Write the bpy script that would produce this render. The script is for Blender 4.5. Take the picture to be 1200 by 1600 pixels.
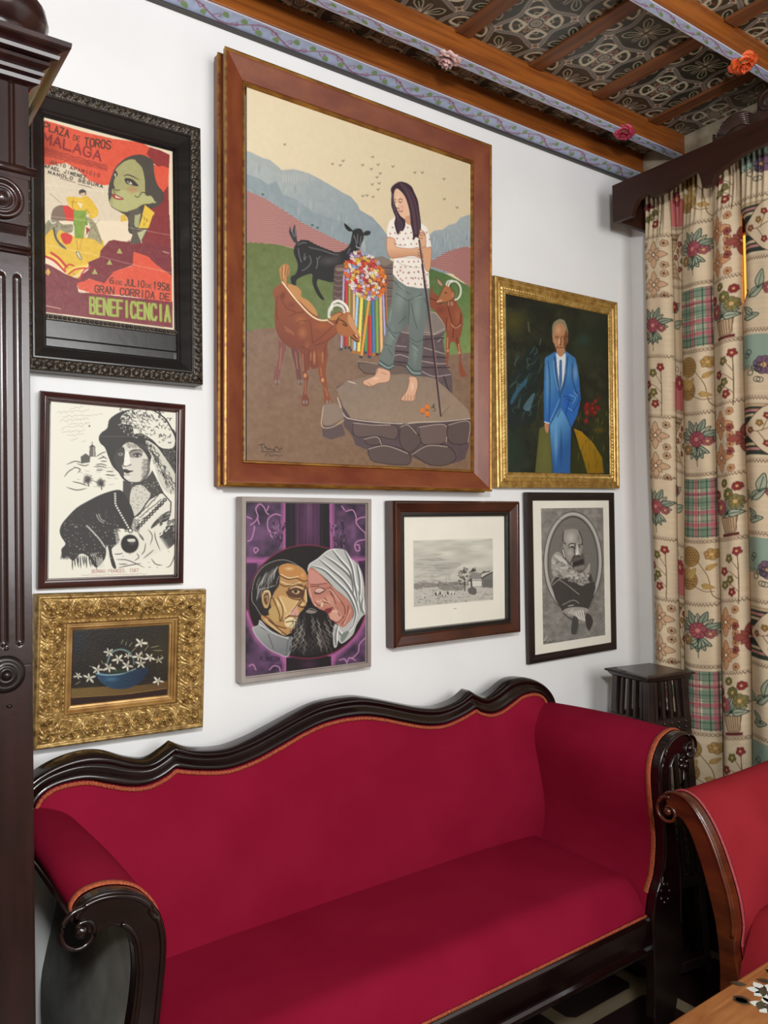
import bpy, bmesh, math, random
import numpy as np
from mathutils import Vector, Matrix

for o in list(bpy.data.objects): bpy.data.objects.remove(o)
SC = bpy.context.scene; COL = SC.collection

# ---------------------------------------------------------------- camera
cam_d = bpy.data.cameras.new('camera'); CAM = bpy.data.objects.new('camera', cam_d); COL.objects.link(CAM)
yaw, pit, rol = math.radians(35.876), math.radians(1.1), math.radians(-.994)
f_ = Vector((math.sin(yaw)*math.cos(pit), math.cos(yaw)*math.cos(pit), math.sin(pit)))
r_ = Vector((math.cos(yaw), -math.sin(yaw), 0)); u_ = r_.cross(f_)
r2, u2 = r_*math.cos(rol)+u_*math.sin(rol), -r_*math.sin(rol)+u_*math.cos(rol)
M = Matrix((r2, u2, -f_)).transposed().to_4x4(); M.translation = Vector((0, -1.85, 1.45)); CAM.matrix_world = M
cam_d.sensor_fit = 'VERTICAL'; cam_d.sensor_height = 36; cam_d.lens = 36*1244.7/1600; cam_d.clip_start = .02
SC.camera = CAM

# ---------------------------------------------------------------- light and exposure
SC.view_settings.view_transform = 'Standard'; SC.view_settings.look = 'None'; SC.view_settings.exposure = 0.24; SC.view_settings.gamma = 1.0; SC.view_settings.use_curve_mapping = False
W_ = bpy.data.worlds.new('world'); SC.world = W_; W_.use_nodes = True; W_.node_tree.nodes['Background'].inputs[0].default_value = (.9, .95, 1, 1); W_.node_tree.nodes['Background'].inputs[1].default_value = .3
def area(name, loc, target, size, energy, col, sy=None):
    l = bpy.data.lights.new(name, 'AREA'); l.shape = 'RECTANGLE' if sy else 'DISK'; l.size = size; l.energy = energy; l.color = col
    if sy: l.size_y = sy
    o = bpy.data.objects.new(name, l); COL.objects.link(o); o.location = loc
    o.rotation_euler = (Vector(target)-Vector(loc)).to_track_quat('-Z', 'Y').to_euler(); return o
def bulb(name, loc, energy, r, col):
    l = bpy.data.lights.new(name, 'POINT'); l.energy = energy; l.shadow_soft_size = r; l.color = col
    o = bpy.data.objects.new(name, l); COL.objects.link(o); o.location = loc; return o
bulb('standing_lamp_light', (-.05, -2.2, 2.05), 108, .10, (.985, .995, 1))
area('fill_light', (1.0, -3.35, 1.95), (1.6, 0, 1.45), 1.5, 44, (.99, .995, 1))  # unseen soft fill, added to lift the dim right end of the wall

# ---------------------------------------------------------------- materials
def srgb(c):
    if isinstance(c, str): c = [int(c[i:i+2], 16)/255 for i in (1, 3, 5)]
    return tuple(x/12.92 if x <= .04045 else ((x+.055)/1.055)**2.4 for x in c)+(1,)
MATS = {}
def mat(name, c1, rough=.5, metal=0., c2=None, scale=(20, 20, 20), bump=0., bscale=60., detail=3., lo=.35, hi=.65, coat=0., spec=.5, sheen=0., dist=0.):
    if name in MATS: return MATS[name]
    m = bpy.data.materials.new(name); m.use_nodes = True; nt = m.node_tree; N = nt.nodes; L = nt.links; b = N['Principled BSDF']
    b.inputs['Roughness'].default_value = rough; b.inputs['Metallic'].default_value = metal; b.inputs['Coat Weight'].default_value = coat; b.inputs['Coat Roughness'].default_value = .12; b.inputs['Specular IOR Level'].default_value = spec; b.inputs['Sheen Weight'].default_value = sheen
    tc = N.new('ShaderNodeTexCoord')
    mp = N.new('ShaderNodeMapping'); mp.inputs['Scale'].default_value = scale; L.new(tc.outputs['Object'], mp.inputs[0])
    nz = N.new('ShaderNodeTexNoise'); nz.inputs['Scale'].default_value = 1; nz.inputs['Detail'].default_value = detail; nz.inputs['Distortion'].default_value = dist; L.new(mp.outputs[0], nz.inputs['Vector'])
    rp = N.new('ShaderNodeValToRGB'); rp.color_ramp.elements[0].position = lo; rp.color_ramp.elements[1].position = hi
    rp.color_ramp.elements[0].color = srgb(c1); rp.color_ramp.elements[1].color = srgb(c2 or c1)
    L.new(nz.outputs['Fac'], rp.inputs[0]); L.new(rp.outputs[0], b.inputs['Base Color'])
    if bump:
        n2 = N.new('ShaderNodeTexNoise'); n2.inputs['Scale'].default_value = bscale; n2.inputs['Detail'].default_value = 4; L.new(tc.outputs['Object'], n2.inputs['Vector'])
        bp = N.new('ShaderNodeBump'); bp.inputs['Strength'].default_value = bump; bp.inputs['Distance'].default_value = .002; L.new(n2.outputs['Fac'], bp.inputs['Height']); L.new(bp.outputs[0], b.inputs['Normal'])
    MATS[name] = m; return m
def painted(name, rough=.55, bump=.15, bscale=350., spec=.4, sheen=0., coat=0.):
    if name in MATS: return MATS[name]
    m = mat(name, '#ffffff', rough, bump=bump, bscale=bscale, spec=spec, sheen=sheen, coat=coat); nt = m.node_tree
    a = nt.nodes.new('ShaderNodeAttribute'); a.attribute_name = 'paint'
    nt.links.new(a.outputs['Color'], nt.nodes['Principled BSDF'].inputs['Base Color']); return m

# ---------------------------------------------------------------- mesh helpers
def thing(name, label=None, cat=None, loc=(0, 0, 0), rot=(0, 0, 0), group=None, kind=None):
    o = bpy.data.objects.new(name, None); COL.objects.link(o); o.location = loc; o.rotation_euler = rot; o.empty_display_size = .05
    return tag(o, label, cat, group, kind)
def tag(o, label=None, cat=None, group=None, kind=None):
    for k, v in (('label', label), ('category', cat), ('group', group), ('kind', kind)):
        if v: o[k] = v
    return o
class MB:
    def __init__(s): s.v = []; s.f = []; s.sm = []
    def add(s, V, F, smooth=False):
        o = len(s.v); s.v += [tuple(map(float, p)) for p in V]; s.f += [tuple(i+o for i in f) for f in F]; s.sm += [smooth]*len(F); return s
    def box(s, a, b):
        (x0, y0, z0), (x1, y1, z1) = a, b
        return s.add([(x0, y0, z0), (x1, y0, z0), (x1, y1, z0), (x0, y1, z0), (x0, y0, z1), (x1, y0, z1), (x1, y1, z1), (x0, y1, z1)], [(0, 3, 2, 1), (4, 5, 6, 7), (0, 1, 5, 4), (1, 2, 6, 5), (2, 3, 7, 6), (3, 0, 4, 7)])
    def hexa(s, P): return s.add(P, [(0, 3, 2, 1), (4, 5, 6, 7), (0, 1, 5, 4), (1, 2, 6, 5), (2, 3, 7, 6), (3, 0, 4, 7)])
    def prism(s, P, ax, a, b):
        # polygon P (2-D) extruded along axis ax from a to b
        def m(p, t): return {'x': (t, p[0], p[1]), 'y': (p[0], t, p[1]), 'z': (p[0], p[1], t)}[ax]
        n = len(P); return s.add([m(p, a) for p in P]+[m(p, b) for p in P], [tuple(range(n))[::-1], tuple(range(n, 2*n))]+[(i, (i+1) % n, n+(i+1) % n, n+i) for i in range(n)])
    def grid(s, G, smooth=True, close_u=False, close_v=False):
        G = np.asarray(G, float); a, b = G.shape[:2]; F = []
        for i in range(a if close_u else a-1):
            for j in range(b if close_v else b-1):
                i2, j2 = (i+1) % a, (j+1) % b; F.append((i*b+j, i2*b+j, i2*b+j2, i*b+j2))
        return s.add(G.reshape(-1, 3), F, smooth)
    def lathe(s, prof, c=(0, 0, 0), n=32, ax='z', smooth=True):
        G = []
        for r, h in prof:
            row = []
            for k in range(n):
                t = 2*math.pi*k/n; x, y = r*math.cos(t), r*math.sin(t)
                row.append({'z': (c[0]+x, c[1]+y, c[2]+h), 'y': (c[0]+x, c[1]+h, c[2]+y), 'x': (c[0]+h, c[1]+x, c[2]+y)}[ax])
            G.append(row)
        return s.grid(G, smooth, close_v=True)
    def tube(s, P, r, n=8, cap=True, smooth=True, up=(0, 0, 1), flat=1.):
        P = [Vector(p) for p in P]; m = len(P); R = [r]*m if isinstance(r, (int, float)) else list(r); G = []
        for i, p in enumerate(P):
            t = (P[min(i+1, m-1)]-P[max(i-1, 0)]); t = t.normalized() if t.length > 1e-9 else Vector((0, 0, 1))
            u = Vector(up)
            if abs(u.dot(t)) > .95: u = Vector((1, 0, 0)) if abs(t.x) < .9 else Vector((0, 1, 0))
            a = t.cross(u).normalized(); b = a.cross(t)
            G.append([tuple(p+a*(R[i]*math.cos(2*math.pi*k/n))+b*(R[i]*flat*math.sin(2*math.pi*k/n))) for k in range(n)])
        o = len(s.v); s.grid(G, smooth, close_v=True)
        if cap: s.f += [tuple(o+k for k in range(n)), tuple(o+(m-1)*n+k for k in range(n))[::-1]]; s.sm += [False, False]
        return s
    def sphere(s, c, r, n=10, sq=(1, 1, 1)):
        G = [[(c[0]+sq[0]*r*math.sin(a)*math.cos(b), c[1]+sq[1]*r*math.sin(a)*math.sin(b), c[2]+sq[2]*r*math.cos(a)) for b in np.linspace(0, 2*math.pi, 2*n, endpoint=False)] for a in np.linspace(.02, math.pi-.02, n)]
        return s.grid(G, True, close_v=True)
    def build(s, name, m, parent=None, bevel=0., seg=2, world=False, fix=True, solid=0.):
        me = bpy.data.meshes.new(name); me.from_pydata(s.v, [], s.f)
        if world and parent is not None:
            inv = parent.matrix_basis.inverted(); me.transform(inv)
        me.polygons.foreach_set('use_smooth', s.sm)
        if fix:
            b = bmesh.new(); b.from_mesh(me); bmesh.ops.recalc_face_normals(b, faces=b.faces); b.to_mesh(me); b.free()
        me.materials.append(m); me.update()
        o = bpy.data.objects.new(name, me); COL.objects.link(o)
        if parent is not None: o.parent = parent
        if solid: md = o.modifiers.new('solid', 'SOLIDIFY'); md.thickness = solid; md.offset = 0
        if bevel: md = o.modifiers.new('bevel', 'BEVEL'); md.width = bevel; md.segments = seg; md.limit_method = 'ANGLE'; md.angle_limit = .6; md.harden_normals = False
        return o
def spl(P, n=6, closed=False): return smooth_pts(P, n, closed)

def color_grid(name, rgb, pos, m, parent=None, solid=0.):
    # mesh grid whose vertices carry the painted colours: rgb (ny, nx, 3) sRGB, pos (ny, nx, 3)
    ny, nx = rgb.shape[:2]; me = bpy.data.meshes.new(name)
    idx = np.arange(ny*nx).reshape(ny, nx); q = np.stack([idx[:-1, :-1], idx[1:, :-1], idx[1:, 1:], idx[:-1, 1:]], -1).reshape(-1, 4)
    me.vertices.add(ny*nx); me.vertices.foreach_set('co', np.asarray(pos, np.float32).reshape(-1))
    me.loops.add(q.size); me.loops.foreach_set('vertex_index', q.reshape(-1).astype(np.int32))
    me.polygons.add(len(q)); me.polygons.foreach_set('loop_start', (np.arange(len(q))*4).astype(np.int32)); me.polygons.foreach_set('use_smooth', np.ones(len(q), bool))
    me.update(calc_edges=True)
    a = me.color_attributes.new('paint', 'FLOAT_COLOR', 'POINT'); c = np.clip(rgb.reshape(-1, 3), 0, 1)
    lin = np.where(c <= .04045, c/12.92, ((c+.055)/1.055)**2.4); a.data.foreach_set('color', np.concatenate([lin, np.ones((len(lin), 1))], 1).astype(np.float32).reshape(-1))
    me.materials.append(m); o = bpy.data.objects.new(name, me); COL.objects.link(o)
    if parent is not None: o.parent = parent
    if solid: md = o.modifiers.new('solid', 'SOLIDIFY'); md.thickness = solid; md.offset = 0
    return o
# ---------------------------------------------------------------- painter
def hx(c):
    if isinstance(c, str):
        c = c.lstrip('#'); return np.array([int(c[i:i+2], 16)/255 for i in (0, 2, 4)])
    return np.array(c, float)

def homog(quad):
    # unit square (0,0)(1,0)(1,1)(0,1) -> quad
    A = []; B = []
    for (u, v), (x, y) in zip(((0, 0), (1, 0), (1, 1), (0, 1)), quad):
        A.append([u, v, 1, 0, 0, 0, -u*x, -v*x]); B.append(x)
        A.append([0, 0, 0, u, v, 1, -u*y, -v*y]); B.append(y)
    h = np.linalg.solve(np.array(A, float), np.array(B, float))
    return np.append(h, 1).reshape(3, 3)

def smooth_pts(P, n=6, closed=True):
    P = np.array(P, float); m = len(P); out = []
    rng = range(m) if closed else range(m-1)
    for i in rng:
        if closed: p0, p1, p2, p3 = P[i-1], P[i], P[(i+1) % m], P[(i+2) % m]
        else: p0, p1, p2, p3 = P[max(i-1, 0)], P[i], P[i+1], P[min(i+2, m-1)]
        for t in np.arange(n)/n:
            out.append(.5*((2*p1)+(-p0+p2)*t+(2*p0-5*p1+4*p2-p3)*t*t+(-p0+3*p1-3*p2+p3)*t**3))
    if not closed: out.append(P[-1])
    return np.array(out)

FONT = {
'A': [[(0, 0), (.5, 1), (1, 0)], [(.2, .35), (.8, .35)]], 'B': [[(0, 0), (0, 1), (.7, 1), (.9, .85), (.9, .65), (.7, .53), (0, .53)], [(.7, .53), (1, .4), (1, .15), (.75, 0), (0, 0)]],
'C': [[(1, .8), (.8, 1), (.25, 1), (0, .75), (0, .25), (.25, 0), (.8, 0), (1, .2)]], 'D': [[(0, 0), (0, 1), (.6, 1), (1, .7), (1, .3), (.6, 0), (0, 0)]],
'E': [[(1, 1), (0, 1), (0, 0), (1, 0)], [(0, .52), (.8, .52)]], 'F': [[(1, 1), (0, 1), (0, 0)], [(0, .52), (.8, .52)]],
'G': [[(1, .8), (.8, 1), (.25, 1), (0, .75), (0, .25), (.25, 0), (.8, 0), (1, .2), (1, .48), (.6, .48)]], 'H': [[(0, 0), (0, 1)], [(1, 0), (1, 1)], [(0, .5), (1, .5)]],
'I': [[(.5, 0), (.5, 1)]], 'J': [[(.9, 1), (.9, .2), (.65, 0), (.3, 0), (.05, .2)]], 'L': [[(0, 1), (0, 0), (1, 0)]],
'M': [[(0, 0), (0, 1), (.5, .3), (1, 1), (1, 0)]], 'N': [[(0, 0), (0, 1), (1, 0), (1, 1)]], 'O': [[(.25, 0), (0, .25), (0, .75), (.25, 1), (.75, 1), (1, .75), (1, .25), (.75, 0), (.25, 0)]],
'P': [[(0, 0), (0, 1), (.75, 1), (1, .85), (1, .6), (.75, .45), (0, .45)]], 'R': [[(0, 0), (0, 1), (.75, 1), (1, .85), (1, .62), (.75, .5), (0, .5)], [(.5, .5), (1, 0)]],
'S': [[(1, .85), (.75, 1), (.25, 1), (0, .8), (.1, .58), (.9, .42), (1, .2), (.75, 0), (.25, 0), (0, .15)]], 'T': [[(0, 1), (1, 1)], [(.5, 1), (.5, 0)]],
'U': [[(0, 1), (0, .2), (.25, 0), (.75, 0), (1, .2), (1, 1)]], 'Y': [[(0, 1), (.5, .5), (1, 1)], [(.5, .5), (.5, 0)]], 'Z': [[(0, 1), (1, 1), (0, 0), (1, 0)]], 'K': [[(0, 0), (0, 1)], [(1, 1), (0, .5), (1, 0)]],
'1': [[(.25, .8), (.55, 1), (.55, 0)]], '5': [[(.9, 1), (.1, 1), (.1, .55), (.7, .58), (1, .4), (1, .15), (.7, 0), (0, .05)]], '6': [[(.9, .95), (.5, 1), (.1, .7), (0, .3), (.25, 0), (.75, 0), (1, .25), (.8, .5), (.3, .52), (.02, .35)]],
'7': [[(0, 1), (1, 1), (.4, 0)]],
'8': [[(.5, .52), (.1, .7), (.2, .95), (.8, .95), (.9, .7), (.5, .52), (0, .3), (.1, .05), (.9, .05), (1, .3), (.5, .52)]], '9': [[(.1, .05), (.5, 0), (.9, .3), (1, .7), (.75, 1), (.25, 1), (0, .75), (.2, .5), (.7, .48), (.98, .65)]],
'0': [[(.25, 0), (0, .25), (0, .75), (.25, 1), (.75, 1), (1, .75), (1, .25), (.75, 0), (.25, 0)]], '.': [[(.45, 0), (.55, .05)]], ',': [[(.5, .1), (.35, -.15)]], ' ': [], '-': [[(.2, .5), (.8, .5)]], '"': [[(.3, 1), (.3, .8)], [(.7, 1), (.7, .8)]],
}

class Paint:
    def __init__(s, nx, ny, quad, bg, ss=2, seed=1):
        s.nx, s.ny, s.ss = nx, ny, ss
        W, H = nx*ss, ny*ss
        s.W, s.H = W, H
        s.h = homog(quad); s.hi = np.linalg.inv(s.h)
        u, v = np.meshgrid((np.arange(W)+.5)/W, (np.arange(H)+.5)/H)
        d = s.h[2, 0]*u+s.h[2, 1]*v+1
        s.X = (s.h[0, 0]*u+s.h[0, 1]*v+s.h[0, 2])/d; s.Y = (s.h[1, 0]*u+s.h[1, 1]*v+s.h[1, 2])/d
        s.img = np.ones((H, W, 3))*hx(bg)
        s.o = np.array([0., 0.]); s.k = 1.; s.rng = np.random.RandomState(seed)
        s.clipm = None
    def fr(s, ox, oy, k): s.o = np.array([ox, oy], float); s.k = k
    def P(s, pts): return np.array(pts, float).reshape(-1, 2)/s.k+s.o
    def bb(s, p, m=2.):
        q = np.concatenate([p+[a, b] for a in (-m, m) for b in (-m, m)])
        d = q@s.hi[2, :2]+s.hi[2, 2]
        x = (q@s.hi[0, :2]+s.hi[0, 2])/d*s.W; y = (q@s.hi[1, :2]+s.hi[1, 2])/d*s.H
        return slice(max(0, int(y.min())-1), max(0, min(s.H, int(y.max())+2))), slice(max(0, int(x.min())-1), max(0, min(s.W, int(x.max())+2)))
    def noise(s, nx, ny):
        g = s.rng.rand(ny+3, nx+3)
        yy = np.linspace(0, ny, s.H); xx = np.linspace(0, nx, s.W)
        yi = yy.astype(int); xi = xx.astype(int); fy = (yy-yi)[:, None]; fx = (xx-xi)[None]
        fy = fy*fy*(3-2*fy); fx = fx*fx*(3-2*fx)
        a = g[yi][:, xi]; b = g[yi][:, xi+1]; c = g[yi+1][:, xi]; d = g[yi+1][:, xi+1]
        return (a*(1-fx)+b*fx)*(1-fy)+(c*(1-fx)+d*fx)*fy
    def inside(s, p, sl):
        X = s.X[sl]; Y = s.Y[sl]; m = np.zeros(X.shape, bool)
        x1, y1 = p[-1]
        for x2, y2 in p:
            if y1 != y2:
                c = ((Y < y1) != (Y < y2)) & (X < (x2-x1)*(Y-y1)/(y2-y1)+x1)
                m ^= c
            x1, y1 = x2, y2
        return m
    def put(s, sl, m, col):
        if s.clipm is not None: m = m*s.clipm[sl]
        m = m[..., None]; s.img[sl] = s.img[sl]*(1-m)+col*m
    def poly(s, pts, col, a=1., sm=False, grad=None, nz=0, line=None, lw=1.):
        p = s.P(pts)
        if sm: p = smooth_pts(p, 5)
        sl = s.bb(p)
        m = s.inside(p, sl).astype(float)*a
        c = hx(col)
        if grad is not None:
            (x0, y0), (x1, y1) = s.P(grad[:2]); c2 = hx(grad[2])
            t = np.clip(((s.X[sl]-x0)*(x1-x0)+(s.Y[sl]-y0)*(y1-y0))/((x1-x0)**2+(y1-y0)**2), 0, 1)[..., None]
            c = c*(1-t)+c2*t
        if nz: c = c+nz*(s.nzf[sl][..., None]-.5)
        s.put(sl, m, c)
        if line is not None: s.line(np.vstack([np.array(pts, float), np.array(pts, float)[:1]]) if not sm else list(pts)+[pts[0]], lw, line, sm=sm)
    def line(s, pts, w, col, a=1., sm=False, taper=False, soft=.35):
        p = s.P(pts)
        if sm and len(p) > 2: p = smooth_pts(p, 5, closed=False)
        sl = s.bb(p, w/2+1); X = s.X[sl]; Y = s.Y[sl]
        if X.size == 0: return
        best = np.full(X.shape, 9.)
        n = len(p)-1
        for i in range(n):
            ax, ay = p[i]; bx, by = p[i+1]; dx, dy = bx-ax, by-ay; L = dx*dx+dy*dy+1e-9
            t = np.clip(((X-ax)*dx+(Y-ay)*dy)/L, 0, 1)
            d = np.hypot(X-ax-t*dx, Y-ay-t*dy)
            r = w/2
            if taper:
                f = (i+t)/n; r = w/2*np.clip(1.15-np.abs(2*f-1)**2 if taper == 1 else 1.1-f, .12, 1)
            best = np.minimum(best, d-r)
        s.put(sl, np.clip(.5-best/soft/1.6, 0, 1)*a, hx(col))
    def lines(s, L, w, col, **k):
        for l in L: s.line(l, w, col, **k)
    def blob(s, x, y, rx, ry, col, a=1., rot=0, soft=.5):
        # radii in crop units, soft 0 hard .. 1 airbrush
        (cx, cy), = s.P([(x, y)]); rx /= s.k; ry /= s.k
        R = max(rx, ry); sl = s.bb(np.array([[cx-R, cy-R], [cx+R, cy+R], [cx-R, cy+R], [cx+R, cy-R]]), 1)
        X = s.X[sl]-cx; Y = s.Y[sl]-cy; c, q = math.cos(rot), math.sin(rot)
        d = np.hypot((X*c+Y*q)/rx, (-X*q+Y*c)/ry)
        s.put(sl, np.clip((1-d)/max(soft, .02), 0, 1)*a, hx(col))
    def ring(s, x, y, rx, ry, w, col, a=1.):
        t = np.linspace(0, 2*math.pi, 41); s.line(np.stack([x+rx*np.cos(t), y+ry*np.sin(t)], 1), w, col, a=a)
    def clip(s, pts=None, sm=False):
        if pts is None: s.clipm = None; return
        p = s.P(pts)
        if sm: p = smooth_pts(p, 5)
        m = np.zeros((s.H, s.W)); sl = s.bb(p); m[sl] = s.inside(p, sl); s.clipm = m
    def text(s, t, p0, p1, h, col, w, gap=.28, a=1., italic=0.):
        p0 = np.array(p0, float); p1 = np.array(p1, float); h = np.array(h, float)
        n = len(t); adv = (p1-p0)/(n-gap)
        for i, ch in enumerate(t):
            o = p0+adv*i
            for st in FONT.get(ch, []):
                s.line([o+adv*(1-gap)*x+h*y+adv*italic*y for x, y in st], w, col, a=a)
    def scribble(s, p0, p1, amp, n, w, col, a=1.):
        p0 = np.array(p0, float); p1 = np.array(p1, float); t = np.linspace(0, 1, n)
        r = s.rng
        s.line([p0+(p1-p0)*x+np.array([r.uniform(-1, 1)*amp*.6, r.uniform(-1, 1)*amp]) for x in t], w, col, a=a, sm=True)
    def hatch(s, p0, p1, v, n, w, col, a=1., jit=.15):
        # n strokes of vector v spaced from p0 to p1
        p0 = np.array(p0, float); p1 = np.array(p1, float); v = np.array(v, float); r = s.rng
        for i in range(n):
            q = p0+(p1-p0)*(i+r.uniform(-jit, jit))/max(n-1, 1); L = r.uniform(.75, 1.1)
            s.line([q, q+v*L*.5+np.array([-v[1], v[0]])*.05, q+v*L], w, col, a=a, taper=1)
    def done(s):
        a = s.img.reshape(s.ny, s.ss, s.nx, s.ss, 3).mean((1, 3))
        return np.clip(a, 0, 1)
# ---------------------------------------------------------------- the large painting: woman with goats
def paint_goats():
    p = Paint(372, 494, [[385.5, 136.9], [736.4, 257.8], [736.7, 736.3], [385.2, 721.2]], '#e3d3b1')
    p.nzf = p.noise(60, 80)*.6+p.noise(140, 180)*.4
    r = p.rng
    p.fr(370, 120, 2.927)
    p.poly([(0, 0), (1200, 0), (1200, 1200), (0, 1200)], '#e6d6b4', grad=((400, 100), (700, 700), '#dccba8'), nz=.02)
    # distant mountains
    p.poly([(0, 335), (60, 345), (110, 370), (150, 382), (185, 410), (205, 430), (260, 425), (330, 445), (380, 470), (440, 505), (480, 530), (520, 550), (550, 585), (560, 610), (620, 645), (660, 690), (690, 730), (700, 1000), (0, 900)], '#a9b0ad', grad=((200, 400), (500, 800), '#8f9ba0'), nz=.05)
    p.poly([(0, 440), (60, 452), (110, 470), (140, 495), (180, 480), (210, 540), (290, 570), (340, 620), (400, 640), (470, 660), (560, 700), (700, 800), (700, 900), (0, 900)], '#8b989c', a=.8, nz=.05)
    for i in range(60):
        x = r.uniform(50, 640); y = 345+(x-50)*.55+r.uniform(15, 190)
        p.line([(x, y), (x+r.uniform(-8, 12), y+r.uniform(20, 70))], r.uniform(1, 4), r.choice(['#b9bcb6', '#7f8c92', '#98a4a6', '#c4c2b8']), a=.35, taper=1)
    for x in range(215, 330, 12): p.line([(x, 440), (x-4, 490)], 2, '#c3c1b6', a=.5, taper=1)
    p.poly([(870, 730), (900, 705), (940, 700), (965, 680), (1000, 670), (1020, 645), (1080, 625), (1080, 900), (860, 900)], '#a0aaab', grad=((950, 680), (950, 850), '#8d99a0'), nz=.05)
    for i in range(26):
        x = r.uniform(880, 1065); y = r.uniform(690, 800); p.line([(x, y), (x+r.uniform(-5, 8), y+r.uniform(20, 60))], r.uniform(1, 3), r.choice(['#b4b9b5', '#7d8a92']), a=.4, taper=1)
    # striped ploughed hills
    hill = [(0, 520), (50, 525), (130, 560), (210, 610), (300, 670), (400, 720), (470, 755), (540, 780), (620, 830), (500, 900), (300, 800), (0, 770)]
    p.poly(hill, '#c9a095')
    p.clip(hill)
    for i in range(60):
        y = 500+i*8.2; p.line([(20, y+8), (150, y-22), (300, y+10), (450, y+8), (640, y+10)], 1.15, '#7a3236', sm=True, a=.95)
    p.clip()
    for x, y in ((118, 540), (345, 680), (368, 692)): p.blob(x, y, 9, 6, '#4c5052', soft=.6)
    hill2 = [(860, 860), (960, 800), (1030, 780), (1090, 775), (1090, 970), (1060, 960), (980, 900)]
    p.poly(hill2, '#c49a8f'); p.clip(hill2)
    for i in range(40):
        y = 740+i*8; p.line([(850, y+40), (960, y+10), (1090, y+60)], 1.1, '#7a3236', sm=True)
    p.clip()
    # green fields
    p.poly([(0, 757), (80, 760), (200, 770), (300, 800), (450, 850), (870, 880), (870, 1400), (0, 1400)], '#65713f', grad=((50, 780), (300, 1200), '#6c7a4e'), nz=.07)
    p.poly([(860, 870), (960, 905), (1090, 975), (1090, 1450), (840, 1450)], '#4e6b3c', grad=((900, 880), (1040, 1300), '#7f9355'), nz=.06)
    p.fr(370, 430, 2.927)
    p.poly([(0, 262), (60, 255), (110, 245), (170, 240), (300, 250), (480, 250), (700, 260), (820, 300), (950, 370), (1000, 360), (1100, 350), (1100, 920), (0, 920)], '#846a58', grad=((300, 250), (300, 900), '#7e6149'), nz=.07)
    for i in range(240):
        x, y = r.uniform(40, 1080), r.uniform(260, 880); p.blob(x, y, r.uniform(4, 20), r.uniform(1, 4), r.choice(['#97806e', '#6f5849', '#8d7158']), a=.3, soft=.8)
    # birds
    p.fr(370, 120, 2.927)
    for x, y in ((219, 313), (437, 402), (472, 408), (485, 388), (574, 407), (620, 370), (655, 445), (640, 462), (650, 490), (618, 495), (645, 518), (575, 548), (594, 545), (622, 552), (712, 413), (812, 441), (846, 441), (945, 470), (947, 562), (1005, 600), (645, 405), (614, 425)):
        p.lines([[(x-6, y-3), (x, y+3), (x+5, y-5)]], 1.1, '#5b5648', a=.85)
    # black goat (crop 420,330 x6)
    p.fr(420, 330, 6)
    p.poly([(610, 520), (660, 500), (720, 520), (720, 850), (600, 860)], '#6d5a52')
    p.poly([(205, 620), (250, 590), (270, 530), (265, 480), (235, 400), (238, 340), (265, 300), (300, 275), (360, 275), (450, 320), (560, 365), (640, 385), (715, 360), (760, 300), (775, 230), (790, 180), (850, 165), (880, 200), (885, 260), (860, 320), (850, 360), (815, 375), (790, 440), (750, 480), (720, 500), (620, 520), (610, 660), (520, 655), (460, 640), (450, 690), (480, 760), (520, 830), (480, 820), (430, 740), (405, 660), (400, 590), (300, 620), (260, 650), (250, 700), (215, 690)], '#2b2b2c', sm=True)
    p.poly([(705, 115), (760, 160), (785, 190), (745, 190), (715, 160)], '#232324', sm=True); p.poly([(885, 205), (920, 185), (950, 195), (940, 225), (890, 232)], '#2c2c2d', sm=True)
    p.poly([(200, 150), (215, 200), (240, 130), (255, 190), (262, 270), (270, 300), (245, 300), (215, 260), (190, 200)], '#3b3b3d', sm=True)
    p.lines([[(270, 320), (310, 300), (350, 300)], [(275, 350), (285, 420), (305, 480)], [(335, 400), (330, 460), (350, 430)], [(375, 340), (410, 350), (500, 370), (600, 405), (650, 410)], [(380, 420), (395, 480), (360, 530), (310, 560)], [(450, 440), (455, 500), (440, 540)], [(480, 425), (460, 450)], [(830, 220), (828, 300)], [(795, 230), (815, 290), (820, 340)], [(862, 240), (850, 320)], [(735, 400), (760, 350)], [(215, 180), (235, 240)], [(245, 160), (250, 240)]], 1.2, '#8e8e90', sm=True, a=.8)
    p.blob(560, 470, 120, 60, '#5a5557', a=.8, soft=1); p.blob(640, 440, 60, 60, '#49474a', a=.6, soft=1)
    p.line([(815, 335), (845, 350), (850, 340)], 1, '#cfcfd4'); p.blob(795, 248, 7, 6, '#b9a98d'); p.blob(860, 262, 7, 6, '#b9a98d'); p.blob(795, 248, 4, 4, '#111111'); p.blob(860, 262, 4, 4, '#111111')
    # stone well left and right
    p.poly([(615, 545), (640, 525), (700, 515), (720, 540), (720, 860), (600, 860), (602, 700)], '#5d4a47', sm=False); p.blob(665, 548, 48, 20, '#8a7768', soft=.2)
    p.poly([(960, 440), (1060, 425), (1175, 480), (1165, 900), (1080, 900), (1070, 560)], '#6e5f57'); p.poly([(970, 440), (1060, 428), (1170, 478), (1080, 520)], '#85776a')
    for y in (535, 590, 650, 720, 800): p.line([(1060, y), (1170, y+8)], 1.6, '#463a38', sm=True); p.line([(1060, y+8), (1165, y+18)], .8, '#94857a')
    for y in (590, 640, 690, 745, 800): p.line([(612, y), (650, y+15), (700, y)], 1.2, '#98857c', sm=True, a=.8)
    # bouquet of flowers with ribbons (crop 520,380 x7.62)
    p.fr(520, 380, 7.62)
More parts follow.
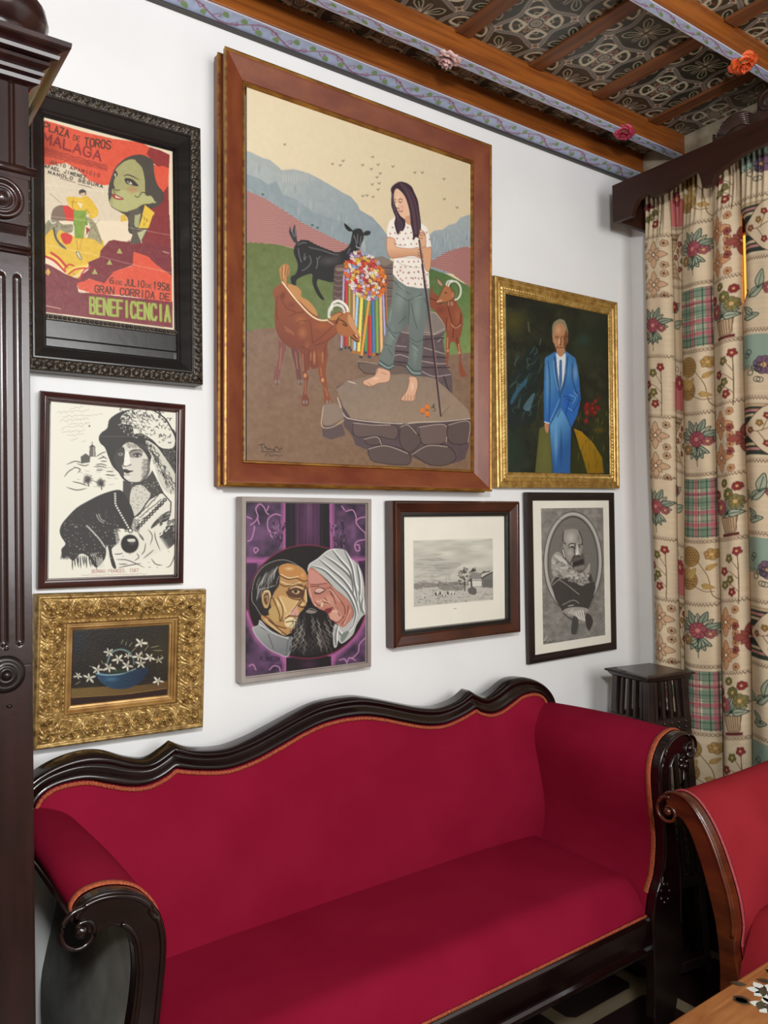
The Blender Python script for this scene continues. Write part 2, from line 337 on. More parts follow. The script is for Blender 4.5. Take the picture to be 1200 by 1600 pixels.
    rib = [((128, 380), (95, 1280), '#a9a3bd', 26), ((155, 400), (150, 1260), '#c2242c', 34), ((195, 440), (195, 1260), '#b3983c', 26), ((222, 500), (215, 1290), '#8d6844', 22), ((248, 560), (240, 1310), '#e3b377', 30), ((290, 600), (250, 1310), '#9cc6dc', 34), ((340, 620), (300, 1320), '#ecd35c', 40), ((385, 640), (385, 1320), '#3f8c50', 32), ((425, 670), (330, 1370), '#e0943b', 34), ((435, 860), (432, 1370), '#c9242b', 36), ((470, 670), (482, 1340), '#3b74ae', 34), ((515, 670), (525, 1340), '#7aa044', 34), ((560, 600), (575, 1330), '#e6b478', 36), ((590, 540), (612, 1100), '#a79cc9', 28), ((622, 500), (640, 1000), '#a05c3c', 22)]
    for a_, b_, c_, w_ in rib:
        a_, b_ = np.array(a_), np.array(b_); n = (b_-a_); nn = np.array([-n[1], n[0]])/np.hypot(*n)*w_/2
        p.poly([a_-nn, a_+nn, b_+nn, b_-nn], c_); p.line([a_+nn*.9, b_+nn*.9], .7, '#3c2a24', a=.7); p.line([a_-nn*.3, b_-nn*.3], 1, '#ffffff', a=.22)
        if b_[1] > 1200: p.poly([b_-nn-[0, 34], b_+nn-[0, 30], b_+nn, b_-nn], r.choice(['#b5702f', '#3d4552', '#4a2b26', '#c9892f']))
    p.poly([(150, 300), (200, 200), (290, 110), (360, 130), (470, 190), (560, 270), (640, 400), (650, 480), (560, 600), (500, 660), (440, 660), (360, 620), (260, 560), (180, 430)], '#8a4a3c', sm=True)
    cols = ['#f0ead8', '#f3e9dc', '#c92a30', '#e8842c', '#e9c93f', '#e8e0ee', '#a7b6dc', '#b287c4', '#f1d9d2', '#d94a33', '#d8557a', '#f4efe2', '#e59a4a', '#7fa0c9', '#f2e07a']
    pts = []
    for i in range(900):
        x, y = r.uniform(130, 665), r.uniform(110, 670)
        if ((x-385-(y-390)*.25)/235)**2+((y-390)/285)**2 < 1 and all((x-a)**2+(y-b)**2 > 900 for a, b in pts): pts.append((x, y))
    for x, y in pts:
        c = '#e8742c' if (x > 540 and r.rand() < .7) else ('#e7752e' if x < 190 and r.rand() < .6 else r.choice(cols))
        s_ = r.uniform(16, 22)
        for k in range(5):
            t = k*1.2566+r.rand(); p.blob(x+s_*.8*math.cos(t), y+s_*.8*math.sin(t), s_*.62, s_*.62, hx(c)*r.uniform(.88, 1.05), soft=.3)
        p.blob(x, y, s_*.32, s_*.32, r.choice(['#c98a2b', '#7c2f2f', '#e8cf55']), soft=.4)
        p.line([(x-s_, y+s_), (x, y+s_*1.25), (x+s_, y+s_)], .7, '#5b3a34', a=.55)
    # brown goat (crop 410,400 x6.4)
    p.fr(410, 400, 6.4)
    leg = '#7c4330'
    p.poly([(160, 850), (235, 900), (215, 990), (190, 1080), (175, 1180), (165, 1210), (165, 1280), (120, 1285), (110, 1220), (120, 1160), (150, 1060), (165, 960)], '#80504a', sm=True)
    p.poly([(285, 920), (360, 950), (370, 1060), (385, 1160), (395, 1280), (350, 1270), (340, 1190), (320, 1080)], '#6f4440', sm=True)
    p.poly([(560, 1100), (620, 1040), (640, 900), (655, 1000), (630, 1130), (640, 1240), (650, 1340), (690, 1440), (700, 1480), (630, 1490), (610, 1420), (610, 1320), (570, 1230)], '#8a4b30', sm=True)
    body = [(105, 390), (110, 340), (150, 300), (200, 270), (245, 275), (330, 300), (385, 350), (390, 410), (460, 450), (520, 520), (550, 600), (600, 640), (660, 640), (680, 600), (760, 560), (850, 555), (900, 620), (940, 720), (970, 800), (965, 850), (930, 860), (880, 810), (800, 800), (750, 770), (700, 820), (650, 870), (640, 1000), (570, 1100), (500, 1130), (475, 1100), (460, 1140), (440, 1160), (460, 1210), (450, 1260), (440, 1370), (465, 1430), (460, 1490), (400, 1500), (390, 1440), (410, 1350), (415, 1250), (400, 1190), (395, 1080), (370, 950), (280, 920), (200, 860), (150, 780), (125, 690), (120, 560), (125, 450)]
    p.poly(body, '#945438', sm=True, grad=((450, 500), (200, 900), '#7a4133'))
    p.poly([(250, 285), (330, 300), (385, 350), (390, 410), (460, 450), (520, 520), (550, 600), (480, 560), (400, 480), (320, 410), (270, 340)], '#c08a55', sm=True)
    p.poly([(170, 130), (200, 95), (235, 80), (265, 110), (270, 170), (240, 250), (245, 290), (205, 280), (180, 220)], '#b98453', sm=True); p.lines([[(200, 110), (195, 200), (210, 270)], [(235, 90), (225, 200)], [(260, 120), (245, 230)]], 1, '#7a4a2c', sm=True); p.lines([[(215, 100), (210, 220)]], .8, '#e0b584')
    p.line([(200, 265), (250, 330), (310, 410), (380, 490), (450, 565), (520, 620), (590, 645), (660, 640)], 2.2, '#f0dcb4', sm=True)
    p.blob(200, 400, 40, 60, '#5c2e2c', a=.7, rot=.4, soft=1); p.blob(290, 490, 70, 40, '#6e3a3a', a=.6, soft=1); p.blob(380, 640, 70, 60, '#b26f42', a=.7, soft=1); p.blob(400, 770, 60, 80, '#b87647', a=.7, soft=1); p.blob(600, 700, 110, 50, '#a85d33', a=.7, soft=1); p.blob(450, 900, 40, 60, '#a9683f', a=.6, soft=1)
    p.lines([[(150, 400), (140, 520), (150, 640)], [(190, 440), (240, 520), (330, 560)], [(270, 600), (340, 570), (420, 560)], [(340, 680), (380, 650), (450, 650)], [(470, 640), (490, 760), (500, 870)], [(500, 870), (600, 800), (700, 700), (750, 640)], [(520, 900), (640, 850), (740, 770)], [(380, 900), (440, 930), (480, 900)], [(460, 930), (470, 1060)], [(500, 960), (490, 1080)], [(640, 870), (600, 1040)]], 1.1, '#5a2a20', sm=True, a=.75)
    p.lines([[(220+i*18, 700+i*12), (245+i*18, 760+i*8)] for i in range(5)], .7, '#c98f62', a=.7); p.lines([[(400, 980), (410, 1150)], [(430, 1240), (425, 1380)], [(580, 1120), (590, 1200)], [(625, 1320), (650, 1400)], [(190, 920), (170, 1130)], [(330, 960), (350, 1130)]], 1.3, '#c48658', a=.7, sm=True)
    for i in range(16): x = 480+i*9; p.line([(x, 930+abs(i-8)*4), (x+r.uniform(-8, 8), 1120-abs(i-8)*8)], 1, r.choice(['#c1875a', '#7b4429', '#a96a40']), taper=1)
    for x, y in ((425, 1195), (600, 1240)): p.blob(x, y, 26, 34, '#c68a5c', soft=.4); p.ring(x, y, 20, 26, .8, '#5a2a20')
    for x, y in ((425, 1460), (660, 1460), (145, 1255), (375, 1255)): p.blob(x, y, 32, 28, '#8d7b6d', soft=.4); p.line([(x, y-25), (x+4, y+26)], 1, '#3b2c26')
    # head
    p.poly([(760, 570), (850, 555), (900, 620), (940, 720), (970, 800), (965, 850), (930, 862), (880, 810), (800, 800), (750, 760), (740, 680)], '#a8683e', sm=True); p.poly([(860, 580), (905, 640), (950, 750), (960, 800), (900, 740), (850, 650)], '#cf9a6a', sm=True, a=.8)
    p.poly([(655, 640), (690, 600), (760, 565), (800, 580), (770, 600), (740, 640), (700, 650)], '#b9804c', sm=True, line='#5a2a20', lw=.8)
    p.lines([[(770, 640), (800, 650), (840, 690), (830, 700), (800, 680)], [(880, 810), (930, 850), (965, 855)], [(905, 790), (940, 825)], [(740, 680), (760, 620)]], 1.4, '#2e1511', sm=True); p.line([(930, 790), (945, 810)], 1.3, '#ecd0b0')
    p.line([(665, 610), (670, 540), (700, 500), (760, 490), (800, 520), (815, 560)], 4.6, '#d9d6c8', sm=True); p.line([(690, 540), (700, 480), (750, 450), (800, 470), (840, 510), (850, 550)], 4.2, '#e8e5d8', sm=True); p.lines([[(680, 600), (690, 550), (720, 520), (780, 520), (808, 560)], [(705, 485), (740, 475), (800, 490), (838, 548)]], .9, '#4f4a40', sm=True); p.lines([[(670, 570+i*9), (688, 572+i*8)] for i in range(4)], .6, '#8d8878')
    p.line([(655, 650), (710, 690)], 1, '#f3d9c2')
    # rocks behind legs (crop 560,420 x6.486)
    p.fr(560, 420, 6.486)
    p.poly([(420, 560), (520, 480), (700, 420), (800, 460), (880, 600), (850, 700), (890, 1000), (940, 1060), (950, 1270), (700, 1110), (350, 1040), (350, 800)], '#5e5052', nz=.05)
    p.poly([(640, 640), (700, 430), (780, 450), (850, 540), (880, 600), (760, 660)], '#83786f', line='#cbb9ab', lw=.9)
    p.poly([(430, 620), (520, 520), (520, 655), (440, 645)], '#7a6e68'); p.lines([[(430, 640), (520, 660)], [(655, 665), (770, 665), (880, 615)], [(660, 800), (860, 860)], [(360, 880), (420, 870), (510, 900)], [(640, 935), (780, 960), (890, 960)], [(350, 990), (500, 1010)], [(640, 1040), (760, 1090), (930, 1070)], [(800, 740), (850, 690)], [(380, 780), (480, 790)]], 1.2, '#b5a49c', sm=True)
    p.lines([[(350, 830), (520, 850)], [(640, 720), (860, 700)], [(640, 890), (880, 900)], [(350, 940), (500, 955)], [(640, 1000), (920, 1000)], [(860, 1090), (900, 1210), (930, 1260)]], 1.8, '#33282d', sm=True)
    p.poly([(0, 950), (200, 960), (440, 980), (500, 1010), (640, 1100), (560, 1120), (200, 1070), (60, 1060), (0, 1000)], '#6d5c53', line='#2f2626', lw=1.1)
    p.lines([[(0, 940), (100, 950), (200, 965)]], 1.2, '#a8978a')
    # right goat
    p.poly([(720, 250), (740, 170), (750, 240), (790, 260), (840, 360), (900, 340), (960, 300), (1000, 360), (1040, 440), (1055, 530), (1040, 640), (1020, 720), (1030, 800), (1040, 860), (1030, 900), (1060, 1010), (1090, 1080), (1040, 1095), (1010, 1010), (1015, 900), (985, 780), (960, 740), (925, 760), (915, 860), (900, 960), (905, 1020), (885, 960), (880, 800), (885, 640), (850, 540), (770, 430), (720, 380)], '#8c4a33', sm=True)
    p.blob(1000, 480, 50, 120, '#a5633f', a=.7, soft=1); p.blob(910, 560, 50, 100, '#a0603d', a=.6, soft=1); p.blob(830, 420, 60, 50, '#6b3229', a=.6, soft=1)
    p.lines([[(900, 380), (930, 500), (960, 590), (1020, 560), (1035, 450)], [(960, 600), (950, 700)], [(890, 500), (880, 640)], [(990, 700), (1000, 760)], [(720, 300), (800, 330)]], 1.1, '#4d2019', sm=True); p.lines([[(935, 560), (975, 600), (1030, 570)], [(900, 700), (895, 800)], [(1010, 760), (1020, 860)]], 1.2, '#cf9a78', sm=True)
    p.poly([(790, 320), (820, 270), (850, 200), (880, 170), (920, 170), (940, 220), (970, 240), (960, 300), (910, 330), (850, 350), (800, 360), (785, 345)], '#a96a42', sm=True, line='#4d2019', lw=.8); p.blob(880, 245, 14, 9, '#5b2a1c', soft=.3)
    p.poly([(785, 95), (830, 130), (850, 170), (835, 180), (800, 150)], '#b78d70', sm=True, line='#4d2019', lw=.7)
    p.line([(905, 175), (925, 140), (980, 130), (1025, 180), (1030, 250), (1005, 300), (975, 315)], 2.6, '#dedbcd', sm=True); p.line([(885, 165), (900, 130), (950, 120)], 2.2, '#dedbcd', sm=True); p.line([(915, 185), (940, 158), (985, 155), (1010, 200), (1005, 270), (980, 300)], .8, '#4d473d', sm=True)
    p.poly([(930, 260), (960, 250), (970, 280), (940, 290)], '#b07a58'); p.line([(790, 335), (840, 320)], 1.2, '#e8c9a8'); p.line([(800, 350), (900, 340)], .9, '#4d2019')
    for x in (905, 930, 945): p.line([(x, 330), (x+5, 380)], 1, '#c4a48a', taper=1)
    for x, y in ((900, 830), (1018, 850)): p.blob(x, y, 18, 22, '#bb8a6c', soft=.5)
    # big flat stone
    p.fr(370, 430, 2.927)
    p.poly([(455, 510), (520, 478), (600, 465), (760, 455), (920, 480), (1000, 560), (1055, 620), (1065, 655), (1060, 780), (1040, 840), (990, 860), (880, 870), (800, 830), (780, 870), (620, 850), (600, 800), (540, 775), (525, 730), (490, 690), (480, 600)], '#57474a', nz=.04)
    p.poly([(455, 520), (500, 485), (600, 462), (760, 452), (900, 470), (960, 520), (1055, 615), (1065, 652), (900, 668), (840, 672), (760, 675), (640, 668), (520, 652), (485, 600)], '#8a7767', nz=.04, grad=((700, 470), (750, 660), '#95806b'))
    p.line([(460, 560), (490, 640), (530, 658), (640, 672), (760, 678), (830, 672), (940, 668), (1064, 655)], 1.4, '#d3c2ae', sm=True)
    p.poly([(400, 590), (450, 585), (480, 610), (490, 650), (420, 690), (395, 680), (388, 640)], '#8b786a'); p.poly([(390, 690), (480, 680), (495, 730), (430, 752), (390, 735)], '#5b4b4b'); p.line([(395, 600), (388, 690), (440, 692), (490, 660)], 1, '#d3c2ae', sm=True)
    for q in ([(530, 670), (620, 680), (700, 680), (735, 700), (720, 750), (640, 735), (560, 740), (530, 720)], [(745, 690), (780, 680), (820, 720), (840, 760), (790, 810), (745, 770)], [(830, 690), (950, 680), (955, 760), (860, 775), (835, 740)], [(965, 680), (1060, 665), (1055, 760), (990, 770), (960, 740)], [(600, 790), (680, 775), (780, 810), (780, 865), (640, 855), (605, 830)], [(800, 815), (870, 775), (960, 780), (1000, 830), (960, 865), (880, 865)], [(580, 745), (640, 735), (660, 770), (600, 775)]):
        p.poly(q, hx('#65534f')*r.uniform(.85, 1.08), sm=True, line='#2a2023', lw=1); q2 = np.array(q, float); p.line(q2[:3]+[0, 4], 1.1, '#bca99b', sm=True)
    # the woman: trousers, feet
    p.fr(560, 420, 6.486)
    p.poly([(200, 1000), (310, 1035), (315, 1120), (280, 1150), (200, 1160), (130, 1190), (60, 1180), (45, 1140), (100, 1110), (160, 1080)], '#d7a98a', sm=True, line='#6d4838', lw=.7); p.lines([[(60, 1165), (90, 1185)], [(90, 1150), (130, 1185)], [(230, 1050), (280, 1070)]], .8, '#9a6a54'); p.blob(170, 1110, 50, 18, '#efcdb0', a=.8, soft=1)
    p.poly([(510, 1090), (580, 1100), (598, 1180), (575, 1270), (560, 1335), (440, 1335), (430, 1310), (480, 1240), (505, 1160)], '#d7a98a', sm=True, line='#6d4838', lw=.7); p.lines([[(470+i*30, 1280), (465+i*30, 1330)] for i in range(4)], .9, '#9a6a54'); p.blob(540, 1190, 24, 60, '#efcdb0', a=.8, soft=1)
    jean = '#737d78'
    p.poly([(350, 60), (420, 120), (560, 190), (715, 200), (710, 330), (690, 500), (650, 680), (645, 850), (625, 1080), (540, 1085), (480, 1010), (505, 900), (515, 720), (500, 560), (420, 640), (370, 770), (350, 1000), (290, 1025), (200, 970), (215, 880), (255, 760), (280, 560), (330, 350), (345, 180)], jean, grad=((300, 300), (700, 900), '#67716c'))
    p.blob(420, 300, 60, 170, '#8b9a90', a=.7, soft=1, rot=.2); p.blob(590, 400, 50, 200, '#8a998f', a=.6, soft=1); p.blob(320, 700, 40, 170, '#84948b', a=.6, soft=1, rot=.2); p.blob(570, 860, 35, 150, '#84948b', a=.6, soft=1); p.blob(470, 500, 50, 200, '#4a5955', a=.5, soft=1, rot=.15); p.blob(700, 400, 30, 250, '#4a5955', a=.6, soft=1)
    p.lines([[(510, 310), (505, 480), (500, 560)], [(380, 250), (500, 330)], [(640, 260), (510, 320)], [(350, 120), (430, 200), (520, 260)], [(280, 570), (350, 650), (420, 640)], [(290, 620), (370, 700)], [(250, 760), (330, 790)], [(520, 700), (580, 740), (640, 720)], [(530, 750), (600, 790)], [(290, 800), (340, 880)], [(400, 560), (480, 480)], [(660, 300), (690, 360)], [(530, 350), (560, 500), (590, 600)]], 1.1, '#3b4846', sm=True, a=.8); p.lines([[(400, 160), (470, 230)], [(560, 300), (640, 280)], [(300, 640), (360, 720)], [(540, 780), (600, 830)], [(330, 420), (310, 540)]], 1, '#a5b2a7', sm=True, a=.7)
    p.lines([[(200, 965), (290, 1020), (350, 995)], [(215, 930), (300, 985), (355, 960)], [(480, 1005), (545, 1075), (625, 1080)], [(490, 965), (550, 1030), (632, 1035)]], 1.6, '#3c4a4c', sm=True); p.lines([[(208, 950), (295, 1003), (352, 978)], [(486, 985), (548, 1052), (628, 1058)]], 1.1, '#9fb0b0', sm=True)
    # torso etc (crop 580,270 x10)
    p.fr(580, 270, 10)
    p.poly([(280, 760), (360, 700), (480, 760), (600, 780), (770, 790), (860, 860), (900, 980), (930, 1150), (860, 1180), (850, 1400), (880, 1700), (640, 1760), (340, 1560), (350, 1330), (360, 1040), (240, 1010), (240, 880)], '#f2eadf', sm=False)
    p.poly([(340, 1400), (870, 1400), (880, 1700), (640, 1692), (480, 1660), (330, 1590)], '#f2eadf'); p.fr(560, 420, 6.486); p.poly([(365, 0), (705, 0), (715, 200), (600, 198), (480, 175), (400, 120), (350, 60)], '#efe6da'); p.fr(580, 270, 10)
    p.blob(560, 1100, 120, 90, '#f8f6ec', a=.7, soft=1); p.blob(480, 1500, 110, 120, '#e9dccd', a=.6, soft=1)
    p.lines([[(370, 1080), (380, 1130), (520, 1140)], [(500, 1440), (640, 1480), (760, 1480)], [(420, 1400), (500, 1460)], [(860, 1180), (845, 1300), (850, 1400)], [(360, 1330), (600, 1330), (760, 1350)]], 1, '#b3a394', sm=True, a=.7)
    for row in range(11):
        for k in range(8):
            x = 285+k*82+(row % 2)*40; y = 770+row*88
            if y > 1160 and x < 345 or (1150 < y < 1340) or x > 900 or (y > 1100 and x > 830): continue
            if (y > 1000 and x < 360) or (y < 860 and x > 780) or (y < 800 and (x < 320 or x > 480)): continue
            x += r.uniform(-12, 12); y += r.uniform(-10, 10)
            p.blob(x, y, 15, 18, '#c47f7c', soft=.4); p.blob(x+3, y+2, 7, 9, '#6c6a4f', soft=.3)
    p.fr(560, 420, 6.486)
    for x, y in ((400, 70), (440, 120), (510, 40), (500, 150), (570, 155), (550, 100), (600, 30), (605, 100), (630, 160), (680, 130), (690, 170), (690, 60), (420, 20)): p.blob(x, y, 10, 13, '#c0777a', soft=.4); p.blob(x, y, 5, 6, '#6c6a4f')
    p.fr(580, 270, 10)
    # arms
    p.poly([(240, 1010), (360, 1040), (370, 1150), (480, 1180), (620, 1190), (720, 1170), (790, 1200), (800, 1290), (780, 1340), (640, 1300), (480, 1320), (330, 1340), (270, 1300), (235, 1200)], '#e2b18c', sm=True, grad=((500, 1180), (500, 1330), '#c68f6c'), line='#8b5a44', lw=.6)
    p.poly([(860, 1180), (930, 1180), (925, 1400), (900, 1530), (850, 1530), (810, 1400), (800, 1300), (780, 1160), (840, 1150)], '#d8a17c', sm=True, line='#8b5a44', lw=.6)
    p.poly([(730, 910), (780, 900), (830, 950), (845, 1040), (840, 1150), (780, 1160), (750, 1070), (730, 1000)], '#dcab89', sm=True, line='#8b5a44', lw=.6)
    p.lines([[(735, 930), (800, 940), (830, 980)], [(735, 970), (800, 985)], [(735, 1020), (790, 1030)], [(720, 1200), (785, 1235)], [(725, 1245), (790, 1270)], [(720, 1285), (780, 1310)]], 1.1, '#8b5a44', sm=True); p.lines([[(745, 915), (800, 925)], [(735, 1180), (785, 1210)], [(735, 1225), (790, 1250)]], 1, '#f7dcc4')
    # staff
    p.line([(740, 1060), (790, 1400), (830, 1800)], 2.4, '#2e1d22'); p.line([(750, 1100), (800, 1450), (835, 1800)], .8, '#8f7377')
    p.fr(560, 420, 6.486); p.line([(640, -40), (700, 380), (760, 880), (830, 1490)], 2.6, '#3a2630'); p.line([(655, -40), (716, 380), (774, 880), (838, 1480)], .9, '#a3857d'); p.line([(840, 1480), (920, 1390)], 1, '#5b4a42', a=.7)
    # head and hair
    p.fr(580, 270, 10)
    p.poly([(520, 700), (600, 660), (640, 800), (620, 830), (560, 810), (530, 780)], '#d39c7c')
    p.poly([(370, 260), (450, 300), (520, 380), (580, 560), (585, 640), (540, 690), (480, 700), (440, 660), (400, 600), (375, 560), (385, 510), (350, 430), (345, 330)], '#e8bb9b', sm=True)
    p.blob(480, 540, 50, 50, '#d98f7d', a=.5, soft=1); p.blob(420, 380, 50, 70, '#f4d4b8', a=.6, soft=1)
    p.lines([[(420, 430), (450, 415), (480, 430)], [(425, 455), (450, 470), (470, 460)], [(360, 430), (375, 420)], [(390, 540), (405, 565), (430, 560)], [(425, 600), (450, 610), (480, 600)], [(360, 460), (375, 470)]], 1.1, '#5f3a36', sm=True); p.line([(430, 610), (480, 612)], 1.4, '#b26a62'); p.line([(400, 480), (395, 540)], 1.2, '#fbe6d2')
    p.poly([(300, 260), (340, 200), (400, 160), (450, 145), (530, 160), (620, 220), (670, 320), (720, 440), (745, 600), (765, 760), (770, 880), (740, 920), (730, 1020), (690, 1010), (650, 1060), (640, 950), (610, 800), (600, 680), (580, 560), (530, 400), (470, 310), (400, 255), (360, 290), (345, 400), (365, 500), (400, 590), (450, 680), (520, 740), (525, 830), (490, 910), (440, 920), (420, 970), (390, 940), (355, 800), (370, 700), (340, 620), (305, 500), (310, 350)], '#3c2a34', sm=True)
    for i in range(34):
        x = r.uniform(0, 1); p.line([(430+x*80, 170+x*20), (520+x*120, 330+x*20), (590+x*120, 560), (620+x*125, 780), (650+x*100, 960)], r.uniform(.5, 1.1), r.choice(['#6b4d56', '#8a6a70', '#2a1b24', '#4d3742', '#75575f']), sm=True, a=.75)
    for i in range(14):
        x = r.uniform(0, 1); p.line([(320+x*20, 330), (330+x*25, 520), (390+x*30, 690), (380+x*120, 800), (390+x*90, 900)], r.uniform(.5, 1), r.choice(['#6b5662', '#2a1b24', '#54424f']), sm=True, a=.75)
    # oranges, twig, signature
    p.fr(560, 420, 6.486)
    for x, y in ((645, 1435), (693, 1400), (696, 1470)): p.blob(x, y, 27, 30, '#d9722b', soft=.15); p.blob(x-6, y-8, 11, 12, '#f0a45c', a=.8, soft=1); p.line([(x-15, y+28), (x+10, y+32)], 1, '#5f4030')
    p.lines([[(735, 1410), (765, 1370)], [(750, 1400), (775, 1420)], [(755, 1440), (775, 1435)], [(758, 1375), (760, 1400)]], 1.2, '#3f3b33')
    p.fr(370, 430, 2.927)
    p.line([(510, 485), (540, 495)], 1.2, '#e0cdbb'); p.line([(100, 775), (125, 772), (112, 775), (118, 800)], 1.1, '#2a1f1a', sm=True); p.scribble((122, 790), (205, 790), 11, 12, 1.1, '#2a1f1a'); p.line([(110, 806), (200, 806)], .9, '#2a1f1a'); p.scribble((128, 822), (208, 818), 7, 10, .9, '#2a1f1a', a=.8)
    return p.done()
# ---------------------------------------------------------------- bullfight poster
def paint_poster():
    p = Paint(226, 348, [[64.5, 182.7], [269.2, 237.1], [272.0, 515.8], [67.6, 489.2]], '#e6d4b6', seed=4)
    r = p.rng; p.nzf = p.noise(50, 70)*.5+p.noise(100, 150)*.5
    p.fr(60, 180, 5.4545)
    red = '#d9563c'
    p.poly([(0, 60), (20, 40), (400, 190), (640, 215), (870, 240), (1110, 340), (1115, 900), (0, 900)], '#d9c9ae', nz=.05)
    p.poly([(20, 38), (150, 75), (400, 150), (640, 205), (870, 235), (945, 275), (930, 420), (1110, 440), (1105, 600), (1060, 660), (900, 560), (700, 500), (640, 590), (560, 600), (520, 590), (430, 560), (340, 470), (240, 410), (110, 430), (8, 415), (10, 90)], red, nz=.06)
    p.poly([(945, 275), (1030, 300), (1115, 340), (1110, 455), (1060, 435), (1020, 440), (970, 410), (920, 330)], '#8e3231', nz=.04)
    p.poly([(1105, 600), (1115, 1000), (880, 1000), (900, 800), (1010, 700), (1060, 660)], '#86302f', nz=.04)
    dk = '#4b443c'
    # hair + neck shadow
    p.poly([(640, 480), (680, 420), (760, 360), (860, 338), (930, 360), (975, 400), (985, 500), (1010, 590), (1060, 660), (1060, 730), (990, 790), (900, 820), (860, 1000), (770, 1000), (760, 880), (700, 830), (620, 780), (595, 700), (600, 600)], dk, sm=True, nz=.05)
    # face
    p.poly([(655, 470), (700, 420), (760, 385), (830, 385), (880, 450), (905, 540), (920, 640), (1000, 720), (995, 750), (960, 750), (890, 760), (830, 800), (760, 825), (700, 820), (620, 775), (605, 740), (625, 690), (625, 640), (650, 620), (640, 590), (650, 540), (675, 510)], '#a5a06c', sm=True, nz=.05)
    p.poly([(690, 650), (780, 640), (900, 680), (990, 720), (960, 752), (880, 765), (760, 820), (640, 790), (640, 720)], '#b2b077', sm=True, nz=.04)
    p.blob(800, 640, 65, 40, '#bb7c56', a=.8, soft=1)
    p.poly([(825, 385), (880, 360), (940, 440), (970, 540), (1040, 650), (1000, 740), (960, 690), (910, 680), (905, 560), (880, 450)], dk, sm=True)
    p.poly([(630, 675), (660, 680), (725, 715), (690, 722), (650, 712), (630, 695)], '#b5322d', sm=True, line=dk, lw=.5); p.poly([(650, 685), (710, 712), (660, 706)], '#e8dfc9')
    p.poly([(735, 540), (800, 550), (850, 605), (800, 600), (750, 585)], '#3a332f', sm=True); p.poly([(752, 565), (785, 568), (800, 592), (770, 590)], '#d8d3ba'); p.blob(772, 575, 9, 11, '#2a2320')
    p.line([(722, 522), (770, 512), (860, 555)], 1.6, '#3a332f', sm=True, taper=1); p.lines([[(640, 625), (655, 640), (690, 640)], [(820, 690), (850, 700), (880, 660), (915, 665)], [(645, 470), (670, 500), (645, 540)]], 1.2, '#3a332f', sm=True); p.poly([(645, 505), (660, 500), (655, 535)], '#e0d8bd'); p.line([(640, 640), (650, 680)], .8, '#3a332f')
    p.poly([(760, 820), (860, 790), (880, 860), (840, 920), (800, 860)], '#5a5245'); p.poly([(840, 850), (870, 840), (850, 960), (820, 950)], '#aaa979')
    p.poly([(905, 765), (985, 830), (960, 1000), (860, 1000), (880, 860)], '#e0bb3e', sm=False, nz=.06); p.poly([(700, 860), (730, 840), (760, 900), (700, 910)], '#d9b13b')
    p.fr(60, 340, 5.4545)
    p.poly([(880, -20), (1115, -20), (1135, 500), (1000, 400), (930, 330), (810, 290), (780, 220), (880, 215)], '#832f30', nz=.05)
    p.poly([(895, -40), (980, -40), (935, 90), (850, 90)], '#e0bb3e', nz=.08); p.lines([[(900, 0), (905, 20)], [(925, 10), (920, 40)], [(900, 50), (895, 70)]], 1.2, '#8b6b22')
    p.poly([(760, -20), (830, -20), (805, 80), (825, 110), (850, 90), (935, 90), (870, 215), (770, 235), (800, 150)], '#5c5346'); p.poly([(840, 130), (920, 100), (870, 205)], '#b7b489'); p.poly([(820, -20), (855, -20), (830, 90), (815, 60)], '#a9a87a')
    p.poly([(0, 60), (90, 60), (200, 100), (300, 160), (520, 180), (560, 240), (520, 350), (400, 420), (300, 500), (230, 470), (90, 330), (10, 330)], '#dcb43c', sm=True, nz=.08)
    p.poly([(600, 200), (640, 190), (700, 200), (760, 210), (800, 250), (880, 215), (1000, 230), (1115, 250), (1130, 500), (820, 320), (820, 400), (640, 460), (560, 560), (430, 520), (330, 580), (345, 640), (430, 640), (700, 670), (1140, 715), (1140, 900), (1140, 940), (30, 800), (10, 370), (110, 410), (230, 480), (330, 520), (430, 440), (425, 380), (520, 340), (530, 280)], '#7a3035', nz=.08)
    p.poly([(810, 290), (930, 330), (1000, 400), (1135, 495), (1135, 720), (900, 690), (700, 660), (480, 650), (345, 610), (330, 560), (440, 520), (560, 560), (640, 460), (800, 410)], '#d9563c', sm=False, nz=.06)
    for i in range(26):
        t = i/25; x = 430+t*330; y = 400-t*200; p.poly([(x, y+30), (x+10, y-12), (x+28, y+25)], '#7a3035')
    for a in ([(60, 330), (140, 370), (230, 460)], [(110, 300), (180, 350), (240, 420)]): p.line(a, 3.6, '#c4392f', sm=True)
    for a in ([(80, 320), (150, 350), (220, 430)], [(330, 510), (370, 440), (420, 400)], [(240, 470), (300, 430), (390, 410)]): p.line(a, 3, '#e8ca5a', sm=True)
    for a in ([(350, 520), (390, 450), (440, 420)], [(260, 480), (320, 440), (400, 430)], [(220, 440), (260, 400), (300, 410)]): p.line(a, 2.4, '#c4392f', sm=True)
    for x, y in ((690, 285), (605, 380), (480, 460)): p.poly([(x-25, y+20), (x, y-25), (x+25, y+22)], '#a9a860')
    p.poly([(60, 465), (85, 430), (105, 465), (85, 495)], '#d3a851')
    for i in range(140):
        x, y = r.uniform(40, 420), r.uniform(470, 780); p.line([(x, y), (x+r.uniform(-14, 14), y+r.uniform(-14, 14))], .8, r.choice(['#8f4f55', '#6a2630', '#9c5e63']), a=.6)
    # bull and bullfighter
    p.fr(60, 180, 5.4545)
    p.line([(100, 670), (200, 755)], .7, '#8f7d63')
    p.poly([(110, 860), (130, 800), (180, 770), (240, 780), (330, 830), (330, 900), (220, 900), (120, 900)], '#7d6757', sm=True); p.poly([(205, 775), (250, 770), (330, 830), (320, 900), (240, 900)], '#cf3b2e')
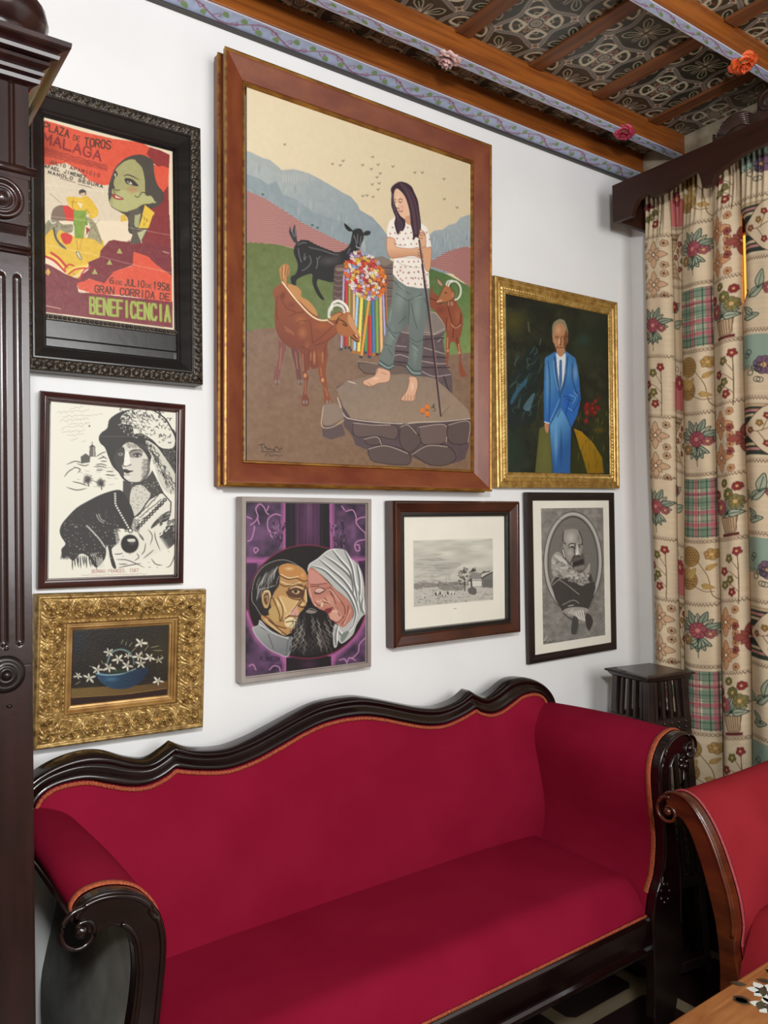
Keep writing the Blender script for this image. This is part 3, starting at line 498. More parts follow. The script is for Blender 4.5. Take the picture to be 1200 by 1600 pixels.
    p.poly([(345, 650), (375, 632), (405, 650), (400, 685), (355, 680)], '#46403c', sm=True); p.poly([(355, 668), (400, 660), (395, 690), (365, 690)], '#d3b48b')
    p.poly([(240, 710), (290, 695), (360, 705), (400, 690), (450, 720), (510, 820), (490, 870), (430, 880), (440, 830), (380, 870), (320, 820), (270, 780)], '#dfb63a', sm=True, nz=.1); p.lines([[(280, 740), (340, 750), (360, 800)], [(400, 800), (440, 840)], [(300, 720), (290, 780), (320, 820)]], 1, '#a8792a', sm=True); p.poly([(330, 740), (380, 760), (360, 800)], '#e6d9ae')
    p.poly([(300, 900), (320, 850), (380, 830), (420, 880), (420, 940), (300, 940)], '#6f8f35', nz=.06)
    p.fr(60, 340, 5.4545)
    p.poly([(300, -60), (410, -60), (400, 60), (385, 180), (310, 180), (305, 60)], '#7c9a3c', nz=.12); p.poly([(310, 175), (385, 180), (355, 290), (330, 280)], '#ddb23e', nz=.08); p.line([(325, 190), (335, 280)], .8, '#a07a2c'); p.lines([[(385, 0), (370, 180), (350, 280)]], .8, '#b4893a')
    p.poly([(320, 295), (345, 290), (368, 350), (355, 360)], '#d8d2b4', line='#4f463c', lw=.9)
    p.poly([(70, 40), (150, 20), (210, 60), (290, 60), (290, 120), (240, 130), (180, 110), (160, 180), (230, 250), (200, 260), (140, 180), (120, 100), (60, 160), (30, 200)], '#8b8468', sm=True, nz=.2); p.line([(130, 90), (150, 170), (200, 240), (235, 265)], 2.2, '#4b443b', sm=True); p.line([(90, 0), (120, 50), (150, 40)], 1.4, '#e8e0c8', sm=True)
    p.poly([(190, 150), (230, 130), (290, 160), (270, 220), (220, 220)], '#cd3a2c', sm=True); p.poly([(405, 80), (440, 100), (410, 150)], '#a23a3c'); p.poly([(410, 0), (460, 20), (500, 80), (545, 230), (480, 190), (420, 170), (440, 80)], '#9d9472', sm=True, nz=.15); p.lines([[(380, 170), (520, 20)], [(440, 20), (540, 210)]], .7, '#6b5f4a', a=.7)
    # lettering
    p.fr(60, 180, 5.4545)
    ink = '#4a3128'
    p.text('PLAZA', (48, 125), (258, 195), (6, -62), ink, 1.9); p.text('DE', (298, 214), (352, 228), (3, -40), ink, 1.1); p.text('TOROS', (392, 262), (612, 292), (4, -66), ink, 2)
    p.text('MALAGA', (44, 232), (528, 392), (8, -78), '#8c3230', 2.9)
    for i in range(4):
        y = 285+i*20; p.scribble((20, y-10), (585, y+150-i*8), 5, 90, 1, '#7a2f28', a=.85)
    p.text('JULIO', (95, 412), (228, 450), (4, -25), '#2d2622', 1.1, gap=.4); p.text('APARICIO', (270, 462), (520, 530), (4, -25), '#5b2622', 1.1, gap=.4)
    p.text('RAFAEL JIMENEZ', (26, 440), (400, 545), (4, -25), '#2d2622', 1.2, gap=.4); p.text('MANOLO SEGURA', (85, 500), (545, 622), (4, -24), '#2d2622', 1.2, gap=.4)
    p.line([(185, 540), (315, 578)], .8, '#4a4038'); p.line([(340, 590), (450, 618)], .8, '#4a4038')
    p.fr(60, 340, 5.4545)
    p.text('6', (605, 558), (640, 562), (2, -50), ink, 1.6, gap=0); p.text('DE', (660, 566), (712, 572), (1, -28), ink, .9); p.text('JULIO', (732, 578), (898, 594), (2, -55), ink, 1.5); p.text('DE', (912, 594), (962, 600), (1, -28), ink, .9); p.text('1958', (975, 604), (1112, 624), (2, -58), ink, 1.7)
    p.text('GRAN CORRIDA', (480, 634), (985, 690), (3, -58), ink, 1.7); p.text('DE', (1034, 694), (1112, 702), (2, -52), ink, 1.7)
    p.text('BENEFICENCIA', (445, 812), (1118, 884), (-2, -132), '#93a144', 4.2, gap=.32); p.text('BENEFICENCIA', (438, 812), (1112, 884), (-2, -132), '#b0b85e', 1.2, gap=.32)
    p.line([(60, 748), (190, 775)], 1.3, '#c9a28c'); p.scribble((945, 912), (1140, 932), 4, 30, .7, '#7b6b55')
    p.scribble((1060, 290), (1110, 300), 7, 10, .9, '#c9a9a0')
    # paper folds, their glare painted as pale lines
    for a in ([(0, 220), (400, 300), (800, 400), (1130, 470)], [(0, -20), (500, 40), (1120, 150)]): p.line(a, 1.4, '#f3e6cf', a=.28, sm=True)
    p.fr(60, 180, 5.4545); p.line([(20, 590), (600, 660)], 1.2, '#f3e6cf', a=.3)
    return p.done()

# ---------------------------------------------------------------- ink drawing of a lady in a hat
def paint_lady():
    p = Paint(218, 300, [[79.8, 627.6], [277.5, 645.4], [274.5, 897.4], [76.0, 903.9]], '#e9e6d6', seed=7)
    r = p.rng; K = '#393735'
    p.fr(80, 630, 5.714)
    for i, (y, x0, x1) in enumerate(((40, 170, 290), (75, 60, 340), (110, 110, 460), (150, 80, 330), (185, 160, 340), (215, 90, 290), (250, 100, 300), (285, 150, 290), (320, 170, 240), (340, 270, 310))):
        p.scribble((x0, y+14), (x1, y-8), 12, max(5, (x1-x0)//14), .55, '#9c8f84', a=.75)
    p.blob(343, 207, 9, 8, K, soft=.3)
    # church, landscape
    p.poly([(345, 390), (395, 390), (398, 480), (340, 480)], '#6e6a64'); p.poly([(340, 392), (367, 370), (397, 392)], '#4d4a46'); p.line([(367, 370), (367, 350)], 1, K); p.poly([(265, 480), (310, 450), (350, 480), (345, 530), (270, 540)], '#5d5a55'); p.line([(382, 395), (382, 475)], 1.6, '#b9b5a8')
    for q in ([(140, 550), (220, 520), (290, 540)], [(120, 660), (160, 610), (230, 570)], [(200, 570), (260, 590), (240, 625)], [(400, 480), (450, 450), (490, 435)], [(420, 500), (480, 480)], [(400, 550), (450, 545), (500, 560)], [(380, 570), (440, 565), (500, 580)], [(400, 600), (460, 600)], [(490, 610), (560, 612)], [(480, 640), (570, 650)], [(190, 700), (260, 715), (330, 740)], [(140, 750), (230, 775), (320, 760)], [(450, 470), (500, 500)], [(500, 520), (440, 520)], [(230, 540), (300, 560), (340, 545)]):
        p.line(q, 1.3, K, sm=True, taper=1)
    for x, y in ((325, 680), (440, 710)):
        p.blob(x, y, 42, 42, '#55524d', a=.9, soft=.5); p.line([(x+5, y+10), (x+12, y+60)], 1.6, K)
        for i in range(16): a = r.uniform(0, 6.3); p.line([(x, y), (x+50*math.cos(a), y+45*math.sin(a))], .7, K, a=.6)
    for i in range(30): x, y = r.uniform(230, 560), r.uniform(520, 760); p.line([(x, y), (x+r.uniform(20, 50), y+r.uniform(-8, 10))], .6, '#6b6862', a=.6)
    # hat & hair mass
    p.poly([(425, 310), (450, 265), (500, 225), (520, 150), (600, 90), (700, 62), (830, 55), (930, 75), (1020, 140), (1070, 220), (1112, 300), (1112, 620), (1000, 560), (900, 480), (870, 600), (820, 700), (700, 705), (640, 680), (600, 620), (545, 560), (510, 480), (480, 400), (440, 360)], '#3e3c3a', sm=True)
    p.poly([(620, 130), (700, 70), (830, 60), (930, 85), (1010, 150), (1060, 230), (1100, 320), (1080, 400), (980, 400), (900, 330), (800, 270), (740, 280), (720, 200), (640, 190)], '#e4e1d2', sm=True)
    for i in range(120):
        x = 620+r.rand()*460; y = 70+max(0, (x-900))*.9*r.rand()+r.rand()*230*(1 if x > 740 else .45)
        a = r.uniform(0, 6.3); L = r.uniform(12, 40)
        p.line([(x, y), (x+L*math.cos(a)*.6, y+L*math.sin(a)*.6), (x+L*math.cos(a+.8), y+L*math.sin(a+.8))], r.uniform(.7, 1.5), K, sm=True, taper=1)
    for j in range(7): p.hatch((600+j*35, 175+j*8), (660+j*38, 80+j*6), (36, 26), 5, .8, K)
    for j in range(90): x, y = r.uniform(600, 900), r.uniform(180, 330); p.blob(x, y, 5, 5, '#e4e1d2', soft=.3, a=.8) if (x-600)*.4+180 > y-70 else None
    p.line([(430, 300), (600, 300), (740, 300)], .6, '#8d8a83', a=.7)
    # braid right
    p.poly([(840, 340), (930, 380), (1000, 470), (1060, 560), (1105, 650), (1112, 800), (1020, 790), (960, 700), (930, 600), (900, 500)], '#cfccbd', sm=True)
    for i in range(90):
        t = r.rand(); x = 850+t*220+r.uniform(-20, 40); y = 350+t*400+r.uniform(-20, 50); L_ = r.uniform(12, 30); p.line([(x-L_*.6, y-L_*.7), (x, y-L_*.2), (x+L_*.3, y+L_*.5), (x-L_*.2, y+L_)], r.uniform(.6, 1.3), K, sm=True, taper=1)
    for i in range(150): x, y = r.uniform(980, 1112), r.uniform(360, 620); p.blob(x, y, 4, 4, '#d5d2c4', soft=.4, a=.6)
    # face
    p.poly([(620, 430), (640, 380), (700, 350), (780, 390), (850, 470), (875, 560), (860, 640), (800, 695), (730, 705), (680, 690), (640, 650), (640, 600), (620, 540), (600, 480)], '#d8d4c6', sm=True)
    p.poly([(590, 420), (650, 400), (645, 520), (632, 560), (650, 620), (640, 660), (600, 600), (560, 500)], '#4b4845', sm=True)
    p.poly([(860, 500), (880, 600), (840, 670), (790, 700), (850, 620), (855, 540)], '#7c7871', sm=True)
    for i in range(60): y = 500+i*3; p.line([(800+r.uniform(0, 30), y), (870, y+r.uniform(-8, 8))], .6, '#5b5853', a=.5)
    p.poly([(690, 440), (740, 425), (810, 440), (800, 480), (740, 490), (700, 480)], '#7d7971', sm=True, a=.8); p.poly([(735, 465), (770, 455), (805, 470), (770, 488)], '#e4e1d3', line=K, lw=.8); p.blob(768, 470, 15, 14, K, soft=.3); p.lines([[(695, 450), (720, 425), (780, 420), (820, 440)], [(725, 465), (765, 450), (808, 466)]], 1.7, K, sm=True, taper=1)
    p.poly([(592, 450), (615, 434), (640, 440), (642, 462), (615, 474)], '#8e8a80', sm=True); p.blob(617, 456, 10, 8, K, soft=.5); p.line([(592, 448), (615, 436), (640, 442)], 1.6, K, sm=True)
    p.line([(645, 400), (655, 470), (640, 545), (650, 565), (680, 560), (712, 550)], 1.2, K, sm=True); p.poly([(660, 440), (690, 440), (700, 540), (660, 560), (650, 530)], '#eeebde', sm=True)
    p.poly([(640, 595), (670, 590), (690, 600), (735, 605), (700, 620), (680, 628), (650, 615)], K, sm=True); p.line([(650, 640), (700, 640)], 1.2, '#6c6862', a=.7); p.blob(690, 665, 30, 14, '#f0ede0', a=.8, soft=1)
    for i in range(50): a = r.uniform(.1, 1); p.line([(640+a*200, 360+a*40+r.uniform(-30, 30)), (660+a*200, 365+a*50+r.uniform(-25, 30))], .6, '#6c6862', a=.6)
    # neck
    p.poly([(640, 690), (720, 710), (820, 700), (870, 650), (900, 600), (960, 720), (1000, 800), (900, 900), (740, 1050), (640, 900)], '#4b4845', sm=False)
    p.poly([(720, 760), (800, 730), (860, 780), (880, 830), (800, 980), (750, 1020), (700, 900)], '#d0cdbf', sm=True)
    for i in range(240): x, y = r.uniform(700, 960), r.uniform(700, 980); p.blob(x, y, 4.5, 4.5, r.choice(['#cfccbe', '#33312f']), soft=.3, a=.7)
    # shoulders and clothes
    p.fr(80, 760, 5.714)
    p.poly([(80, 400), (95, 340), (150, 270), (230, 190), (330, 130), (450, 70), (580, 32), (640, 50), (700, 150), (740, 270), (720, 380), (600, 380), (610, 500), (540, 560), (580, 720), (540, 700), (500, 520), (480, 640), (400, 720), (330, 620), (260, 600), (200, 660), (150, 620), (110, 640), (95, 560), (130, 510), (95, 450)], '#3a3836', sm=True)
    p.poly([(740, 270), (860, 130), (980, 60), (1070, 140), (1112, 300), (1112, 500), (1000, 560), (850, 640), (600, 740), (590, 600), (610, 480), (700, 400)], '#e2dfd0', sm=False)
    p.poly([(560, 540), (620, 480), (800, 600), (900, 640), (600, 720)], '#e6e3d5')
    for j in range(12): p.hatch((760+j*16, 265-j*15), (800+j*16, 300-j*12), (26, -22), 3, 1.2, K)
    for j in range(8): p.hatch((650, 280+j*16), (760, 290+j*14), (30, 14), 5, 1.3, K)
    p.line([(740, 275), (800, 220), (880, 110), (980, 55)], 2, K, sm=True); p.line([(985, 50), (1065, 140), (1060, 240)], 1.8, K)
    for i in range(11): t = i/10; x, y = 770+t*240, 370-t*250; p.ring(x, y, 13, 11, 2, K)
    for i in range(16): t = i/15; x, y = 570+t*10+max(0, t-.3)*170, 65+t*320; p.blob(x, y, 12, 12, '#e2dfd0', soft=.4); p.ring(x, y, 12, 12, .8, K)
    p.blob(705, 392, 18, 18, '#e9e6d8'); p.ring(705, 392, 18, 18, 1.4, K)
    p.blob(700, 510, 80, 84, '#2b2927', soft=.06); p.blob(720, 490, 45, 40, '#77736b', a=.8, soft=1); p.poly([(680, 470), (740, 465), (745, 490), (690, 490)], '#d2cfc0', sm=True); p.ring(700, 510, 80, 84, 1, '#8a8780', a=.5)
    for i in range(160):
        x, y = r.uniform(120, 600), r.uniform(200, 640); p.blob(x, y, r.uniform(2.5, 6), r.uniform(2.5, 6), '#d9d6c8', soft=.3, a=.75 if y > 320 else .25)
    p.line([(320, 350), (380, 410), (440, 480), (490, 560), (520, 640)], 2.5, '#d9d6c8', a=.75, sm=True); p.lines([[(405, 250), (430, 300), (470, 325)], [(425, 245), (445, 290), (480, 310)]], 1, '#c9c6b8', sm=True)
    for j in range(6): p.hatch((560+j*4, 380+j*25), (600, 370+j*25), (14, 24), 5, 1, '#d9d6c8', a=.8)
    for j in range(10): p.hatch((350+j*8, 600+j*13), (430+j*4, 580+j*14), (16, 12), 6, 1.1, '#dcd9ca')
    for j in range(8): p.ring(420+(j % 3)*26, 560+(j//3)*28, 11, 11, 1.6, K)
    for i in range(12): x = 190+i*18; p.line([(x, 610), (x+r.uniform(0, 25), 640+r.uniform(40, 110))], 1.8, K, taper=1)
    for i in range(12): x = 100+i*10; p.line([(x, 590+i*2), (x-12, 640+r.uniform(-5, 14))], 1.1, K, taper=1)
    for j in range(13): y = 440+j*9; p.line([(960+j*6, y+10), (1020+j*5, y-30), (1100, y-110+j*4)], 1.6, K, sm=True, taper=1)
    p.poly([(900, 340), (960, 270), (1040, 220), (1062, 240), (1040, 300), (960, 330), (890, 375)], '#35332f', sm=True, a=.9)
    for i in range(70): x, y = r.uniform(900, 1060), r.uniform(230, 340); p.line([(x, y), (x+12, y-8)], .8, '#d9d6c8', a=.6)
    for i in range(70): x, y = r.uniform(960, 1112), r.uniform(300, 480); p.line([(x, y), (x+r.uniform(10, 30), y-r.uniform(10, 30))], 1.4, K, taper=1)
    for q in ([(820, 640), (870, 600), (915, 562)], [(740, 660), (780, 630), (760, 590)], [(800, 610), (830, 570), (840, 500)], [(560, 600), (610, 600), (640, 590)], [(580, 650), (680, 655), (830, 720)], [(600, 722), (700, 700), (805, 682)], [(860, 380), (900, 440), (880, 520)], [(780, 430), (820, 480)], [(760, 400), (810, 450), (825, 485)], [(920, 400), (930, 470), (970, 570)], [(1095, 510), (1100, 600), (1060, 700), (1020, 720)], [(890, 640), (930, 690), (990, 700)], [(600, 690), (680, 690)], [(620, 400), (580, 380)]):
        p.line(q, 1.2, K, sm=True, taper=1)
    for x, y in ((865, 675), (880, 715), (945, 720), (1045, 578), (700, 600), (640, 620), (870, 720)): p.blob(x, y, 4, 5, K)
    p.text('BERNAU FRANCES, 1587', (365, 768), (775, 758), (0, -28), '#b08274', .75, gap=.35)
    p.scribble((270, 790), (850, 778), 6, 70, .6, '#b9958a')
    return p.done()

# ---------------------------------------------------------------- purple painting
def paint_purple():
    p = Paint(202, 297, [[388.0, 785.2], [571.6, 787.9], [571.0, 1033.0], [387.0, 1056.1]], '#6f3a63', seed=9)
    r = p.rng; n1 = p.noise(9, 12)*.6+p.noise(25, 34)*.4; p.nzf = p.noise(60, 80)
    c1, c2, c3 = hx('#1d1823'), hx('#775078'), hx('#b0629a')
    p.img = c1*(1-n1[..., None])+c2*n1[..., None]
    p.fr(350, 760, 4.8)
    def glow(pts, a): p.line(pts, 9, c3, a=a, soft=6)
    glow([(462, 120), (462, 470)], .9); glow([(800, 120), (800, 470)], .9); glow([(170, 560), (420, 556)], .9); glow([(850, 556), (1070, 556)], .9); glow([(470, 1290), (470, 1400)], .9); glow([(805, 1280), (805, 1390)], .9)
    glow([(182, 940), (260, 1130), (470, 1290)], 1.); glow([(810, 1280), (980, 1130), (1050, 1000)], .9); glow([(182, 700), (230, 600), (330, 560)], .5)
    for q in ([(210, 290), (240, 270), (265, 230), (250, 170), (280, 135), (310, 160), (325, 195), (345, 215)], [(260, 240), (275, 285)], [(345, 150), (330, 185)], [(430, 220), (390, 210), (345, 240), (335, 290), (350, 340), (400, 350)], [(350, 330), (365, 380)], [(185, 230), (220, 245)], [(190, 410), (215, 400), (235, 340), (240, 300)], [(245, 500), (235, 475), (250, 460), (268, 475), (250, 498)], [(910, 190), (960, 180), (985, 230), (985, 270), (1010, 310), (1050, 350), (1055, 385)], [(1060, 230), (1010, 240), (985, 260)], [(880, 150), (900, 180)], [(1055, 400), (1000, 410), (975, 440), (985, 480), (1010, 480), (1005, 440), (985, 440)], [(950, 1290), (1000, 1240), (1010, 1180), (1055, 1130)], [(920, 1310), (940, 1280), (980, 1300)], [(200, 1340), (230, 1330), (250, 1370)], [(350, 1370), (380, 1340), (420, 1350), (430, 1390)], [(860, 1300), (900, 1290), (920, 1330)]):
        p.line(q, 1.9, '#a86a9a', sm=True, a=.9); p.line(np.array(q)+[2, 2], .8, '#d9a6c8', sm=True, a=.7)
    # central bands
    p.poly([(468, 100), (788, 100), (795, 480), (468, 480)], '#17121a'); p.poly([(540, 100), (720, 100), (720, 450), (540, 450)], '#4a2747', a=.8); p.blob(640, 290, 70, 190, '#7a4a75', a=.55, soft=1); p.blob(640, 170, 40, 100, '#8a6a8a', a=.4, soft=1)
    for i in range(20): x = r.uniform(500, 770); p.line([(x, 120), (x, 440)], .8, r.choice(['#6b3c66', '#1c141f', '#875a80']), a=.35)
    p.poly([(182, 575), (260, 575), (230, 900), (185, 930)], '#2e1a33', a=.8); p.poly([(1000, 560), (1070, 555), (1070, 800), (1040, 780)], '#2e1a33', a=.8); p.poly([(472, 1280), (803, 1270), (803, 1360), (472, 1390)], '#1a1118'); p.blob(640, 1330, 90, 60, '#5a2f52', a=.6, soft=1)
    # barbed wire knots
    for x0, y0, d in ((400, 380, 1), (850, 370, -1)):
        for i in range(22): x, y = x0+r.uniform(-45, 55)*1, y0+r.uniform(-90, 110); p.line([(x, y), (x+r.uniform(-16, 16), y-r.uniform(10, 34)), (x+r.uniform(-10, 28)*d, y-r.uniform(20, 50))], 1.1, '#231626', sm=True, taper=1)
        for i in range(8): x, y = x0+r.uniform(-40, 50), y0+r.uniform(-80, 100); p.line([(x, y), (x+r.uniform(-10, 14), y-24)], .7, '#b9a3b8', a=.8)
    p.fr(385, 845, 6.316)
    # disc
    p.blob(605, 600, 582, 568, '#7a2440', soft=.006); p.blob(605, 600, 572, 556, '#15100f', soft=.01)
    # ---- man
    p.poly([(150, 780), (130, 830), (78, 860), (130, 960), (230, 1060), (330, 1110), (420, 1130), (470, 960), (380, 940), (250, 880)], '#9b9d99', sm=True, grad=((200, 820), (300, 1100), '#75777a'), line='#d9dbd6', lw=.7)
    for q in ([(160, 850), (260, 900), (400, 950)], [(230, 920), (280, 1060)], [(420, 970), (400, 1120)]): p.line(q, 1.6, '#5c5f63', sm=True)
    p.line([(140, 815), (260, 900), (420, 960)], 1.2, '#d9dbd6', sm=True)
    p.poly([(150, 720), (110, 650), (70, 580), (80, 440), (120, 330), (200, 240), (330, 190), (430, 200), (520, 250), (580, 300), (600, 380), (500, 320), (420, 300), (360, 330), (330, 450), (300, 560), (260, 700), (200, 760)], '#221f1e', sm=True, line='#bfbdb5', lw=.7)
    for i in range(26): t = r.rand(); x = 120+t*200; y = 240+r.uniform(0, 130)+(1-t)*120; p.line([(x+30, y-20), (x, y+40), (x-12, y+110)], r.uniform(.6, 1.4), r.choice(['#8c8a86', '#b9b7b0', '#5b5956', '#6b6967']), sm=True, taper=1)
    p.poly([(330, 260), (400, 225), (480, 235), (560, 280), (600, 350), (605, 470), (590, 560), (600, 620), (560, 680), (520, 730), (500, 830), (480, 870), (390, 930), (300, 880), (180, 790), (160, 730), (200, 740), (260, 700), (250, 600), (290, 500), (330, 440), (340, 340)], '#b58a55', sm=True)
    p.poly([(330, 270), (400, 235), (490, 245), (570, 300), (600, 370), (560, 400), (500, 380), (420, 350), (350, 350)], '#bb8348', sm=True); p.blob(430, 275, 60, 25, '#e8c894', a=.8, soft=1); p.blob(560, 340, 30, 40, '#dba863', a=.8, soft=1)
    p.poly([(340, 540), (430, 560), (520, 600), (430, 700), (380, 760), (330, 700), (310, 620)], '#cba86f', sm=True); p.poly([(230, 690), (300, 640), (350, 720), (340, 780), (280, 790)], '#bb9a5e', sm=True); p.poly([(440, 750), (500, 780), (490, 850), (400, 840), (390, 780)], '#dfcf9d', sm=True)
    p.poly([(420, 480), (480, 460), (555, 480), (580, 520), (540, 560), (460, 560), (410, 520)], '#5a3a26', sm=True); p.poly([(440, 500), (490, 480), (540, 500), (500, 530)], '#c9a777', sm=True, line='#1d130e', lw=1); p.blob(492, 500, 20, 16, '#2b2019', soft=.2); p.poly([(430, 720), (490, 640), (520, 690), (510, 740)], '#cf9c8a', sm=True)
    p.poly([(585, 440), (602, 520), (600, 600), (585, 650), (545, 655), (528, 630), (555, 590), (572, 520)], '#c39a66', sm=True, line='#4a2c18', lw=1.1); p.blob(560, 625, 22, 18, '#efd7a6', a=.8, soft=1)
    for q in ([(340, 340), (420, 380), (500, 370), (570, 400), (600, 390)], [(330, 420), (400, 450), (480, 420), (560, 440)], [(420, 470), (490, 440), (560, 450), (600, 470)], [(400, 500), (440, 560), (520, 580), (560, 560)], [(320, 560), (360, 640), (370, 720), (350, 790)], [(270, 560), (330, 700), (340, 790)], [(550, 560), (450, 700)], [(370, 790), (430, 740), (480, 740), (520, 740)], [(400, 800), (450, 790), (500, 800)], [(550, 600), (520, 640), (560, 650), (590, 640)], [(590, 440), (560, 540), (575, 600)], [(160, 720), (250, 780), (330, 870), (400, 920)], [(230, 780), (300, 830), (400, 860)], [(440, 890), (490, 860)]):
        p.line(q, 1.5, '#4a2c18', sm=True, a=.9)
    for q in ([(350, 330), (430, 365), (520, 350)], [(350, 400), (430, 430), (540, 410)], [(520, 590), (450, 690), (400, 740)], [(440, 470), (500, 450), (560, 470)], [(340, 560), (380, 640), (400, 700)], [(590, 480), (600, 600)], [(380, 780), (440, 760), (490, 790)], [(200, 770), (270, 840), (350, 900)], [(300, 570), (330, 640)]):
        p.line(q, 1.3, '#f0dfb2', sm=True, a=.85)
    p.poly([(160, 530), (185, 490), (230, 480), (255, 530), (245, 600), (225, 660), (190, 660), (165, 600)], '#b99768', sm=True, line='#2b1a10', lw=1); p.poly([(185, 540), (220, 510), (235, 560), (215, 630), (190, 600)], '#5b3c24', sm=True); p.line([(190, 500), (235, 495), (250, 550)], 1.2, '#f0dfb2', sm=True); p.lines([[(195, 560), (220, 540), (215, 600)]], 1, '#d8b98a', sm=True)
    p.line([(130, 480), (190, 470), (290, 440)], .8, '#bfbdb5', sm=True)
    # ---- woman
    p.poly([(620, 270), (700, 300), (800, 400), (900, 500), (980, 560), (1040, 660), (1040, 760), (960, 850), (880, 810), (820, 760), (790, 700), (700, 670), (640, 580), (610, 470)], '#b87a68', sm=True)
    p.poly([(625, 290), (700, 320), (790, 410), (760, 430), (640, 430)], '#c58b7c', sm=True); p.blob(820, 580, 100, 70, '#d39a88', a=.8, soft=1); p.blob(700, 600, 50, 60, '#cf8f7c', a=.8, soft=1); p.poly([(830, 690), (900, 680), (940, 760), (890, 800), (830, 770)], '#d09a86', sm=True)
    p.poly([(670, 500), (700, 465), (760, 460), (790, 480), (750, 510), (700, 520)], '#8a5a4e', sm=True); p.poly([(680, 500), (715, 472), (765, 485), (730, 512)], '#cfa696', sm=True); p.line([(685, 492), (715, 474), (760, 484)], 1, '#f0dccd', sm=True); p.line([(675, 515), (720, 520), (765, 495)], 1.6, '#3a201c', sm=True)
    for q in ([(640, 430), (700, 430), (790, 420)], [(640, 450), (720, 445)], [(640, 560), (690, 620), (730, 640)], [(760, 690), (800, 690), (830, 660), (860, 660)], [(750, 600), (830, 620), (880, 660), (920, 740)], [(780, 720), (830, 700)], [(800, 460), (850, 540), (880, 620)], [(820, 450), (900, 560), (960, 640), (970, 720)], [(830, 520), (860, 560)], [(740, 680), (770, 700)], [(840, 780), (900, 800), (960, 740)], [(1000, 640), (990, 740), (940, 820)], [(770, 560), (800, 600)]):
        p.line(q, 1.3, '#5e2f2a', sm=True, a=.9)
    for q in ([(625, 470), (650, 570), (690, 640)], [(760, 580), (850, 630), (900, 700)], [(700, 590), (730, 600), (740, 580)], [(840, 690), (890, 700)], [(810, 480), (850, 500), (920, 600)], [(1020, 680), (960, 820)]): p.line(q, 1.2, '#efc9b8', sm=True, a=.8)
    p.poly([(735, 610), (760, 600), (755, 640), (735, 660)], '#d8c394'); p.poly([(770, 680), (820, 660), (850, 680), (800, 710)], '#7c2f34', sm=True)
    p.poly([(610, 290), (625, 230), (700, 180), (800, 100), (870, 80), (960, 90), (1010, 160), (1080, 220), (1130, 310), (1155, 450), (1160, 600), (1175, 700), (1130, 750), (1080, 830), (1040, 930), (940, 1010), (900, 980), (890, 1040), (860, 1040), (850, 900), (870, 820), (900, 830), (950, 850), (1000, 810), (1050, 740), (1040, 650), (980, 560), (880, 480), (800, 390), (700, 300), (640, 260)], '#b5b7b2', sm=True)
    for q in ([(640, 250), (760, 290), (880, 400), (1000, 530), (1070, 700), (1050, 820)], [(720, 190), (840, 290), (960, 400), (1060, 560), (1100, 720)], [(760, 150), (880, 230), (1000, 340), (1090, 500), (1120, 700)], [(840, 90), (920, 190), (1010, 300), (1040, 420), (1050, 560)], [(960, 100), (1030, 250), (1060, 420), (1090, 600)], [(1080, 230), (1110, 400), (1110, 550)], [(900, 880), (940, 930), (1000, 900), (1060, 820)], [(900, 830), (880, 930), (880, 1030)], [(1140, 560), (1130, 660), (1150, 720)]):
        p.line(q, 3, '#6d706f', sm=True, taper=1); p.line(np.array(q)+[14, -10], 2.2, '#efefe9', sm=True, taper=1, a=.85)
    p.line([(612, 300), (625, 235), (710, 175), (800, 100), (880, 82)], 1, '#f2f2ec', sm=True); p.poly([(930, 940), (960, 900), (1010, 890), (960, 980), (930, 990)], '#75807a', sm=True)
    # ---- beard
    p.poly([(540, 710), (590, 660), (650, 630), (720, 670), (780, 700), (810, 780), (840, 900), (830, 1000), (760, 1090), (620, 1130), (540, 1110), (460, 1030), (460, 960), (500, 860), (510, 780)], '#1e1a1a', sm=True)
    for i in range(64):
        x = r.uniform(490, 810); y = r.uniform(700, 960); d = (x-640)*.18; q = [(x, y)]
        for k in range(6): q.append((x+d*k/2+(8 if k % 2 else -8), y+28*(k+1)))
        p.line(q, r.uniform(.8, 1.3), r.choice(['#77716c', '#4c4644', '#9c958e', '#0d0b0b', '#5f5954']), sm=True, taper=1)
    p.poly([(590, 700), (620, 680), (680, 690), (690, 705), (640, 715)], '#8b8078', sm=True); p.line([(600, 690), (640, 665), (700, 690)], 1, '#8f8983', sm=True)
    p.fr(385, 845, 6.316)
    p.text('N.MNEZM', (150, 1175), (335, 1185), (0, -45), '#33203a', 1.2)
    return p.done()

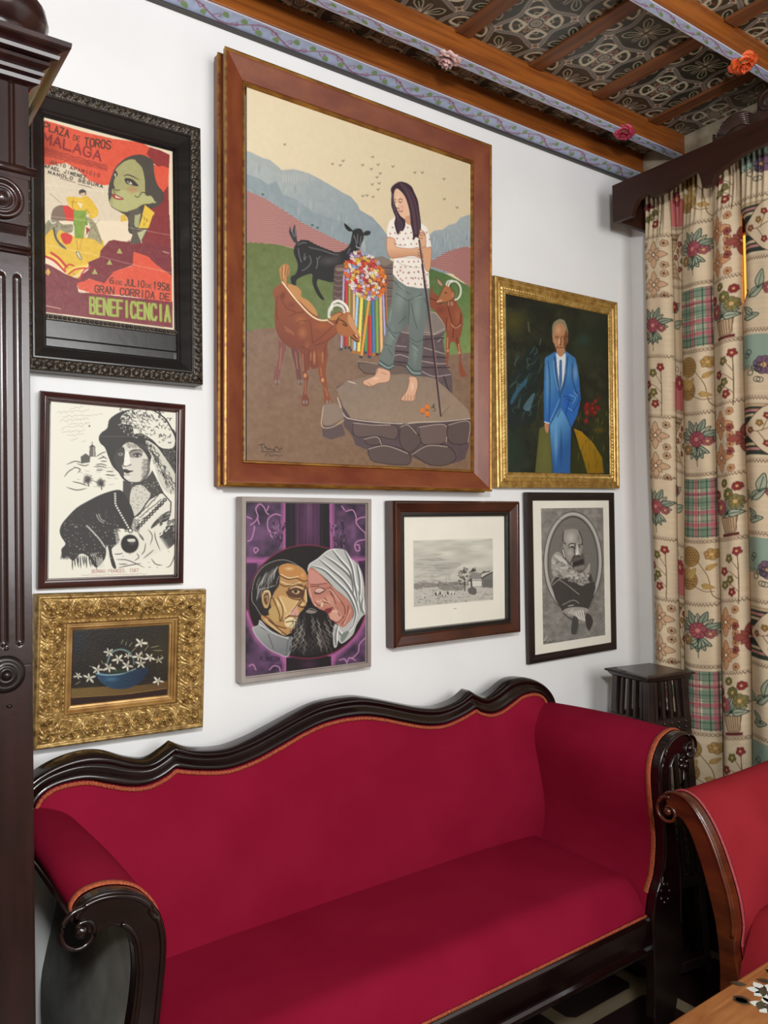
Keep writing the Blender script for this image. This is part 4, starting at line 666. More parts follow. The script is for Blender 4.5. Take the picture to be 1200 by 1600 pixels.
# ---------------------------------------------------------------- still life with white flowers
def paint_jasmine():
    p = Paint(168, 130, [[114.7, 985.4], [265.8, 976.7], [263.1, 1087.6], [111.5, 1104.5]], '#231c17', seed=5)
    r = p.rng; n = p.noise(10, 8)[..., None]
    p.fr(110, 970, 7.5)
    p.img = hx('#1d1916')*(1-n)+hx('#29221a')*n
    p.blob(1050, 300, 330, 400, '#373019', a=.7, soft=1); p.blob(60, 250, 220, 220, '#1a2530', a=.8, soft=1)
    p.poly([(0, 790), (300, 770), (800, 750), (1170, 690), (1170, 780), (700, 850), (0, 895)], '#6d572c', grad=((200, 800), (1100, 750), '#5c4423')); p.poly([(0, 895), (700, 850), (1170, 780), (1170, 900), (0, 1040)], '#2b1710'); p.line([(0, 893), (600, 858), (1170, 778)], 1, '#a07c42', a=.7)
    p.blob(900, 700, 200, 60, '#2a2018', a=.8, soft=1)
    p.poly([(310, 600), (500, 620), (700, 590), (900, 540), (880, 640), (780, 740), (640, 790), (480, 785), (380, 730), (320, 660)], '#27475f', sm=True, grad=((350, 650), (850, 700), '#1b2c42')); p.blob(480, 680, 110, 40, '#4f7d97', a=.7, soft=1); p.line([(310, 615), (420, 632), (560, 625), (660, 600), (760, 560)], 2.2, '#7f9ba3', sm=True); p.blob(560, 590, 200, 30, '#2a3a2c', a=.9, soft=.6)
    p.line([(430, 520), (450, 430), (500, 360), (600, 335), (690, 370), (735, 450), (740, 510)], 2.2, '#56706f', sm=True); p.line([(440, 480), (490, 375), (600, 342), (700, 390)], .8, '#a3b5ae', sm=True)
    for q in ([(590, 280), (620, 220)], [(680, 310), (725, 250)], [(780, 300), (700, 380)], [(860, 360), (910, 290)], [(920, 320), (1040, 295)], [(960, 350), (1080, 350)], [(890, 240), (900, 300)], [(360, 460), (390, 510)], [(60, 745), (130, 700)], [(1050, 400), (1080, 430)], [(500, 540), (545, 590)], [(215, 525), (280, 545)], [(660, 240), (640, 300)], [(820, 350), (850, 420)]): p.line(q, 1, '#9a9468', taper=1)
    F = [(100, 640, 62, .3), (225, 665, 80, .9), (320, 570, 80, 0), (455, 545, 86, .2), (560, 450, 80, .5), (665, 525, 88, .1), (450, 370, 72, .7), (670, 410, 50, .2), (790, 420, 78, .4), (820, 500, 78, 1.0), (925, 430, 76, .3), (1025, 460, 68, .8), (820, 265, 80, .1), (1020, 700, 72, .2)]
    for x, y, s_, a0 in F:
        sh = '#8d8a70' if x > 1000 and y < 600 else '#cfccb9'
        for k in range(5):
            a = a0+k*1.2566+r.uniform(-.15, .15); L = s_*r.uniform(.8, 1.05)*(0.8 if abs(math.sin(a)) > .8 else 1)
            cx, cy = x+L*.52*math.cos(a), y+L*.48*math.sin(a); p.blob(cx, cy, L*.5, L*.2, hx(sh)*r.uniform(.8, 1.08), rot=a, soft=.35); p.line([(x, y), (x+L*.9*math.cos(a), y+L*.85*math.sin(a))], .6, '#f0ede0', a=.6)
        p.blob(x, y, 9, 9, '#a69a60', soft=.5)
    for i in range(26): x, y = r.uniform(150, 900), r.uniform(400, 640); p.line([(x, y), (x+r.uniform(-30, 30), y+r.uniform(-20, 20))], 1.2, r.choice(['#2e3a24', '#4a5a38', '#6b4a3a']), a=.5, taper=1)
    return p.done()

# ---------------------------------------------------------------- engraving
def paint_view():
    p = Paint(150, 122, [[646.0, 845.0], [769.6, 841.2], [770.4, 936.7], [646.8, 948.1]], '#dedccd', seed=6)
    r = p.rng; p.fr(640, 840, 8.571); n = p.noise(5, 14)[..., None]
    p.img = p.img*(1-.16*n)
    p.poly([(50, 230), (300, 250), (550, 320), (700, 350), (600, 430), (500, 520), (60, 540)], '#a9a79e', a=.3, sm=True); p.poly([(330, 370), (500, 330), (680, 340), (640, 400), (400, 440)], '#8f8d86', a=.3, sm=True)
    for i in range(34): y = r.uniform(220, 540); x = r.uniform(40, 400); p.line([(x, y), (x+r.uniform(80, 260), y+r.uniform(-18, 12))], .6, '#6f6d68', a=.5, taper=1)
    for i in range(14): y = r.uniform(60, 200); x = r.uniform(60, 900); p.line([(x, y), (x+150, y)], .5, '#8d8b84', a=.35)
    p.poly([(60, 560), (200, 570), (300, 545), (420, 560), (700, 560), (780, 620), (1110, 560), (1115, 830), (60, 900)], '#bfbcb1')
    for q in ([(60, 620), (180, 600), (350, 610), (400, 640), (360, 660), (200, 670), (60, 680)], [(390, 580), (460, 600), (660, 590), (700, 640), (700, 700), (400, 690)]): p.poly(q, '#66645e', sm=True, a=.6)
    for i in range(300):
        x = r.uniform(60, 1110); y = r.uniform(575, 880)
        if y > 905-(x-60)*.07: continue
        p.line([(x, y), (x+r.uniform(10, 50), y+r.uniform(-8, 4))], r.uniform(.4, .9), r.choice(['#3f3d3a', '#5d5b56', '#e0ddd0', '#84817a']), a=.75, taper=1)
    for x in (290, 310, 520, 540, 490): p.poly([(x-8, 560), (x, 480+abs(x-400)*.1), (x+8, 560)], '#d8d6ca', line='#7d7b75', lw=.3)
    for i in range(110): a = r.uniform(0, 6.3); d = r.rand()**.5; x, y = 730+85*d*math.cos(a), 530+130*d*math.sin(a); p.blob(x, y, 12, 9, r.choice(['#2f2e2b', '#4c4a46', '#8b8880']), soft=.6)
    p.line([(735, 560), (738, 710)], 1.4, '#2b2927')
    p.poly([(800, 480), (860, 460), (950, 480), (970, 550), (820, 550)], '#8b8982'); p.poly([(830, 550), (965, 550), (965, 650), (835, 660)], '#d9d7cc', line='#4c4a46', lw=.5); p.poly([(800, 470), (830, 430), (850, 400), (870, 430), (878, 380), (885, 450)], '#46443f'); p.line([(820, 550), (830, 660)], 2, '#2b2927'); p.line([(840, 570), (960, 570)], 1, '#55534e')
    p.poly([(965, 540), (1110, 465), (1112, 660), (970, 670)], '#76746e'); p.line([(960, 545), (1030, 500), (1112, 462)], 1.6, '#2b2927'); p.lines([[(950, 490), (1000, 450)], [(980, 470), (1070, 450)]], 1.4, '#3c3a37')
    for i in range(12): x = 990+i*10; p.line([(x, 560), (x, 660)], .5, '#4c4a46', a=.6)
    p.poly([(780, 690), (840, 660), (890, 690), (880, 760), (800, 750)], '#5c5a55', sm=True, a=.9)
    for x, y in ((350, 750), (380, 745), (410, 740), (455, 730), (470, 760), (510, 735), (550, 740), (590, 735), (195, 785), (430, 760)): p.blob(x, y, 10, 26, r.choice(['#f0eee4', '#2b2927', '#efece0']), soft=.4); p.blob(x+8, y+12, 7, 20, '#2b2927', soft=.4)
    p.scribble((830, 60), (1090, 35), 6, 24, .5, '#8d8b84', a=.8)
    return p.done()

# ---------------------------------------------------------------- charcoal portrait in an oval
def paint_oval():
    p = Paint(108, 222, [[845.0, 794.4], [942.1, 793.2], [945.4, 992.1], [848.5, 1007.3]], '#8b8880', ss=3, seed=8)
    r = p.rng; n = p.noise(14, 30)[..., None]*.6+p.noise(45, 90)[..., None]*.4; p.img = hx('#6f6c66')*(1-n)+hx('#a39f97')*n
    p.fr(840, 790, 10.909)
    for i in range(260): x, y = r.uniform(60, 1120), r.uniform(50, 2360); a = r.choice([.6, -.7, .1]); p.line([(x, y), (x+70*math.cos(a), y+70*math.sin(a))], .5, r.choice(['#57544f', '#b0aca3', '#4f4c48']), a=.35)
    p.blob(600, 960, 505, 862, '#3a3835', soft=.01); p.blob(600, 960, 492, 850, '#bdbab1', soft=.01); p.blob(600, 960, 445, 800, '#8a877f', soft=.005); p.blob(600, 960, 430, 785, '#3a3835', soft=.01); p.blob(600, 965, 418, 770, '#77746d', soft=.01)
    for i in range(60): y = r.uniform(220, 1000); x = r.uniform(280, 700); p.line([(x, y), (x+200, y+r.uniform(-10, 10))], .6, r.choice(['#5c5954', '#8d8a82']), a=.4)
    # body (second crop is offset by 1091 px in this frame)
    o = 1091
    p.poly([(230, 230+o), (330, 110+o), (480, 140+o), (640, 230+o), (800, 250+o), (960, 200+o), (985, 300+o), (940, 480+o), (850, 700+o), (600, 640+o), (420, 700+o), (300, 500+o)], '#46423e', sm=False); p.poly([(850, 160+o), (900, 60+o), (940, 190+o), (900, 220+o)], '#46423e')
    p.lines([[(230, 240+o), (300, 90+o)], [(370, 170+o), (500, 260+o), (700, 420+o)], [(250, 260+o), (370, 160+o)], [(420, 600+o), (600, 520+o), (700, 570+o)]], 1, '#b5b1a8', sm=True)
    for i in range(60): x, y = r.uniform(280, 900), r.uniform(150, 600)+o; p.line([(x, y), (x+10, y+50)], .5, '#2f2c2a', a=.5)
    # ruff
    p.poly([(240, 900), (290, 820), (350, 790), (450, 880), (560, 1000), (680, 1130), (800, 1100), (880, 980), (880, 1120), (800, 1340), (700, 1350), (560, 1240), (300, 1210), (240, 1120)], '#a9a59c', sm=True)
    for i in range(150): x, y = r.uniform(250, 860), r.uniform(920, 1330); (p.ring(x, y, 16, 12, .6, r.choice(['#4b4844', '#e3e0d7'])) if y > 880+(x-400)*.55 and y < 1210+(x-300)*.28 else None)
    for i in range(9): p.line([(290+i*20, 820+i*8), (330+i*24, 900+i*16)], .9, '#e3e0d7'); p.line([(300+i*20, 815+i*8), (345+i*24, 895+i*16)], .6, '#2f2c2a')
    p.line([(430, 880), (560, 1010), (700, 1150)], 1, '#2f2c2a', sm=True)
    # head
    p.poly([(440, 440), (520, 410), (620, 400), (700, 440), (750, 560), (760, 700), (740, 850), (800, 960), (800, 1080), (740, 1150), (660, 1120), (560, 980), (470, 880), (430, 760), (440, 600)], '#9c988f', sm=True); p.blob(560, 560, 110, 140, '#cfcbc1', a=.85, soft=1)
    p.blob(700, 560, 40, 90, '#7b776f', a=.8, soft=1); p.blob(550, 810, 60, 70, '#bdb9af', a=.8, soft=1)
    p.poly([(580, 940), (620, 870), (700, 860), (780, 820), (800, 950), (800, 1080), (740, 1150), (660, 1110)], '#615d57', sm=True); p.hatch((600, 960), (780, 900), (10, 120), 26, .8, '#2f2c2a'); p.hatch((620, 1040), (790, 1000), (10, 90), 22, .8, '#8d8981'); p.line([(610, 880), (660, 862), (720, 868)], 1.3, '#2f2c2a', sm=True)
    p.poly([(410, 760), (440, 730), (480, 880), (450, 900)], '#bdb9af', line='#2f2c2a', lw=.6)
    p.lines([[(520, 690), (560, 650), (620, 650)], [(530, 720), (580, 700), (640, 730)], [(680, 680), (745, 660)], [(560, 980), (600, 890), (640, 830)], [(640, 650), (620, 760), (640, 830), (700, 850)], [(440, 440), (430, 600), (480, 660)], [(700, 440), (750, 560), (755, 680)]], 1.2, '#2b2826', sm=True)
    p.blob(590, 712, 22, 18, '#2b2826', soft=.5); p.blob(715, 705, 20, 16, '#35322f', soft=.5); p.poly([(670, 640), (690, 760), (700, 830), (640, 840), (655, 760)], '#d6d2c9', sm=True); p.blob(672, 825, 26, 14, '#efece4', soft=.6); p.line([(545, 690), (600, 670)], .9, '#e8e5dc')
    # hand, gloves
    p.poly([(440, 700+o), (560, 640+o), (760, 640+o), (860, 680+o), (800, 740+o), (600, 780+o)], '#a5a198', sm=True); p.poly([(560, 730+o), (640, 700+o), (760, 680+o), (800, 760+o), (790, 880+o), (740, 840+o), (700, 830+o), (650, 800+o)], '#bfbbb2', sm=True)
    for i in range(4): p.line([(655+i*38, 740+o-i*12), (700+i*32, 830+o+i*10)], 2.2, '#dedad1'); p.line([(675+i*38, 740+o-i*12), (720+i*32, 830+o+i*10)], .7, '#3b3835')
    p.lines([[(520, 620+o), (610, 600+o)], [(530, 740+o), (600, 670+o)]], 1, '#e3e0d7'); p.line([(430, 740+o), (520, 810+o), (590, 850+o)], 1.2, '#2b2826')
    p.poly([(590, 830+o), (640, 790+o), (690, 860+o), (690, 1060+o), (640, 1100+o), (570, 1070+o)], '#4b4945', sm=True); p.poly([(820, 750+o), (900, 780+o), (940, 890+o), (890, 1020+o), (870, 1040+o), (820, 950+o)], '#423e3b', sm=True); p.poly([(690, 940+o), (790, 920+o), (790, 1130+o), (640, 1140+o)], '#7e807a', a=.6)
    p.line([(110, 1210+o), (160, 1120+o)], .8, '#e3e0d7'); p.scribble((90, 1235+o), (290, 1215+o), 16, 10, .8, '#33302d')
    return p.done()

# ---------------------------------------------------------------- man in a blue suit
def paint_suit():
    p = Paint(176, 300, [[798.4, 461.0], [953.4, 492.7], [956.4, 738.4], [801.9, 734.5]], '#2a2e22', seed=3)
    r = p.rng; n = p.noise(12, 18)[..., None]*.6+p.noise(40, 60)[..., None]*.4
    p.img = hx('#181c17')*(1-n)+hx('#363b29')*n
    p.fr(760, 420, 4.444)
    for x, y, rx, ry, c, a in ((230, 380, 110, 110, '#4f4a1c', .8), (210, 1250, 200, 260, '#20342c', .9), (780, 400, 180, 300, '#242b20', .7), (700, 560, 140, 300, '#2f3a28', .6), (400, 300, 120, 160, '#17201b', .8), (440, 1250, 60, 250, '#6d7040', .8), (250, 200, 150, 90, '#0f1412', .8), (800, 1150, 110, 280, '#33371c', .8), (690, 500, 60, 60, '#2f4a46', .6)): p.blob(x, y, rx, ry, c, a=a, soft=1)
    p.poly([(400, 1100), (440, 1080), (470, 1130), (485, 1405), (370, 1400)], '#6d6d38', a=.8)
    # dark figures at left
    p.poly([(185, 880), (190, 780), (270, 660), (320, 560), (380, 560), (400, 640), (420, 720), (380, 860), (380, 1040), (280, 1080), (190, 1100)], '#1b2826', sm=True)
    for i in range(46): x, y = r.uniform(190, 400), r.uniform(580, 1060); p.line([(x, y), (x+r.uniform(-20, 30), y+r.uniform(-60, -10)), (x+r.uniform(10, 50), y-r.uniform(40, 90))], r.uniform(1, 2.4), r.choice(['#3b5550', '#2b3d3c', '#121a19', '#4a6560']), a=.6, sm=True, taper=1)
    p.poly([(205, 920), (240, 840), (310, 760), (315, 790), (260, 860), (220, 930)], '#35607a', a=.8, sm=True); p.poly([(290, 960), (340, 880), (370, 860), (350, 930), (330, 980)], '#5d7f8c', a=.7, sm=True)
    p.line([(325, 380), (330, 440)], 2.4, '#5f6a4e', a=.7); p.line([(410, 490), (400, 530)], 1.8, '#5a6360', a=.7)
    # right: ochre road, red flowers
    p.poly([(630, 1100), (680, 1120), (760, 1200), (820, 1300), (830, 1405), (710, 1405), (670, 1240)], '#a67d18', sm=False, grad=((650, 1120), (780, 1380), '#8d6a12')); p.poly([(620, 1130), (680, 1260), (720, 1405), (610, 1405)], '#2f3318')
    for i in range(70): x, y = r.uniform(640, 860), r.uniform(1000, 1400); p.line([(x, y), (x+r.uniform(-6, 10), y-r.uniform(20, 80))], 1.4, r.choice(['#4f5a28', '#2b3a1c', '#8a7a2c', '#3c4a24']), a=.45, taper=1)
    for i in range(22): x, y = r.normal(745, 24), r.normal(965, 34); p.blob(x, y, 14, 18, r.choice(['#9e1c1c', '#c22420', '#6e1418']), a=.8, soft=.7)
    p.blob(710, 1050, 25, 30, '#8a1f1a', a=.7, soft=.9); p.blob(800, 890, 20, 25, '#7b1a18', a=.6, soft=1); p.blob(800, 1110, 60, 30, '#8a6a1e', a=.5, soft=1)
    # suit
    p.poly([(435, 620), (500, 580), (570, 570), (640, 620), (665, 760), (675, 900), (655, 1000), (610, 1100), (605, 1405), (490, 1405), (470, 1120), (465, 1070), (430, 1060), (428, 840)], '#3f76ab', sm=False, grad=((450, 700), (660, 1000), '#2a68b4'))
    p.poly([(500, 1010), (540, 960), (605, 1060), (605, 1405), (490, 1405), (470, 1080)], '#5d9bcb', grad=((480, 1100), (600, 1200), '#2c5f9b'))
    p.blob(480, 760, 40, 190, '#5a97c4', a=.7, soft=1); p.blob(590, 700, 40, 120, '#5a97cb', a=.7, soft=1); p.blob(640, 720, 24, 90, '#8db2d6', a=.7, soft=1); p.blob(585, 920, 36, 140, '#1f5cba', a=.7, soft=1); p.blob(510, 1200, 18, 180, '#8cc0e0', a=.6, soft=1); p.blob(545, 1230, 12, 170, '#1d3f6f', a=.7, soft=1); p.blob(450, 800, 12, 240, '#7fb3d3', a=.6, soft=1)
    p.lines([[(455, 640), (470, 780), (465, 1050)], [(500, 610), (510, 740), (537, 880)], [(590, 610), (575, 760), (537, 880)], [(620, 660), (620, 760), (650, 860)], [(537, 880), (530, 960), (470, 1070)], [(560, 880), (600, 890), (590, 940), (575, 1000)], [(640, 850), (665, 900), (620, 990)], [(580, 900), (630, 920)], [(575, 1000), (610, 1090)], [(540, 970), (520, 1020)]], 1.1, '#1c3f6b', sm=True)
    p.lines([[(600, 870), (640, 890), (620, 930)], [(590, 960), (620, 980)], [(630, 850), (655, 880)], [(495, 640), (500, 720), (525, 840)], [(535, 900), (500, 980), (470, 1050)]], 1, '#8fc0e8', sm=True, a=.8)
    p.poly([(510, 585), (540, 610), (575, 585), (575, 720), (537, 860), (520, 740)], '#dfe6ec'); p.poly([(535, 640), (545, 635), (550, 660), (552, 780), (539, 860), (530, 780), (532, 660)], '#4a6f9d'); p.blob(541, 642, 9, 12, '#2f5f80', soft=.3); p.line([(505, 620), (522, 760), (537, 870)], 1.4, '#27527f', sm=True); p.line([(580, 620), (565, 760), (540, 870)], 1.2, '#27527f', sm=True)
    # head and hands
    p.poly([(485, 420), (495, 380), (530, 358), (565, 370), (585, 420), (590, 500), (575, 540), (565, 590), (540, 612), (520, 590), (500, 530), (488, 500)], '#b98560', sm=True); p.poly([(485, 430), (492, 385), (530, 356), (568, 368), (588, 430), (590, 490), (580, 440), (560, 395), (520, 385), (498, 420), (492, 490)], '#8d8266', sm=True); p.blob(525, 430, 24, 36, '#dcae84', a=.8, soft=1); p.poly([(575, 430), (590, 480), (570, 560), (560, 520)], '#6b3f2a', sm=True, a=.8)
    p.lines([[(503, 480), (515, 472), (528, 480)], [(548, 478), (562, 470), (576, 480)], [(540, 480), (545, 510), (535, 530), (548, 530)], [(525, 552), (540, 548), (555, 552)], [(520, 540), (510, 560)]], 1, '#4f2819', sm=True); p.blob(516, 488, 7, 4, '#3b1d14'); p.blob(561, 487, 7, 4, '#3b1d14'); p.line([(532, 490), (530, 528)], 1.1, '#efc9a2')
    p.poly([(435, 1065), (460, 1065), (462, 1110), (450, 1130), (438, 1110)], '#c08a66', sm=True); p.line([(433, 1055), (465, 1065)], 1.4, '#e8eef2')
    return p.done()
# ---------------------------------------------------------------- woven curtain cloth: five pattern columns, each one repeat (633 mm) high
BR, GR, RD, OC, PK = '#4f382a', '#24332b', '#8a2f36', '#94713a', '#c08a7c'
CREAM = '#d0bc9e'
def leaf(p, x, y, L, a, col=GR, fill='#9fa48d', w=2.3):
    c, s = math.cos(a), math.sin(a); W = L*.24
    q = [(x, y), (x+L*.35*c-W*s, y+L*.35*s+W*c), (x+L*c, y+L*s), (x+L*.35*c+W*s, y+L*.35*s-W*c)]
    p.poly(q, fill, sm=True, line=col, lw=w); p.line([(x, y), (x+L*.8*c, y+L*.8*s)], w*.8, col)
def flower(p, x, y, R, col, n=6, core='#c9a068', line=None, w=1.3):
    for k in range(n):
        a = k*2*math.pi/n+.3; p.blob(x+R*.6*math.cos(a), y+R*.6*math.sin(a), R*.42, R*.42, col, soft=.2)
        if line: p.ring(x+R*.6*math.cos(a), y+R*.6*math.sin(a), R*.38, R*.38, w, line)
    p.blob(x, y, R*.3, R*.3, core, soft=.2)
def zband(p, W, y, kind=0, col=BR):
    if kind == 0:
        for i in range(int(W/9)+1): p.line([(i*9-3, y+5), (i*9+2, y-4), (i*9+6, y+5)], 1.5, col)
        p.line([(0, y-7), (W, y-7)], 1, col, a=.6)
    else:
        for i in range(int(W/10)+1): p.ring(i*10, y, 4.5, 3.5, 1.3, col)
        p.line([(0, y+6), (W, y+6)], 1, col, a=.6); p.line([(0, y-6), (W, y-6)], 1, col, a=.6)
def medallion(p, x, y, col=BR, fill='#c4a07e'):
    for k in range(8):
        a = k*math.pi/4; L = 48 if k % 2 == 0 else 30; W_ = 12 if k % 2 == 0 else 8
        c, s = math.cos(a), math.sin(a)
        p.poly([(x+6*c, y+6*s), (x+L*.5*c-W_*s, y+L*.5*s+W_*c), (x+L*c, y+L*s), (x+L*.5*c+W_*s, y+L*.5*s-W_*c)], fill, sm=True, line=col, lw=1.5)
    p.blob(x, y, 6, 6, '#e8d7b8', soft=.2); p.ring(x, y, 6, 6, 1.3, col)
    for sx in (-1, 1):
        for sy in (-1, 1): flower(p, x+sx*38, y+sy*38, 13, fill, 6, line=col, w=1.2, core=col)
def sprig(p, x, y, flip=1):
    p.line([(x, y+110), (x+2*flip, y+40), (x, y-50)], 2.4, BR, sm=True); p.lines([[(x, y+70), (x-20*flip, y+50), (x-48*flip, y+45)], [(x, y+30), (x-20*flip, y+10), (x-44*flip, y-2)], [(x, y), (x-12*flip, y-20), (x-26*flip, y-36)]], 1.5, BR, sm=True)
    for dx, dy, c in ((-52, 2, RD), (-30, -38, '#6b6a3c'), (-2, -58, RD), (-50, 46, '#6b6a3c'), (-22, 70, RD), (-28, 30, '#6b6a3c')): flower(p, x+dx*flip, y+dy, 15, c, 5, line=BR, w=1.2)
def bouquet(p, x, y, s=1.):
    for k in range(9): a = -math.pi/2+(k-4)*.42; leaf(p, x+18*math.cos(a), y+18*math.sin(a), (48 if k % 2 else 36)*s, a, fill='#8b927e' if k % 2 else '#b9b096')
    for k in range(5): a = math.pi/2+(k-2)*.5; leaf(p, x, y+26, 42*s, a)
    p.lines([[(x, y+10), (x+2, y+90)], [(x, y+60), (x-30, y+40)], [(x, y+60), (x+30, y+45)]], 1.8, GR, sm=True)
    flower(p, x, y, 26*s, '#9a5258', 9, line='#5e1f28', core='#c98478'); flower(p, x-32, y+34, 17*s, '#8f7a50', 7, line=BR)
    flower(p, x+34, y+10, 15*s, '#98545a', 6, line=BR)
def vase(p, x, y):
    p.poly([(x-30, y+60), (x+34, y+60), (x+26, y+110), (x-14, y+110)], '#b59a7a', line=BR, lw=1.6); p.poly([(x-24, y+112), (x+36, y+112), (x+36, y+122), (x-24, y+122)], '#5e2c2a')
    for i in range(7): p.line([(x-24+i*9, y+62), (x-12+i*7, y+108)], 1.5, BR)
    for k in range(9): a = -2.9+k*.36; leaf(p, x, y+50, 50, a)
    for dx, dy, R, c in ((-30, 26, 26, '#9a5258'), (4, -14, 20, '#6b6a3c'), (28, 14, 24, '#7d7448'), (-44, -14, 16, RD), (34, -34, 15, RD), (-10, -50, 14, '#6b6a3c')): flower(p, x+dx, y+dy, R, c, 7, line=BR)
def pinecone(p, x, y, R):
    p.blob(x, y, R, R*1.05, '#a98650', soft=.05); p.ring(x, y, R, R*1.05, 1.6, '#5f4526')
    for i in range(-3, 4):
        for j in range(-3, 4):
            xx = x+i*R*.28+(j % 2)*R*.14; yy = y+j*R*.28
            if (xx-x)**2+(yy-y)**2 < R*R*.8: p.ring(xx, yy, R*.14, R*.14, 1.1, '#5f4526')
def lens(p, W, y, bg, strip):
    p.poly([(0, y-78), (W, y-78), (W, y+78), (0, y+78)], bg)
    for i, c in enumerate(strip): p.poly([(0, y-78+i*15), (W, y-78+i*15), (W, y-70+i*15), (0, y-70+i*15)], c)
    for i in range(11): p.line([(0, y-79+i*15), (W, y-79+i*15)], 1.2, BR)
    p.poly([(W*.08, y), (W*.35, y-34), (W*.7, y-74), (W*1.2, y-80), (W*1.2, y+80), (W*.7, y+74), (W*.35, y+34)], CREAM, sm=True, line=BR, lw=1.8)
    p.lines([[(W*.2, y), (W*.5, y+6), (W*.95, y-20)], [(W*.5, y+6), (W*.7, y+40)], [(W*.6, y+4), (W*.75, y-40)]], 1.7, BR, sm=True)
    for dx, dy, c in ((.32, 2, '#8a4a3c'), (.72, -44, RD), (.55, -20, OC), (.7, 42, RD), (.9, -22, PK), (.9, 14, '#6b6a3c')): flower(p, W*dx, y+dy, 11, c, 5, line=BR, w=1.1)
def cloth(W, n, seed):
    p = Paint(n, 302, [(0, 0), (W, 0), (W, 633), (0, 633)], CREAM, seed=seed); q = p.noise(3, 150)[..., None]
    p.img = p.img*(.97+.05*q); return p
def curtain_tiles():
    T = []
    W = 112; p = cloth(W, 60, 1); bouquet(p, 50, 95); zband(p, W, 205); sprig(p, 80, 300); zband(p, W, 415); [medallion(p, 56, y) for y in (480, 586)]; zband(p, W, 640 - 14); T.append(p.done())
    W = 70; p = cloth(W, 36, 2); p.poly([(0, 80), (W, 80), (W, 205), (0, 205)], '#d3bd9c'); leaf(p, 0, 60, 55, -.7); leaf(p, 5, 110, 60, -.4); flower(p, 10, 40, 20, RD, 6, line=BR); zband(p, W, 225); p.poly([(0, 300), (W, 300), (W, 395), (0, 395)], '#b96a66'); flower(p, 34, 300, 26, '#a23c48', 8, line=BR); [p.ring(20+25*(k % 2), 255+k*14, 9, 8, 1.8, BR) for k in range(4)]; zband(p, W, 402); lens(p, W, 500, '#b59a78', ['#8c7452', '#6f5b44', '#a48a64']); zband(p, W, 605); T.append(p.done())
    W = 120; p = cloth(W, 64, 3)
    p.poly([(0, 0), (W, 0), (W, 195), (0, 195)], '#dccbb0')
    for x in (18, 76): p.poly([(x, 0), (x+34, 0), (x+34, 195), (x, 195)], '#5f7a64', a=.6)
    for y in (0, 62, 160): p.poly([(0, y), (W, y), (W, y+30), (0, y+30)], '#5f7a64', a=.6)
    for y in (44, 105, 146): p.poly([(0, y), (W, y), (W, y+12), (0, y+12)], '#b25260', a=.65)
    for x in (64, 112): p.poly([(x-8, 0), (x+3, 0), (x+3, 195), (x-8, 195)], '#b25260', a=.6)
    for x in (6, 34, 52, 70, 96, 115): p.line([(x, 0), (x, 195)], 2, '#26382f')
    for y in (10, 30, 52, 78, 98, 120, 140, 168, 190): p.line([(0, y), (W, y)], 1.7, '#26382f')
    zband(p, W, 207, 1); pinecone(p, 40, 258, 32); pinecone(p, 34, 335, 32); [leaf(p, 34, 335, 48, a, OC, '#b8985f') for a in (-2.2, -1.6, -1.0)]; p.lines([[(64, 270), (95, 320), (105, 380), (120, 400)], [(50, 350), (85, 370), (110, 372)]], 1.8, '#5f4526', sm=True); leaf(p, 78, 350, 34, .3, OC, '#b8985f'); leaf(p, 90, 300, 30, -.6, OC, '#b8985f'); flower(p, 105, 250, 20, '#a98650', 6, line='#5f4526'); zband(p, W, 415); bouquet(p, 66, 500, 1.05); zband(p, W, 618, 1); T.append(p.done())
    W = 116; p = cloth(W, 62, 4); vase(p, 62, 70); zband(p, W, 200, 1); sprig(p, 92, 300); zband(p, W, 398); [medallion(p, 42, y, '#6a452f', '#c08d66') for y in (465, 570)]; medallion(p, 118, 517, '#5a2b28', '#8e4b40'); zband(p, W, 628); T.append(p.done())
    W = 120; p = cloth(W, 62, 5); leaf(p, 30, 80, 56, -2.6); leaf(p, 34, 86, 58, -.7); leaf(p, 60, 60, 60, -1.3); p.line([(30, 90), (70, 50), (120, 60)], 2, GR, sm=True); leaf(p, 20, 150, 50, -.2, GR); leaf(p, 50, 140, 40, -2.4, GR); flower(p, 96, 60, 20, '#9a5258', 7, line=BR); zband(p, W, 190); p.poly([(0, 203), (W, 203), (W, 305), (0, 305)], '#8a9c8c'); zband(p, W, 308, 0, '#26382f'); flower(p, 80, 300, 30, '#74566a', 8, line='#26302c'); [p.ring(50+20*math.cos(k), 300+46*math.sin(k*1.3), 9, 8, 2, '#26302c') for k in range(8)]; zband(p, W, 402); lens(p, W, 500, '#2f3d36', ['#b9a07c', '#b98078', '#d0b894', '#27332d', '#b25e5c', '#27332d', '#b25e5c', '#27332d', '#d0b894', '#b98078']); zband(p, W, 598); T.append(p.done())
    return T

